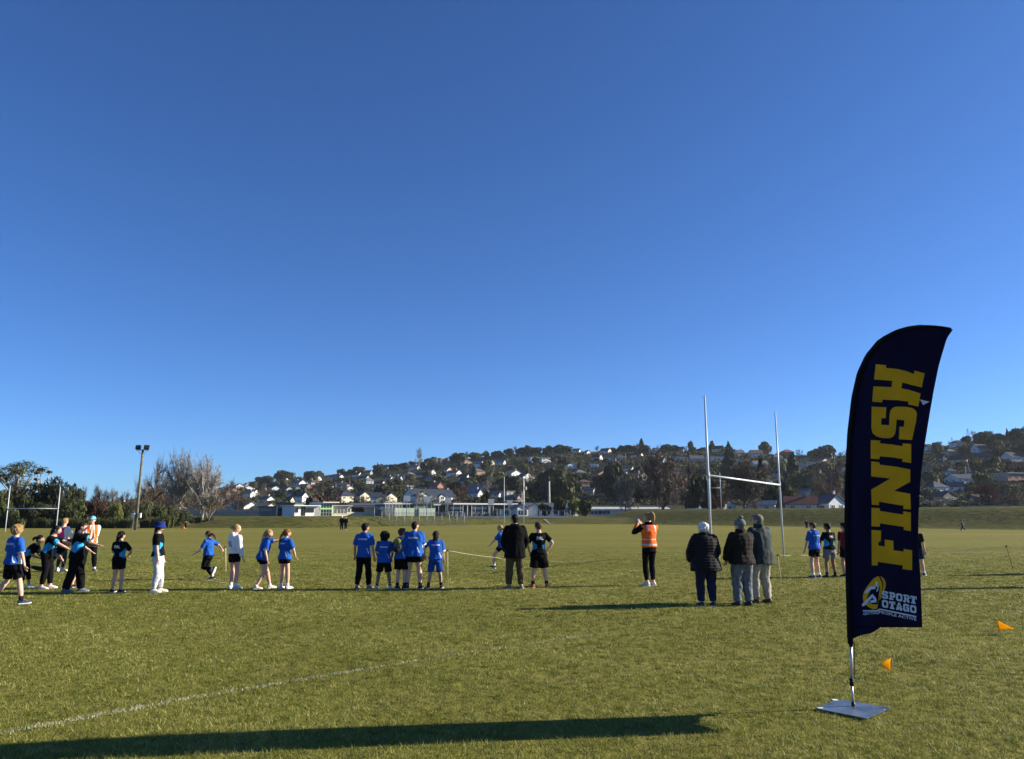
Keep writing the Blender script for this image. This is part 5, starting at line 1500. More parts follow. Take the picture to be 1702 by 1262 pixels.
    for i in (0, 1):
        if slv > 0:
            pts, rd = chain(sh[i], elb[i], wri[i], 0, slv, lambda p: (ARM(p) + max(.008, ext * .7) + (.007 * p if slv < 1.2 else .001)) * h * (.5 + .5 * B), 10)
            mb.tube(pts, rd, 10, round_ends=False)
            er = (ARM(0) + max(.008, ext * .7)) * h * (.5 + .5 * B); mb.ell(sh[i], er, er, er, None, 12, 8); mb.ell(sh[i] - rS * (-1, 1)[i] * .03 * h, er, er * 1.05, er, None, 12, 8)
    if kw.get('collar'):
        mb.tube([N - s * .03 * h, N + ndir * kw['collar'] * h], [(.052 + ext * .5) * h, (.046 + ext * .4) * h], 12)
    if kw.get('hood'):
        mb.ell(N - s * .012 * h - fS * .055 * h, .072 * h, .045 * h, .05 * h, tw @ Ml, 12, 8)
    tm = remesh(mb, kind, vox * .9, mts, 3)
    wrinkle(tm, kw.get('wr', .009), kw.get('ws', 8), h * 7 + foot.x, (1.2, 1, .5))
    a = co(tm); rel = a - np.array(C0)
    tt = rel @ np.array(s) / L; lx = rel @ np.array(rS) / h; ly = rel @ np.array(fS) / h
    if kw.get('puff'):
        nn = nrm(tm)
        setco(tm, a + nn * ((np.abs(np.sin(tt * L / kw['puff'] * math.pi)) ** .6 - .6) * kw.get('puffa', .014))[:, None])
    if len(mts) > 1 or kw.get('fn'):
        fn = kw.get('fn')
        pc = np.array([p.center[:] for p in tm.polygons]); rel = pc - np.array(C0)
        ft = rel @ np.array(s) / L; fx = rel @ np.array(rS) / h; fy = rel @ np.array(fS) / h
        arm_d = np.minimum(*[np.linalg.norm(np.cross(pc - np.array(sh[i]), np.array((elb[i] - sh[i]).normalized())), axis=1) for i in (0, 1)])
        armp = [((pc - np.array(sh[i])) @ np.array((elb[i] - sh[i]).normalized())) / (.168 * h) for i in (0, 1)]
        tm.polygons.foreach_set('material_index', fn(ft, fx, fy, arm_d / h, armp).astype(np.int32).tolist())
    to = link(kind, tm, root)
    # lettering
    if kw.get('text'):
        bv = BVHTree.FromPolygons([v.co[:] for v in tm.vertices], [tuple(p.vertices) for p in tm.polygons])
        for txt, size, tpos, xoff, bold in kw['text']:
            va, fa = text_mesh(txt, size, bold)
            mbt = MB()
            P = []
            for p in va:
                q = C0 + s * (L * tpos) + rS * (p[0] + xoff) + s * p[1] - fS * .6
                loc, nr, ix, dst = bv.ray_cast(q, fS)
                P.append((loc - fS * .007) if loc else (q + fS * .5))
            mbt.add(P, fa)
            link('lettering', mbt.mesh('lettering', kw.get('textmat', M_TEXT)), to)

    # ---------------- socks, shoes
    for i in (0, 1):
        ty = R(toes[i]); tdir = Vector((-math.sin(ty), math.cos(ty), 0)); pr = R(pitch[i])
        fwd_f = (tdir * math.cos(pr) - Vector((0, 0, 1)) * math.sin(pr)).normalized()
        upf = (Vector((0, 0, 1)) * math.cos(pr) + tdir * math.sin(pr)).normalized()
        rx = fwd_f.cross(upf).normalized()
        A0 = ank[i]
        if sock:
            mbk = MB()
            sd = (knee[i] - A0).normalized()
            mbk.tube([A0 - upf * .01 * h, A0 + sd * sock[1] * h * .5, A0 + sd * sock[1] * h], [.029 * h, .0275 * h, .028 * h], 10)
            link('sock', mbk.mesh('sock', cloth('sock_%d' % int(sock[0][0] * 99), sock[0]), True), root)
        rings, sole = [], []
        prof = [(-.042, .018, .030, .045), (-.034, .026, .050, .05), (-.005, .029, .056, .05), (.03, .031, .042, .04), (.065, .035, .030, .028), (.095, .031, .022, .02), (.112, .016, .014, .014)]
        base = A0 - upf * .042 * h
        for yy, w, hgt, _ in prof:
            c = base + fwd_f * yy * h
            rings.append([c + rx * (w * h * math.cos(q) * (1 if math.sin(q) > 0 else .95)) + upf * ((.010 + (hgt * max(math.sin(q), 0) ** .8 if math.sin(q) > 0 else .0)) * h) for q in np.linspace(0, 2 * math.pi, 12, endpoint=False)])
            sole.append([c + rx * ((w + .0025) * h * (-1, 1, 1, -1)[k]) + upf * ((.0, .0, .013, .013)[k] * h + (.006 * h if yy > .09 else 0)) for k in range(4)])
        ms = MB(); ms.loft(rings)
        so = link('shoe', ms.mesh('shoe', mat('shoe_%d_%d_%d' % tuple(int(c * 200) for c in shoe[0]), shoe[0], .6, .2, 40), True, normals=True), root)
        ms = MB(); ms.loft(sole)
        link('sole', ms.mesh('sole', mat('sole_%d' % int(shoe[1][0] * 200), shoe[1], .7), False, normals=True), so)

    # ---------------- hair
    hk, hc = hair
    mb = MB()
    def HP(x, y, z): return Hc + Mh @ Vector((x * hh, y * hh, z * hh))
    cap = dict(short=(.42, .45, .44, -.075, .10), long=(.44, .47, .47, -.07, .08), tied=(.405, .46, .45, -.06, .08), curly=(.50, .52, .50, -.08, .08), afro=(.60, .58, .56, -.10, .06), bald=(.39, .42, .40, -.09, .13))
    cp = cap['tied' if hk in ('pony', 'bun', 'high') else hk]
    mb.ell(HP(0, cp[3], cp[4]), cp[0] * hh, cp[1] * hh, cp[2] * hh, Mh, 16, 12)
    if hk in ('short', 'curly', 'bald', 'pony', 'tied'):
        mb.ell(HP(0, -.20, -.14), .30 * hh, .25 * hh, .26 * hh, Mh, 12, 8)
    if hk == 'curly':
        mb.ell(HP(0, .26, .36), .30 * hh, .22 * hh, .18 * hh, Mh, 12, 8)
    if hk == 'short':
        mb.ell(HP(0, .22, .38), .28 * hh, .20 * hh, .14 * hh, Mh, 12, 8)
    if hk == 'long':
        mb.tube([HP(0, -.25, .1), HP(0, -.34, -.3), HP(0, -.36, -.8), HP(0, -.30, -1.35)], [.34 * hh, .38 * hh, .34 * hh, .20 * hh], 12, ref=Mh @ Vector((1, 0, 0)), flat=.5, round_ends=True)
    if hk == 'afro':
        mb.ell(HP(0, -.18, -.35), .5 * hh, .36 * hh, .4 * hh, Mh, 12, 8)
    if hk == 'pony':
        g = Vector((0, 0, -1)) * hh
        p0 = HP(0, -.48, .1)
        pl = (extra or {}).get('pony', (0, -.25, 1.0))
        off = rS * pl[0] * hh + fS * pl[1] * hh
        mb.tube([HP(0, -.38, .12), p0, p0 + off * .5 + g * .3 * pl[2], p0 + off * .9 + g * .75 * pl[2], p0 + off + g * 1.2 * pl[2]], [.09 * hh, .12 * hh, .17 * hh, .15 * hh, .05 * hh], 8, round_ends=True)
    if hk == 'bun':
        mb.ell(HP(0, -.60, .10), .17 * hh, .15 * hh, .17 * hh, Mh, 10, 8)
    if hk == 'high':
        mb.tube([HP(0, -.3, .4), HP(0, -.52, .52), HP(.05, -.66, .3), HP(.1, -.66, -.25), HP(.1, -.6, -.6)], [.10 * hh, .14 * hh, .19 * hh, .17 * hh, .06 * hh], 8, round_ends=True)
    hm = remesh(mb, 'hair', vox * .85, hairm(hc), 2)
    wrinkle(hm, {'curly': .022, 'afro': .02}.get(hk, .008), 30 if hk in ('curly', 'afro') else 40, h, (1, 1, .5))
    link('hair', hm, root)
    # ---------------- headgear
    if hat == 'beanie':
        mh = MB()
        mh.ell(HP(0, -.06, .14), .47 * hh, .52 * hh, .50 * hh, Mh, 18, 12, fn=lambda d, p: p if p.z > -.16 * hh else Vector((p.x, p.y, -.16 * hh)))
        o = link('beanie', mh.mesh('beanie', mat('beanie_wool', (.13, .16, .15), .95, .25, 60, bump=.8, bscale=60), True), root)
        mh = MB(); mh.ell(HP(0, -.16, .72), .19 * hh, .19 * hh, .18 * hh, Mh, 14, 10)
        m_ = mh.mesh('pompom', MATS['beanie_wool'], True); wrinkle(m_, .012, 60, 3)
        link('pompom', m_, o)
    if hat == 'bucket':
        mh = MB(); m_ = cloth('hat_blue', (.010, .026, .155))
        def bring(z, r): return [HP(r * math.cos(q), -.04 + r * 1.12 * math.sin(q), z) for q in np.linspace(0, 2 * math.pi, 20, endpoint=False)]
        mh.loft([bring(.66, .2), bring(.66, .36), bring(.60, .43), bring(.26, .50), bring(.20, .52), bring(.03, .63), bring(.01, .62), bring(.16, .48)])
        link('bucket_hat', mh.mesh('bucket_hat', m_, False, normals=True), root)
    if hat == 'cap':
        mh = MB(); m_ = cloth('cap_blue', (.16, .42, .52))
        mh.ell(HP(0, -.03, .18), .44 * hh, .50 * hh, .42 * hh, Mh, 16, 10, fn=lambda d, p: p if p.z > -.04 * hh else Vector((p.x, p.y, -.04 * hh)))
        mh.prism([HP(.34 * math.cos(q), .36 + .40 * math.sin(q), .16 - .08 * math.sin(q)) for q in np.linspace(0, math.pi, 9)], (0, 0, .02))
        o = link('cap', mh.mesh('cap', m_, True), root)
        mh = MB()
        for q in (-1, 1):
            mh.ell(HP(q * .17, .43, .03), .13 * hh, .04 * hh, .09 * hh, Mh, 10, 6)
        mh.tube([HP(-.4, .05, .05), HP(-.28, .40, .05), HP(.28, .40, .05), HP(.4, .05, .05)], .015 * hh, 5)
        link('sunglasses', mh.mesh('sunglasses', mat('dark_lens', (.01, .01, .012), .15, spec=.6), True), root)
    return dict(root=root, C0=C0, s=s, L=L, rS=rS, fS=fS, sh=sh, elb=elb, wri=wri, N=N, Hc=Hc, hh=hh, Mh=Mh, h=h, top=to, tm=tm, torso=torso, B=B)

# garments
BLUE = lambda: cloth('royal_blue_polo', (.012, .085, .38), transl=.0)
WHT = lambda: cloth('white_trim', (.72, .74, .76))
CYAN = lambda: cloth('sky_blue_panel', (.03, .30, .62))
def polo_fn(ft, fx, fy, ad, ap):
    r = np.zeros(len(ft))
    # slanted white flash low on the right hand side, white sleeve edge
    r[(ad > .045) & (np.abs(fx - .075 + (ft - .2) * .13) < .0045) & (ft > -.02) & (ft < .27)] = 1
    for a, q in zip(ap, (-1, 1)):
        r[(a > .83) & (ad < .055) & (np.abs(fx) > .10)] = 1
    return r
def team_fn(ft, fx, fy, ad, ap):
    r = np.zeros(len(ft))
    w = np.abs(fx) - .045
    m = (ad > .043) & (w > 0) & (np.abs(ft - .36 - fy * 1.2) / .24 + np.abs(fy + .005) / .095 < 1.0 + np.minimum(w, .04) * 4)
    r[m] = 1
    for a in ap:
        r[(a > .765) & (ad < .055) & (np.abs(fx) > .10)] = 1
    return r
def polo(txt=True, slv=.85, ext=.017, hem=-.12, size=.05, tpos=.72, **k):
    k.setdefault('flare', .05)
    return ('polo_shirt', [BLUE(), WHT()], dict(slv=slv, ext=ext, hem=hem, fn=polo_fn, collar=.018, wr=.017, ws=9,
            text=[('KAIKORAI', size, tpos, 0, .0012)] if txt else None, **k))
def team(txt=True, slv=.8, ext=.013, hem=-.08, size=.085, tpos=.70, **k):
    k.setdefault('flare', .045)
    return ('sports_shirt', [BLK(), CYAN()], dict(slv=slv, ext=ext, hem=hem, fn=team_fn, wr=.009,
            text=[('PAL', size, tpos, 0, .004)] if txt else None, **k))
NAVY = lambda: cloth('navy_cloth', (.012, .016, .045))
CHAR = lambda: cloth('charcoal_leggings', (.035, .036, .042))
WSH = ((.62, .60, .56), (.72, .72, .70)); PSH = ((.66, .52, .52), (.75, .72, .72)); BSH = ((.015, .015, .018), (.62, .62, .62)); GSH = ((.10, .12, .16), (.30, .33, .38))
DSH = ((.014, .016, .022), (.45, .47, .5)); OSH = ((.55, .13, .06), (.5, .2, .1)); NSH = ((.03, .045, .09), (.6, .62, .66))
WSOCK = ((.7, .7, .7), .05); BSOCK = ((.012, .012, .014), .06)
LH, RH = (-.155, .02, .44), (.155, .02, .44)

def hgt(u, vt, foot):
    return AT(u, vt, foot.y).z
def person_at(label, u, v, vt, hd, **k):
    f = G(u, v)
    h = k.pop('h', None) or hgt(u, vt, f)
    return person(label, f, h, hd, k.pop('top'), k.pop('bottom'), **k)

# --- left cluster
person_at('boy with curly blond hair walking off in blue polo and black shorts, leftmost person', 14, 1006, 873, -28,
          top=polo(size=.055, tpos=.74), bottom=('shorts', BLK(), dict(len=.85)), hair=('curly', 'curlblond'), feet=[(-.16, -.12, .05), (.10, .10, 0)], toes=(10, -22), pitch=(25, 0), shoe=NSH, sock=BSOCK,
          hands=[(-.19, .02, .45), (.17, .06, .45)], head=(-6, 2, 0), hipoff=(0, 0), group=None)
person_at('dark haired girl bending forward in black team shirt and cropped leggings with white sneakers', 40, 978, 880, -80,
          top=team(False), bottom=('capri', BLK(), dict(len=1.6)), h=1.36, lean=40, hair=('pony', 'black'), shoe=((.7, .72, .66), (.72, .76, .68)), feet=[(-.05, .06, 0), (.06, -.03, 0)],
          hands=[(-.08, .27, .52), (.08, .26, .52)], skin='tan', head=(0, 8, 0), hipoff=(0, -.05), extra=dict(pony=(0, -.5, .6)))
person_at('tall dark haired girl in black team shirt leaning to push a friend, pale sneakers', 76, 979, 864, -78,
          top=team(False), bottom=('leggings', BLK(), dict(ext=.010)), hair=('pony', 'dark'), lean=14, shoe=PSH, feet=[(-.05, .04, 0), (.06, -.05, 0)],
          hands=[(-.02, .36, .68), (.10, .34, .60)], h=1.52, head=(-4, -4, 0), hipoff=(0, -.03), build=1.12)
person_at('girl in black team shirt with her head down and one navy clad leg kicked back', 86, 976, 890, -72,
          top=team(False, hem=0), bottom=('capri', CHAR(), dict(len=1.8)), h=1.34, lean=48, hair=('pony', 'black'), shoe=((.25, .32, .24), (.5, .55, .48)), feet=[(-.05, -.42, .34), (.05, -.02, 0)], pitch=(80, 0),
          legpole=[(0, 1, -.6), None], hands=[(-.06, .10, .52), (.12, .15, .48)], head=(0, -20, 0), hipoff=(0, -.06), sock=((.75, .62, .64), .06))
person_at('fair haired adult in a pink bib over white sleeves behind the jostling girls', 99, 950, 861, -20,
          top=('bib', [cloth('pink_bib', (.75, .05, .22)), WHT()], dict(slv=1.9, ext=.014, hem=-.05, fn=lambda ft, fx, fy, ad, ap: ((np.abs(fx) > .082) | (ft > .93)).astype(float))),
          bottom=('leggings', CHAR(), {}), hair=('short', 'fair'), shoe=WSH, hands=[(-.10, .22, .60), (.14, .20, .60)], build=1.0)
person_at('tall long haired girl in loose black clothes holding her hands to her forehead', 122, 985, 858, -72,
          top=team(False, slv=.9, ext=.02, hem=-.22, flare=.03), bottom=('wide', BLK(), {}), hair=('pony', 'dark'), shoe=((.13, .16, .22), (.20, .24, .32)), feet=[(-.06, .08, 0), (.06, -.10, 0)],
          hands=[(-.03, .17, .90), (.06, .17, .89)], poles=[(-.6, .4, -1), (.6, .3, -1)], head=(0, -6, 0), lean=3, curl=.5, extra=dict(pony=(0, -.22, 1.5)), h=1.60, build=1.08)
person_at('child in grey reaching both arms forward, mostly hidden behind the tall girl in black', 116, 977, 872, -85,
          top=('sweatshirt', cloth('grey_sweat', (.10, .10, .105)), dict(slv=1.0, ext=.016, hem=-.1)), bottom=('shorts', BLK(), {}), hair=('long', 'dark'), shoe=BSH,
          hands=[(-.08, .38, .70), (.08, .36, .58)], poles=[(-.3, 0, -1), (.3, 0, -1)], h=1.45, hipoff=(0, .07), curl=.2)
# marshal
m = person_at('marshal in light blue cap and sunglasses with an orange vest over a white top', 146, 950, 862, 215,
          top=('jacket', [WHT(), cloth('orange_vest', (.85, .14, .02))], dict(slv=1.9, ext=.018, hem=-.12, fn=lambda ft, fx, fy, ad, ap: ((np.abs(fx) > .035) & (np.abs(fx) < .095) & (ad > .03)).astype(float) * (ft > -.2))),
          bottom=('leggings', BLK(), dict(ext=.008)), hair=('tied', 'brown'), hat='cap', shoe=GSH, feet=[(-.10, 0, 0), (.10, 0, 0)], sock=WSOCK,
          hands=[(-.02, .20, .60), (.05, .21, .58)], h=1.72, head=(-25, 0, 0), build=1.08)
# PAL girl
person_at('girl with dark ponytail, white letters on black shirt, bare legs and arms folded', 193, 985, 884, -8,
          top=team(), bottom=('shorts', BLK(), dict(len=.62)), hair=('pony', 'black'), shoe=BSH, feet=[(-.075, 0, 0), (.07, 0, 0)], hands=[(-.06, .15, .60), (.06, .16, .60)], poles=[(-1, 0, -.6), (1, 0, -.6)], head=(-12, 0, 0), extra=dict(pony=(0, -.1, 1.0)))
person_at('person in a bright blue bucket hat with long dark hair and pale grey sweatpants', 258, 985, 868, -75,
          top=team(), bottom=('trousers', cloth('pale_grey_sweats', (.50, .51, .53)), dict(cuff=1)), hair=('long', 'dark'), hat='bucket', shoe=((.68, .62, .56), (.72, .68, .62)), feet=[(-.05, .05, 0), (.05, -.02, 0)],
          hands=[(-.13, .06, .46), (.15, .03, .45)], head=(-10, -10, 0), lean=-4, headsc=.95)
# runner
person_at('girl running to the left in a blue polo and black leggings, ponytail flying', 344, 963, 886, 78,
          top=polo(False, hem=-.05), bottom=('leggings', BLK(), {}), h=1.42, hair=('pony', 'brown'), hip=.47, lean=4, feet=[(-.05, -.16, .17), (.05, -.10, 0)], pitch=(70, 0), toes=(0, 0), shoe=BSH, sock=WSOCK,
          legpole=[(0, 1, .1), None], hands=[(-.14, .20, .50), (.13, -.20, .58)], poles=[(-.4, -1, -.4), (.5, -.8, -.6)], extra=dict(pony=(0, -.7, .7)))
# three girls
person_at('girl in a white hoodie and black shorts with a fair bun', 386, 979, 872, -40,
          top=('hoodie', [cloth('white_hoodie', (.66, .69, .74)), cloth('hoodie_print', (.12, .17, .17))], dict(slv=1.9, ext=.026, hem=.02, hood=1, wr=.014,
              fn=lambda ft, fx, fy, ad, ap: ((np.abs(fx) < .06) & (fy < -.02) & (ft > .38) & (ft < .66) & (np.sin(fx * 130) * np.sin(ft * 24 + 1) > -.1)).astype(float))),
          bottom=('shorts', BLK(), dict(len=.5, ext=.010)), hair=('bun', 'blond'), shoe=WSH, feet=[(-.09, .02, 0), (.085, 0, 0)], sock=WSOCK, hands=[(-.15, .05, .44), (.17, .06, .43)], head=(-30, -4, 0))
person_at('girl in blue polo reaching her arm to the shoulder of the red haired girl', 436, 979, 877, -60,
          top=polo(False, hem=-.16, flare=.03), bottom=('shorts', BLK(), dict(len=.45, ext=.01)), hair=('pony', 'fair'), shoe=PSH, feet=[(-.05, .13, 0), (.05, -.12, 0)], sock=((.72, .68, .68), .035),
          hands=[(-.02, .36, .80), (.16, .02, .47)], poles=[(-.5, 0, -1), None], lean=12, head=(0, 2, 0), hipoff=(0, -.03), extra=dict(pony=(0, -.25, 1.5)), hip=.515)
person_at('red haired girl with ponytail in a blue polo and black shorts', 470, 979, 880, -30,
          top=polo(True, hem=-.16, size=.04), bottom=('shorts', BLK(), dict(len=.45, ext=.01)), hair=('pony', 'red'), shoe=PSH, feet=[(-.05, 0, 0), (.055, .05, 0)], sock=WSOCK, hands=[(-.10, .15, .55), (.12, .14, .53)],
          poles=[(-1, -.6, -.2), (1, -.6, -.2)], head=(-25, -3, 0), extra=dict(pony=(-.3, -.25, 1.3)), lean=3)
# five boys
person_at('tall boy with short black hair in a blue polo and long black trousers', 603, 979, 870, -10,
          top=polo(hem=-.2, flare=.02, ext=.02), bottom=('trousers', BLK(), {}), hair=('short', 'black'), skin='tan', shoe=((.30, .20, .18), (.3, .24, .22)), feet=[(-.10, 0, 0), (.09, .02, 0)], hands=[(-.17, .05, .50), (.17, .03, .42)], poles=[(-.8, -1, 0), None], head=(-35, -2, 0))
person_at('child with bushy black hair in a long blue polo and knee length shorts', 637, 979, 885, 0,
          top=polo(hem=-.25, ext=.02, size=.042, slv=1.0, tpos=.66), bottom=('shorts', BLK(), dict(len=.95, ext=.016)), hair=('afro', 'black'), skin='brown', shoe=((.55, .55, .56), (.6, .6, .6)), feet=[(-.12, 0, 0), (.12, 0, 0)], sock=((.02, .02, .022), .04),
          hands=[(-.12, .12, .52), (.12, .12, .52)], poles=[(-1, -.5, -.3), (1, -.5, -.3)], head=(-20, -5, 0))
bp = person_at('small boy wearing a grey and yellow backpack over a blue polo', 665, 979, 879, -22,
          top=polo(False, hem=-.14), bottom=('shorts', BLK(), dict(len=.85, ext=.02)), hair=('short', 'brown'), shoe=BSH, feet=[(-.06, 0, 0), (.06, .03, 0)], sock=BSOCK, hands=[(-.10, .15, .58), (.10, .16, .62)], poles=[(-1, -.6, -.3), (1, -.6, -.4)], head=(-25, 0, 0))
person_at('big boy with cropped dark hair in a blue polo and short black shorts', 687, 979, 867, -6,
          top=polo(hem=-.2, ext=.022, size=.055, slv=.95), bottom=('shorts', BLK(), dict(len=.55, ext=.02)), hair=('bald', 'dark'), shoe=BSH, feet=[(-.10, 0, 0), (.10, .02, 0)], sock=BSOCK, hands=[(-.15, .10, .46), (.15, .10, .46)], poles=[(-1, -.8, 0), (1, -.8, 0)], head=(-20, 0, 0), build=1.2)
person_at('boy with dark hair in blue polo and blue shorts reaching out his left arm', 723, 978, 883, 5,
          top=polo(hem=-.12, ext=.018, size=.045, slv=1.0), bottom=('shorts', cloth('blue_shorts', (.012, .06, .30)), dict(len=1.0, ext=.010)), hair=('long', 'dark'), skin='tan', shoe=((.03, .03, .035), (.5, .5, .5)), feet=[(-.12, 0, 0), (.11, 0, 0)], sock=BSOCK,
          hands=[(-.30, .06, .58), (.15, .08, .48)], poles=[(-.5, -1, .2), (1, -1, -.2)], head=(0, -16, 0), headsc=.94)
# runner, man, boy
person_at('fair haired girl running left in blue top, partly behind the man in the black coat', 834, 949, 866, 72,
          top=polo(False), bottom=('shorts', BLK(), dict(len=.5, ext=.01)), h=1.44, hair=('pony', 'blond'), hip=.54, lean=5, feet=[(-.05, .16, .06), (.05, -.34, .12)], pitch=(-8, 70), toes=(0, 0), shoe=BSH, sock=WSOCK,
          hands=[(-.10, .24, .57), (.12, -.12, .56)], poles=[(-.4, -1, -.5), (.5, -1, -.6)], extra=dict(pony=(0, -.4, 1.0)))
person_at('man in a long black hooded coat and olive trousers seen from behind', 856, 979, 855, 4,
          top=('coat', BLK(), dict(slv=1.9, ext=.026, hem=-.42, flare=.03, hood=1, collar=.03, wr=.012)), bottom=('trousers', cloth('olive_trousers', (.075, .062, .030)), {}), hair=('bald', 'dark'), skin='tan', shoe=((.20, .14, .09), (.2, .15, .1)),
          feet=[(-.085, 0, 0), (.085, -.01, 0)], hands=[(-.12, .10, .52), (.12, .10, .52)], poles=[(-1, -.5, -.1), (1, -.5, -.1)], head=(25, 0, 0), build=1.12)
person_at('boy with hands on hips in black team shirt with white letters and orange shoes', 896, 977, 868, 12,
          top=team(size=.10), bottom=('shorts', BLK(), dict(len=.92, ext=.022)), hair=('short', 'brown'), shoe=OSH, sock=BSOCK, feet=[(-.10, 0, 0), (.13, .02, 0)], hands=[(-.14, .03, .53), (.13, -.03, .56)], poles=[(-1, -.6, .1), (1, -.5, .1)], head=(22, -3, 0), toes=(15, -25))
# woman in orange vest
vest = [cloth('orange_vest', (.85, .14, .02)), mat('reflective_tape', (.42, .42, .42), .35), BLK()]
def vest_fn(ft, fx, fy, ad, ap):
    r = np.zeros(len(ft))
    r[(np.abs(ft - .06) < .035) | (np.abs(ft - .30) < .035) | ((np.abs(np.abs(fx) - .062) < .012) & (ft > .66))] = 1
    arm = np.zeros(len(ft), bool)
    for a in ap: arm |= (a > -.02) & (ad < .048) & (np.abs(fx) > .092)
    r[arm | (ft > .96)] = 2
    return r
ph = person_at('woman in an orange safety vest over black clothes holding up a phone', 1081, 974, 852, 22,
          top=('safety_vest', vest, dict(slv=1.9, ext=.018, hem=-.06, fn=vest_fn, collar=.03)), bottom=('leggings', BLK(), {}), hair=('high', 'fair'), shoe=((.62, .56, .52), (.7, .66, .64)),
          feet=[(-.05, 0, 0), (.05, 0, 0)], hands=[(-.085, .15, .835), (.0, .17, .825)], poles=[(-.7, -.1, -1), (.6, .1, -1)], head=(22, 2, 0))
# three older spectators
person_at('white haired woman in a dark quilted puffer jacket and navy trousers', 1176, 1008, 869, 6,
          top=('puffer_jacket', cloth('dark_puffer', (.0095, .009, .012), .75), dict(slv=1.92, ext=.042, hem=-.40, flare=.07, dext=.05, collar=.045, puff=.055, wr=.010)), bottom=('trousers', NAVY(), {}), hair=('curly', 'white'), shoe=((.03, .03, .04), (.35, .35, .36)),
          feet=[(-.075, 0, 0), (.075, 0, 0)], hands=[(-.14, .14, .53), (.12, .14, .54)], poles=[(-1, -.5, 0), (1, -.5, 0)], head=(15, 0, 0), build=1.18, lean=3)
person_at('woman in a grey pompom beanie, brown quilted jacket and grey jeans', 1237, 1007, 864, 14,
          top=('jacket', cloth('brown_jacket', (.018, .0135, .0115), .85), dict(slv=1.92, ext=.036, hem=-.20, flare=.06, collar=.05, puff=.085, puffa=.008, wr=.012)), bottom=('wide', cloth('grey_jeans', (.135, .15, .165)), dict(wr=.018)), hair=('short', 'grey'), hat='beanie', shoe=((.03, .03, .035), (.1, .1, .1)),
          feet=[(-.075, 0, 0), (.07, 0, 0)], hands=[(-.14, .12, .52), (.14, .12, .50)], poles=[(-1, -.6, 0), (1, -.6, 0)], head=(28, 2, 0), build=1.08)
person_at('grey haired man in a dark green jacket and beige trousers', 1268, 1003, 855, 24,
          top=('jacket', cloth('green_jacket', (.027, .039, .041), .75), dict(slv=1.92, ext=.032, hem=-.34, flare=.04, collar=.05, wr=.012, belly=.02)), bottom=('trousers', cloth('beige_trousers', (.34, .31, .26)), dict(wr=.016)), hair=('short', 'grey'), shoe=((.07, .045, .03), (.05, .035, .03)),
          feet=[(-.07, .02, 0), (.07, -.02, 0)], hands=[(-.13, .13, .52), (.13, .13, .52)], poles=[(-1, -.6, 0), (1, -.6, 0)], head=(28, 0, 0), build=1.15)
# right
person_at('boy with tousled brown hair in a blue polo left of the banner', 1357, 961, 868, 25,
          top=polo(hem=-.1, size=.05), bottom=('shorts', BLK(), dict(len=.62)), hair=('short', 'brown'), shoe=NSH, sock=WSOCK, feet=[(-.07, 0, 0), (.075, 0, 0)], hands=[(-.12, .12, .50), (.12, .12, .50)], poles=[(-1, -.6, 0), (1, -.6, 0)], head=(35, 0, 0))
person_at('dark haired boy in black lettered shirt and grey shorts beside the banner', 1382, 960, 870, 18,
          top=team(size=.09), bottom=('shorts', cloth('grey_shorts', (.17, .17, .18)), dict(len=.75, ext=.02)), hair=('short', 'black'), skin='brown', shoe=((.02, .02, .02), (.03, .03, .03)), sock=BSOCK, feet=[(-.09, 0, 0), (.10, 0, 0)], hands=[(-.10, .14, .55), (.10, .14, .55)], poles=[(-1, -.6, 0), (1, -.6, 0)], head=(35, -4, 0))
person_at('dark haired child in a dark red top half hidden behind the banner', 1409, 959, 869, 15,
          top=('tee_shirt', cloth('dark_red', (.16, .012, .018)), dict(slv=.8)), bottom=('shorts', BLK(), {}), hair=('short', 'black'), skin='tan', shoe=BSH, head=(30, 0, 0))
person_at('boy in a black top stepping out behind the right edge of the banner', 1527, 957, 873, -28,
          top=('tee_shirt', BLK(), dict(slv=.8)), bottom=('shorts', NAVY(), dict(len=.8, ext=.02)), hair=('short', 'fair'), shoe=NSH, sock=WSOCK, feet=[(-.12, -.1, 0), (.10, .05, 0)], head=(10, 0, 0))
# spectators beyond the right edge whose shadows reach into the field
person_at('spectator in dark clothes standing beyond the right edge of the field view', 1770, 955, 862, 60, h=1.6, top=('coat', BLK(), dict(slv=1.9, ext=.02, hem=-.1)), bottom=('trousers', NAVY(), {}), hair=('short', 'dark'), vox=.025)
person_at('second spectator in a grey coat beyond the right edge of the field view', 1815, 953.5, 858, 60, h=1.7, top=('coat', cloth('grey_coat', (.12, .13, .15)), dict(slv=1.9, ext=.02, hem=-.1)), bottom=('trousers', NAVY(), {}), hair=('short', 'brown'), vox=.025)
# far figures
def far(label, u, v, h, hd, top, bot, hair='dark', z0=0.0, hk='short', **k):
    f = G(u, v, z0)
    person(label, f, h, hd, ('coat', top, dict(slv=1.9, ext=.02, hem=k.pop('hem', -.1))), ('trousers', bot, {}), hair=(hk, hair), vox=.03, z0=z0, shoe=((.1, .1, .1), (.5, .5, .5)), **k)
GREYC = cloth('grey_coat', (.12, .13, .15)); GRN = cloth('dark_green_coat', (.025, .04, .03))
far('distant figure in a pale hat and long dark coat by the left bank', 567.5, 881, 1.72, 200, BLK(), BLK(), 'white', hem=-.5, hk='curly')
far('distant figure all in black standing beside the one in the pale hat', 574.5, 881, 1.65, 160, BLK(), BLK())
far('distant dark figure by the court fence, left of the pair', 731, 872, 1.75, 90, BLK(), BLK())
far('distant dark figure pointing, left one of the pair at the court fence', 751, 872, 1.70, 90, BLK(), BLK(), hands=[(-.2, .3, .75), None])
far('distant dark figure with pale hair, right one of the pair at the court fence', 757.5, 871.7, 1.72, 100, BLK(), BLK(), 'white')
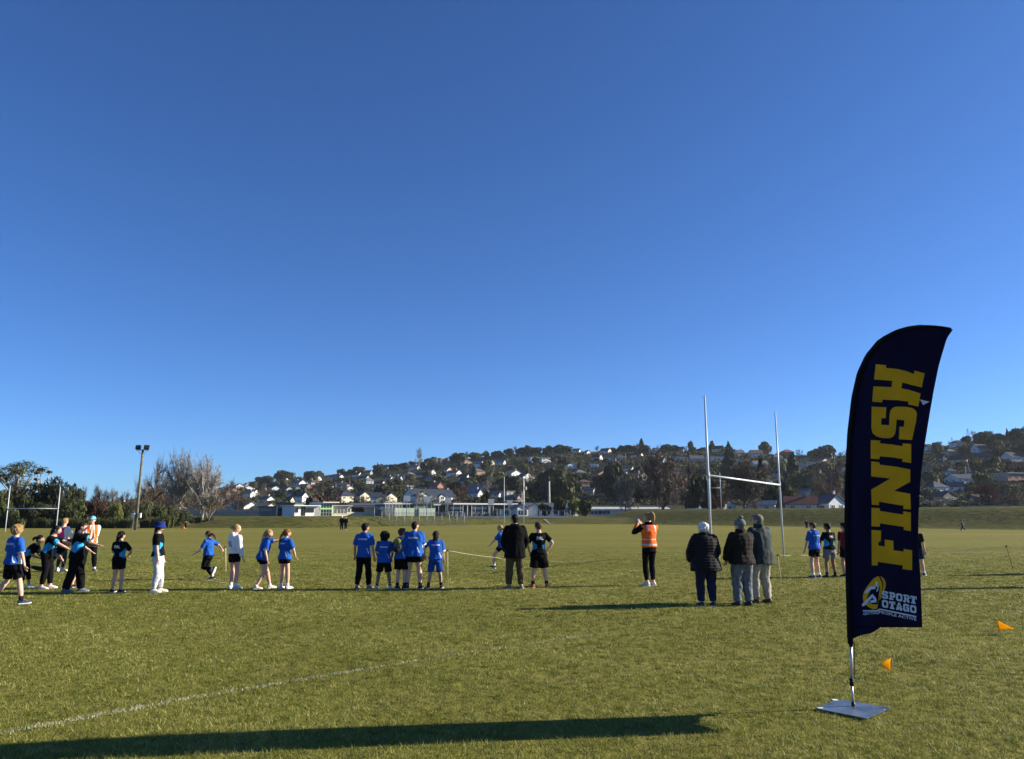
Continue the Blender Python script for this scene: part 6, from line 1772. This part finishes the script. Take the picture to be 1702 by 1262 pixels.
far('distant figure in a grey and green coat beside an orange cone', 975.5, 870.5, 1.6, 180, GREYC, GRN)
far('tiny distant figure in dark blue at the foot of the right bank', 1341, 879.5, 1.2, 150, NAVY(), BLK())
far('tiny distant runner in grey at the foot of the right bank beyond the banner', 1601, 882.5, 1.3, 80, GREYC, NAVY(), lean=12, feet=[(-.06, .2, 0), (.06, -.22, .08)], hip=.5)
far('small distant figure in dark clothes at the edge of the flax', 308.5, 878.8, 1.0, 180, GRN, BLK())

# backpack on the small boy
def to_world(p, q): return q['root'].matrix_basis @ p
mb = MB(); q = bp; h = q['h']
bc = q['N'] - q['s'] * .135 * h - q['fS'] * .108 * h
Mb = Matrix([q['rS'], q['fS'], q['s']]).transposed()
mb.ell(bc, .080 * h, .058 * h, .115 * h, Mb, 16, 12, fn=lambda d, p: Vector((p.x * (1.1 - .1 * abs(d.z)), p.y * (1.0 if d.y < 0 else .8), p.z)))
W = q['root'].matrix_basis.copy()
bo = link('backpack', mb.mesh('backpack', cloth('pack_grey', (.10, .105, .11)), True), None); bo.matrix_world = W
tag(bo, 'small grey backpack with yellow top and pale strap worn over a blue polo', 'backpack')
mb = MB(); mb.ell(bc + q['s'] * .075 * h - q['fS'] * .008 * h, .068 * h, .052 * h, .060 * h, Mb, 14, 10)
link('top_pocket', mb.mesh('top_pocket', cloth('pack_yellow', (.20, .18, .03)), True), bo)
mb = MB(); mb.ell(bc - q['s'] * .055 * h - q['fS'] * .045 * h, .055 * h, .035 * h, .05 * h, Mb, 14, 10)
link('front_pocket', mb.mesh('front_pocket', cloth('pack_dark', (.02, .022, .026)), True), bo)
for sgn in (-1, 1):
    mb = MB(); a = q['N'] + q['rS'] * sgn * .06 * h
    mb.tube([bc + q['s'] * .10 * h + q['rS'] * sgn * .06 * h, a + q['s'] * .012 * h - q['fS'] * .03 * h, a + q['s'] * .012 * h + q['fS'] * .04 * h, a - q['s'] * .08 * h + q['fS'] * .09 * h], .014 * h, 6, ref=q['rS'], flat=.4)
    link('strap', mb.mesh('strap', cloth('pack_strap', (.42, .42, .42)), True), bo)
# phone in the woman's hands
q = ph; h = q['h']
pc = (q['wri'][0] + q['wri'][1]) * .5 + Vector((0, .055 * h, .055 * h))
mb = MB(); mb.box(-.04, .04, -.005, .005, -.075, .075, 0, Matrix.Translation(pc))
po = link('phone', mb.mesh('phone', mat('phone_case', (.015, .015, .02), .3, spec=.5)), None); po.matrix_world = q['root'].matrix_basis
tag(po, 'dark smartphone held up by the woman in the orange vest', 'phone')
mb = MB(); mb.box(-.035, .035, -.0075, -.0052, -.07, .07, 0, Matrix.Translation(pc))
link('screen', mb.mesh('screen', mat('phone_screen', (.10, .14, .25), .15, spec=.5)), po)
# ================================================================== GOALS, POLE, BANNER, FLAGS, ROPES
M_WPOST = mat('white_post', (.56, .60, .64), .35, .04, 2, spec=.4)
M_WPAD = mat('post_grey', (.45, .50, .55), .5)
def goal(label, bl, br, top_l, top_r, bar, r, splice=False):
    bl, br = Vector(bl), Vector(br)
    root = thing('goal_posts', label, 'goal posts', (bl + br) / 2)
    o = root.location
    for b, t in ((bl, top_l), (br, top_r)):
        mb = MB(); p = b - o
        mb.tube([p + Vector((0, 0, -.3)), p + Vector((0, 0, bar)), p + Vector((0, 0, t))], [r, r * .95, r * .72], 14)
        link('post', mb.mesh('post', M_WPOST, True), root)
        mb = MB(); mb.tube([p + Vector((0, 0, bar - .09)), p + Vector((0, 0, bar + .09))], r * 1.25, 14); link('bracket', mb.mesh('bracket', M_WPAD, True), root)
    mb = MB(); mb.tube([bl - o + Vector((0, 0, bar)), br - o + Vector((0, 0, bar))], r * .85, 12); c = link('crossbar', mb.mesh('crossbar', M_WPOST, True), root)
    if splice:
        m_ = (bl + br) / 2 - o + Vector((0, 0, bar)); d = (br - bl).normalized()
        mb = MB(); mb.tube([m_ - d * .05, m_ + d * .05], r * 1.0, 12); link('splice', mb.mesh('splice', M_WPAD, True), c)
pl, pr_ = G(1180.5, 930), G(1303, 927)
pl = AT(1180, 857, 25.2); pl.z = 0
hl = AT(1174, 793.5, pl.y).z; hr = AT(1296, 803.5, pr_.y).z; bar = (hl + hr) / 2
goal('tall white rugby goal posts on the field behind the three spectators', pl, pr_, AT(1167, 658, pl.y).z, AT(1290, 684, pr_.y).z, bar, .040, True)
a = AT(11.5, 857, 85); b = AT(95.5, 857, 85); a.z = b.z = 0
goal('white goal posts before the trees on the far left', a, b, AT(18, 808, 85).z, AT(102.5, 810, 85).z, AT(14, 845.5, 85).z, .052)
a = AT(838, 871, 158); b = AT(870.5, 871, 158); a.z = b.z = 0
goal('slender distant goal posts above the man in the black coat', a, b, AT(838, 793, 158).z, AT(871, 797, 158).z, AT(838, 833, 158).z, .075)
a = AT(1182, 845, 190); b = AT(1199, 845, 190); a.z = zl(a.x, a.y); b.z = zl(b.x, b.y)
goal('small far goal posts standing on top of the right bank', a, b, AT(1180, 806, 190).z, AT(1198, 806, 190).z, AT(1190, 832, 190).z, .085)

# floodlight pole
q = G(225, 881); d = q.y
top = AT(237.5, 748, d); lean_ = Vector((top.x - q.x, 0, top.z))
root = thing('floodlight_pole', 'tall timber pole with two floodlights and two white boxes at the field edge', 'floodlight', q)
mb = MB(); mb.tube([(0, 0, -.3), lean_], [.19, .13], 12); link('pole', mb.mesh('pole', mat('pole_timber', (.15, .137, .10), .9, .2, 3, bump=.4, bscale=9), True), root)
mb = MB(); c = lean_; mb.box(c.x - .85, c.x + .85, -.08, .08, c.z - .05, c.z + .06); arm = link('crossarm', mb.mesh('crossarm', M_GALV), root)
for sg in (-1, 1):
    mb = MB(); mb.tube([c + Vector((0, -.05, -.75)), c + Vector((sg * .6, -.05, -.05))], .025, 5); link('brace', mb.mesh('brace', M_GALV), arm)
    mb = MB(); Mx = Matrix.Translation(c + Vector((sg * .52 - .05, -.05, .33))) @ Matrix.Rotation(R(-18), 4, 'X') @ Matrix.Rotation(R(sg * 8), 4, 'Z')
    mb.box(-.30, .30, -.14, .14, -.24, .24, 0, Mx); fl = link('floodlight', mb.mesh('floodlight', mat('lamp_body', (.02, .02, .018), .5)), root)
    mb = MB(); mb.box(-.26, .26, -.155, -.142, -.20, .20, 0, Mx); link('lens', mb.mesh('lens', mat('lamp_lens', (.05, .05, .045), .15, spec=.6)), fl)
bz = AT(227, 857, d).z
for sg in (-1, 1):
    mb = MB(); x0 = .07 + sg * .38; mb.box(x0 - .19, x0 + .19, -.30, -.06, bz - .28, bz + .30)
    bx = link('meter_box', mb.mesh('meter_box', mat('box_white', (.62, .64, .60), .5)), root)
mb = MB(); mb.tube([(-.28, -.15, -.1), (-.26, -.15, bz - .2)], .05, 8); link('conduit', mb.mesh('conduit', M_FASC), root)

# ---------------- FINISH banner
base = G(1417, 1178)
BY = base.y
M_NAVY = mat('banner_navy', (.0055, .0035, .026), .8, .05, 3, bump=.15, bscale=300, spec=.15, transl=.12)
M_SLEEVE = mat('banner_sleeve', (.006, .006, .008), .8, spec=.1)
M_GOLD = mat('banner_gold', (.86, .43, .010), .75, .05, 4, spec=.15, transl=.25)
M_BWHITE = mat('banner_white', (.66, .70, .80), .75, .04, 4, spec=.15, transl=.2)
M_BINK = mat('banner_ink', (.004, .004, .016), .8, spec=.1)
root = thing('finish_banner', 'tall navy feather banner reading FINISH in yellow, on a steel pole and plate', 'banner', base)
VL = [540, 541, 543, 548, 556, 566, 590, 620, 660, 720, 800, 880, 960, 1043, 1060, 1068]
UL = [1529, 1519, 1507, 1490, 1473, 1458, 1438, 1424, 1415, 1408, 1404, 1403, 1405, 1407.5, 1408, 1409]
VR = [540, 541, 543, 545, 548, 552, 562, 585, 610, 650, 690, 740, 800, 850, 900, 960, 1043]
UR = [1531, 1547, 1560, 1571, 1584, 1581, 1574, 1567, 1560, 1552, 1545, 1537, 1530, 1527, 1526, 1530, 1533]
def yoff(u, v):
    t = (u - 1405) / 120.0
    w = .030 * math.sin(t * 5.2 - (v - 700) * .0045 + .6) * min(1, max(0, t * 2.0)) + .012 * math.sin(t * 11 + v * .011)
    f = math.exp(-(((u - 1462) - (v - 1010) * -.35) / 16.0) ** 2) * max(0.0, min(1.0, (v - 930) / 90.0))
    return w - .05 * f - .40 * t - .10 * math.sin(min(1.6, max(0, t)) * math.pi / 1.6)
def BP(u, v, off=0.0):
    return AT(u, v, BY + yoff(u, v) - off) - base
mb = MB()
rows = list(np.concatenate([np.linspace(540, 548, 7), np.linspace(552, 1043, 70)])); nc = 18
P = [BP(float(np.interp(v, VL, UL)) + (float(np.interp(v, VR, UR)) - float(np.interp(v, VL, UL))) * c / nc, v) for v in rows for c in range(nc + 1)]
F = [(r * (nc + 1) + c + 1, r * (nc + 1) + c, (r + 1) * (nc + 1) + c, (r + 1) * (nc + 1) + c + 1) for r in range(len(rows) - 1) for c in range(nc)]
mb.add(P, F)
# the lower flap near the pole hangs below the hem
hem = [(1043, 1463), (1046, 1459), (1050, 1453), (1053, 1447), (1056, 1432), (1059, 1424), (1062, 1418)]
k0 = len(mb.v); n2 = 8
P = [BP(float(np.interp(v, VL, UL)) + (ue - float(np.interp(v, VL, UL))) * c / n2, v) for v, ue in hem for c in range(n2 + 1)]
F = [(r * (n2 + 1) + c + 1, r * (n2 + 1) + c, (r + 1) * (n2 + 1) + c, (r + 1) * (n2 + 1) + c + 1) for r in range(len(hem) - 1) for c in range(n2)]
mb.add(P, F)
cl = link('flag_cloth', mb.mesh('flag_cloth', M_NAVY, True, merge=True), root)
sm = cl.modifiers.new('thick', 'SOLIDIFY'); sm.thickness = .0015; sm.offset = 1
# sleeve round the bent pole
mb = MB(); sp = [(v, u) for v, u in zip(VL, UL)]
vs = list(np.linspace(1068, 620, 26)) + [590, 578, 566, 556, 548, 543, 541, 540]
pts = [BP(float(np.interp(v, VL, UL)) + 5, v + 3, .006) for v in vs] + [BP(u, 540.5 + (u - 1540) ** 2 * .0022 + 2, .006) for u in (1540, 1552, 1564, 1574, 1581)]
mb.tube(pts, [.026] * 26 + list(np.linspace(.024, .007, len(pts) - 26)), 10, ref=(1, 0, 0)); link('sleeve', mb.mesh('sleeve', M_SLEEVE, True), root)
mb = MB()
def flat(poly, off, m, name, parent=cl):
    """printed shape: outline in the banner's own width/height, laid on the rippled cloth"""
    bm = bmesh.new(); vs_ = [bm.verts.new((p[0], p[1], 0)) for p in poly]
    try: f = bm.faces.new(vs_)
    except ValueError: bm.free(); return
    f.normal_update(); bmesh.ops.triangulate(bm, faces=[f])
    for it in range(3):
        es = [e for e in bm.edges if e.calc_length() > 9]
        if not es: break
        bmesh.ops.subdivide_edges(bm, edges=es, cuts=1); bm.normal_update(); bmesh.ops.triangulate(bm, faces=bm.faces[:])
    for v_ in bm.verts: v_.co = BP(v_.co.x, v_.co.y, off)
    bmesh.ops.recalc_face_normals(bm, faces=bm.faces)
    me_ = bpy.data.meshes.new(name); bm.to_mesh(me_); bm.free(); me_.materials.append(m); me_.polygons.foreach_set('use_smooth', [True] * len(me_.polygons))
    return link(name, me_, parent)
def z1(l): return [(1340 + x / 4.207, 520 + y / 4.207) for x, y in l]
def z2(l): return [(1340 + x / 3.0033, 800 + y / 3.0033) for x, y in l]
def z4(l): return [(1420 + x / 12.617, 950 + y / 12.617) for x, y in l]
LET = [
 z1([(487, 360), (560, 367), (558, 386), (640, 394), (700, 408), (752, 428), (758, 405), (828, 424), (808, 522), (735, 505), (672, 487), (666, 528), (722, 540), (800, 565), (784, 656), (712, 640), (716, 622), (640, 612), (534, 608), (531, 627), (462, 622), (470, 515), (597, 520), (601, 476), (474, 467)]),
 z1([(458, 657), (560, 661), (556, 738), (526, 737), (524, 784), (580, 786), (583, 710), (590, 682), (606, 664), (630, 657), (700, 658), (745, 668), (766, 684), (774, 708), (768, 760), (740, 890), (648, 884), (652, 796), (682, 797), (687, 753), (632, 746), (627, 820), (620, 850), (604, 869), (580, 878), (530, 876), (490, 864), (465, 842), (456, 810)]),
 z1([(452, 890), (518, 894), (515, 913), (590, 920), (672, 933), (675, 914), (734, 918), (734, 1051), (670, 1041), (673, 1022), (590, 1010), (515, 1004), (512, 1024), (451, 1020)]),
 [(1448, 767), (1462, 768.5), (1462, 772.5), (1490, 776), (1513, 780.5), (1513, 801), (1486, 816), (1513, 821), (1514, 847), (1501, 846), (1502, 841), (1461, 834), (1461, 840), (1449, 839), (1448, 814), (1480, 795.5), (1448, 792)],
 [(1448.5, 844), (1462.5, 845), (1462.5, 849.5), (1501, 855.5), (1501.5, 850), (1514, 852), (1514, 883), (1502, 881), (1502, 876), (1462.5, 870), (1462.5, 875.5), (1448.5, 875)],
 [(1448.5, 881), (1464.5, 882), (1464, 900), (1460, 901), (1460, 907), (1470.5, 908.5), (1470.5, 897), (1485, 899), (1485, 915), (1502, 917), (1502, 912.5), (1516, 915), (1516, 948), (1500, 946), (1500.5, 940), (1459, 934), (1459, 940), (1449, 940)]]
for l in LET: flat(l, .006, M_GOLD, 'letter')
# emblem
flat(z4([(490, 100), (520, 112), (545, 165), (575, 230), (590, 320), (580, 400), (560, 450), (530, 520), (510, 590), (498, 680), (480, 780), (400, 797), (300, 750), (230, 690), (190, 620), (178, 560), (185, 480), (215, 400), (280, 300), (400, 150)]), .005, M_GOLD, 'emblem')
flat(z4([(545, 100), (600, 130), (640, 180), (660, 250), (656, 330), (630, 400), (600, 420), (575, 500), (560, 570), (520, 600), (545, 500), (590, 400), (612, 300), (596, 200)]), .005, M_GOLD, 'emblem_swoosh')
flat(z4([(455, 330), (520, 300), (535, 340), (515, 480), (500, 600), (490, 690), (380, 690), (330, 660), (300, 640), (260, 560), (300, 480), (345, 390)]), .0062, M_BINK, 'emblem_body')
flat(z4([(205, 445), (250, 390), (320, 318), (430, 305), (445, 340), (440, 370), (350, 378), (260, 455), (225, 462)]), .0075, M_BWHITE, 'emblem_arm')
flat(z4([(498, 292), (515, 300), (498, 410), (455, 426), (478, 360)]), .0075, M_BWHITE, 'emblem_arm')
flat(z4([(467 + 26 * math.cos(q), 253 + 54 * math.sin(q)) for q in np.linspace(0, 2 * math.pi, 18, endpoint=False)]), .0075, M_BWHITE, 'emblem_head')
flat(z4([(378, 465), (420, 515), (458, 560), (468, 610), (455, 652), (320, 656), (345, 608), (415, 590), (378, 548), (300, 632), (215, 722), (175, 735), (155, 700), (180, 662), (290, 555)]), .0075, M_BWHITE, 'emblem_leg')
flat(z4([(178, 812), (470, 812), (530, 778), (800, 830), (1300, 935), (1300, 965), (800, 862), (530, 806), (480, 840), (178, 840)]), .005, M_BWHITE, 'rule')
BIT = {'S': ['0111110', '1111111', '1100111', '1110000', '1111110', '0111111', '0000111', '1110011', '1111111', '0111110'], 'P': ['1111110', '1111111', '0110111', '0110011', '0110111', '0111111', '0111110', '0110000', '1111100', '1111100'],
       'O': ['0111110', '1111111', '1110111', '1100011', '1100011', '1100011', '1100011', '1110111', '1111111', '0111110'], 'R': ['1111110', '1111111', '0110011', '0110011', '0111111', '0111110', '0110110', '0110111', '1110111', '1110011'],
       'T': ['1111111', '1111111', '1011101', '1011101', '0011100', '0011100', '0011100', '0011100', '0111110', '0111110'], 'A': ['0011100', '0011100', '0011100', '0110110', '0110110', '0110110', '0111111', '1111111', '1110111', '1110111'],
       'G': ['0111110', '1111111', '1110111', '1100000', '1101111', '1101111', '1100011', '1110111', '1111111', '0111101']}
def slab(txt, TL, TR, BL):
    TL, TR, BL = (Vector((*a, 0)) for a in (TL, TR, BL)); n = len(txt); ex = (TR - TL) / (n * 8 - 1); ey = (BL - TL) / 10
    for i, ch in enumerate(txt):
        b = MB()
        for r_, row in enumerate(BIT[ch]):
            c = 0
            while c < 7:
                if row[c] == '1':
                    e = c
                    while e < 7 and row[e] == '1': e += 1
                    q = [TL + ex * (i * 8 + c) + ey * r_, TL + ex * (i * 8 + e) + ey * r_, TL + ex * (i * 8 + e) + ey * (r_ + 1), TL + ex * (i * 8 + c) + ey * (r_ + 1)]
                    b.add([BP(p.x, p.y, .0078) for p in reversed(q)], [(0, 1, 2, 3)])
                    c = e
                else: c += 1
        link('letter', b.mesh('letter', M_BWHITE), cl)
slab('SPORT', *z4([(580, 400), (1306, 528), (578, 560)]))
slab('OTAGO', *z4([(580, 588), (1300, 722), (580, 748)]))
def small_text(txt, x0, x1, y0, y1, hgt_):
    va, fa = text_mesh(txt, 1.0, .02)
    mn, mx = va.min(0), va.max(0); b = MB(); P = []
    for p in va:
        tx = (p[0] - mn[0]) / (mx[0] - mn[0]); ty = (mx[1] - p[1]) / (mx[1] - mn[1])
        xx = x0 + (x1 - x0) * tx; yy = y0 + (y1 - y0) * tx + ty * hgt_
        u, v = z4([(xx, yy)])[0]; P.append(BP(u, v, .007))
    b.add(P, fa); link('lettering', b.mesh('lettering', M_BWHITE), cl)
small_text('GETTING', 182, 520, 862, 836, 56); small_text('PEOPLE ACTIVE', 512, 1302, 815, 978, 60)
flat([(1528.5, 664), (1545, 668), (1534, 673.5), (1532, 669)], .002, M_BWHITE, 'torn_patch')
# pole, ferrule, spigot, plate
M_ALU = mat('pole_silver', (.55, .53, .47), .35, .05, 6, metal=.6, spec=.5)
M_BLKP = mat('black_plastic', (.012, .012, .013), .45)
def PO(u, v, dy=0.0): return AT(u, v, BY + dy) - base
mb = MB(); mb.tube([PO(1414.5, 1075), PO(1414, 1062), PO(1415.5, 1130)][::2], .013, 10); link('pole', mb.mesh('pole', M_ALU, True), root)
mb = MB(); mb.tube([PO(1414, 1056), PO(1414.3, 1075)], .016, 10); link('pole_collar', mb.mesh('pole_collar', M_SLEEVE, True), root)
mb = MB(); mb.tube([PO(1415.2, 1128), PO(1415.6, 1140)], .019, 12); mb.tube([PO(1415.1, 1128.2), PO(1415.2, 1130)], .024, 12); link('ferrule', mb.mesh('ferrule', M_BLKP, True), root)
mb = MB(); mb.tube([PO(1415.6, 1140), PO(1418.2, 1170)], .012, 10); link('spigot', mb.mesh('spigot', M_ALU, True), root)
mb = MB(); mb.tube([PO(1417.9, 1167), PO(1418.6, 1178)], .017, 10); mb.ell(PO(1418.6, 1179), .055, .045, .012); link('socket', mb.mesh('socket', M_BLKP, True), root)
mb = MB(); mb.tube([PO(1420, 1066), PO(1420.5, 1098), PO(1420, 1126)], .0035, 5); link('cord', mb.mesh('cord', M_BLKP), root)
pq = [G(u, v, .022) - base for u, v in ((1357, 1177.5), (1391, 1161.5), (1481, 1176.5), (1440, 1194))]
mb = MB(); mb.prism([p - Vector((0, 0, .008)) for p in pq], (0, 0, .008)); M_PL = mat('steel_plate', (.10, .125, .17), .38, .25, 5, spec=.5, metal=.35, bump=.1)
pt = link('base_plate', mb.mesh('base_plate', M_PL, normals=True), root)
for cu, cv, du in ((1363, 1176.5, 5), (1388, 1163.5, 4.5), (1470, 1180, 1.2), (1452, 1176, .8)):
    mb = MB(); c = G(cu, cv, .0235) - base; w_ = du * .0052; mb.box(c.x - w_, c.x + w_, c.y - w_ * 1.1, c.y + w_ * 1.1, c.z - .001, c.z + .0015); link('tape_patch', mb.mesh('tape_patch', M_FASC), pt)

# a second feather banner beyond the right edge: its shadow crosses the field
bq = G(1905, 973); root = thing('feather_banner', 'plain navy feather banner standing beyond the right edge of the view', 'banner', bq, R(-30))
mb = MB(); mb.tube([(0, 0, -.1), (0, 0, 2.6), (.12, 0, 3.2), (.5, 0, 3.5)], [.014, .012, .009, .006], 8); link('pole', mb.mesh('pole', M_ALU, True), root)
mb = MB(); mb.prism([Vector(p) for p in ((.02, 0, .7), (.62, 0, .75), (.66, .05, 2.4), (.75, .05, 3.4), (.5, 0, 3.48), (.14, 0, 3.2), (.03, 0, 2.6))], (0, .003, 0)); link('flag_cloth', mb.mesh('flag_cloth', M_NAVY), root)
# ---------------- orange pin flags
M_OR = mat('flag_orange', (.95, .56, .015), .6, .05, 8, transl=.62, spec=.2)
M_ORP = mat('flag_stick', (.75, .34, .03), .5)
def pinflag(label, bu, bv, tu, tv, tri):
    b = G(bu, bv); root = thing('pin_flag', label, 'flag', b, 0, 'orange pin flags in the grass')
    mb = MB(); mb.tube([Vector((0, 0, -.03)), AT(tu, tv, b.y) - b], .005, 6); link('stick', mb.mesh('stick', M_ORP), root)
    P = [AT(u, v, b.y) - b for u, v in tri]; cen = sum(P, Vector()) / len(P)
    mb = MB(); n_ = 8
    A, B_, C_ = P
    pts = []; idx = {}
    for i in range(n_ + 1):
        for j in range(n_ + 1 - i):
            p = A + (B_ - A) * (i / n_) + (C_ - A) * (j / n_); p.y += .018 * math.sin((p - A).length * 26) - (p.x - A.x) * .55; idx[(i, j)] = len(pts); pts.append(p)
    F = []
    for i in range(n_):
        for j in range(n_ - i):
            F.append((idx[(i, j)], idx[(i + 1, j)], idx[(i, j + 1)]))
            if j < n_ - i - 1: F.append((idx[(i + 1, j)], idx[(i + 1, j + 1)], idx[(i, j + 1)]))
    mb.add(pts, F); o = link('pennant', mb.mesh('pennant', M_OR, True), root); s_ = o.modifiers.new('thick', 'SOLIDIFY'); s_.thickness = .0012
pinflag('orange pin flag beside the banner plate, pointing left', 1480.5, 1127, 1481.5, 1093, [(1481.3, 1094), (1466.5, 1106), (1480.7, 1117)])
pinflag('orange pin flag by the right edge, pointing right', 1660.5, 1055, 1658, 1030, [(1658, 1030.5), (1677, 1043.5), (1659.6, 1047.5)])

# ---------------- rope lane with stakes
M_ROPE = mat('rope', (.42, .40, .31), .85); M_STK = mat('stake_wood', (.55, .50, .32), .8); M_DSTK = mat('stake_dark', (.12, .10, .06), .8)
def stake(label, bu, bv, tu, tv, m, r=.012):
    b = G(bu, bv); t = AT(tu, tv, b.y)
    root = thing('rope_stake', label, 'stake', b, 0, 'stakes holding the rope lane')
    mb = MB(); mb.tube([Vector((0, 0, -.1)), t - b], [r, r * .8], 7); link('stake', mb.mesh('stake', m, True), root)
    mb = MB(); c = t - b; mb.tube([c + Vector((-.02, 0, -.02)), c + Vector((.02, 0, .01))], r * 2.2, 7); link('hook', mb.mesh('hook', M_DSTK), root)
    return t
s1 = stake('leaning pale stake right of the man in the green jacket', 1298.5, 966, 1292.5, 923, M_STK)
s2 = stake('leaning dark stake at the right end of the rope', 1685.5, 948, 1672.5, 908, M_DSTK)
s3 = stake('thin stake beside the boy in blue shorts', 744.5, 978, 744, 915, M_STK, .009)
s4 = stake('yellowish stake behind the girl in the white hoodie', 375.5, 951, 375, 909, M_STK, .016)
s0 = stake('far stake half hidden behind the brown jacket', 1196, 940, 1196, 912, M_STK)
def rope(label, pts):
    root = tag(None, None) if False else None
    P = []
    for a, b, sag in pts:
        for i in range(12):
            t = i / 12; p = a.lerp(b, t); p = p - Vector((0, 0, sag * 4 * t * (1 - t))); P.append(p)
    P.append(pts[-1][1])
    mb = MB(); mb.tube(P, .005, 5); tag(link('rope', mb.mesh('rope', M_ROPE, True)), label, 'rope')
m_w = AT(141, 907, G(146, 950).y - .3)
rope('white rope running from the marshal past the girl in black to the yellowish stake', [(m_w, AT(285, 917, 24.5), .03), (AT(285, 917, 24.5), s4, .04)])
rope('white rope from the thin stake behind the running girl', [(s3, AT(826, 927, 24.5), .02), (AT(826, 927, 24.5), AT(868, 936, 28), .02)])
rope('white rope along the right hand lane behind the banner', [(s1, AT(1404, 917, 26), .05), (AT(1404, 917, 26), AT(1535, 916, 27), .04), (AT(1535, 916, 27), s2, .06)])
rope('white rope seen between the white haired woman and the brown jacket', [(s0, AT(1213, 914, 26), .01), (AT(1213, 914, 26), AT(1290, 921.5, 23), .03)])
# ---------------- thin winter haze over the town
HZ = 0.00006
if HZ > 0:
    mb = MB(); mb.box(-3000, 3000, -40, 1700, -1.2, 150)
    mh_ = bpy.data.materials.new('haze'); mh_.use_nodes = True; nt = mh_.node_tree; nt.nodes.clear()
    o_ = nt.nodes.new('ShaderNodeOutputMaterial'); pv = nt.nodes.new('ShaderNodeVolumePrincipled')
    pv.inputs['Color'].default_value = (.82, .90, 1.0, 1); pv.inputs['Density'].default_value = HZ; pv.inputs['Anisotropy'].default_value = .2
    nt.links.new(pv.outputs[0], o_.inputs['Volume'])
    tag(link('haze', mb.mesh('haze', mh_)), kind='stuff')
SC.render.engine = 'CYCLES'
SC.cycles.max_bounces = 5
SC.cycles.diffuse_bounces = 2
SC.cycles.transparent_max_bounces = 4
print('objects', len(SC.objects))
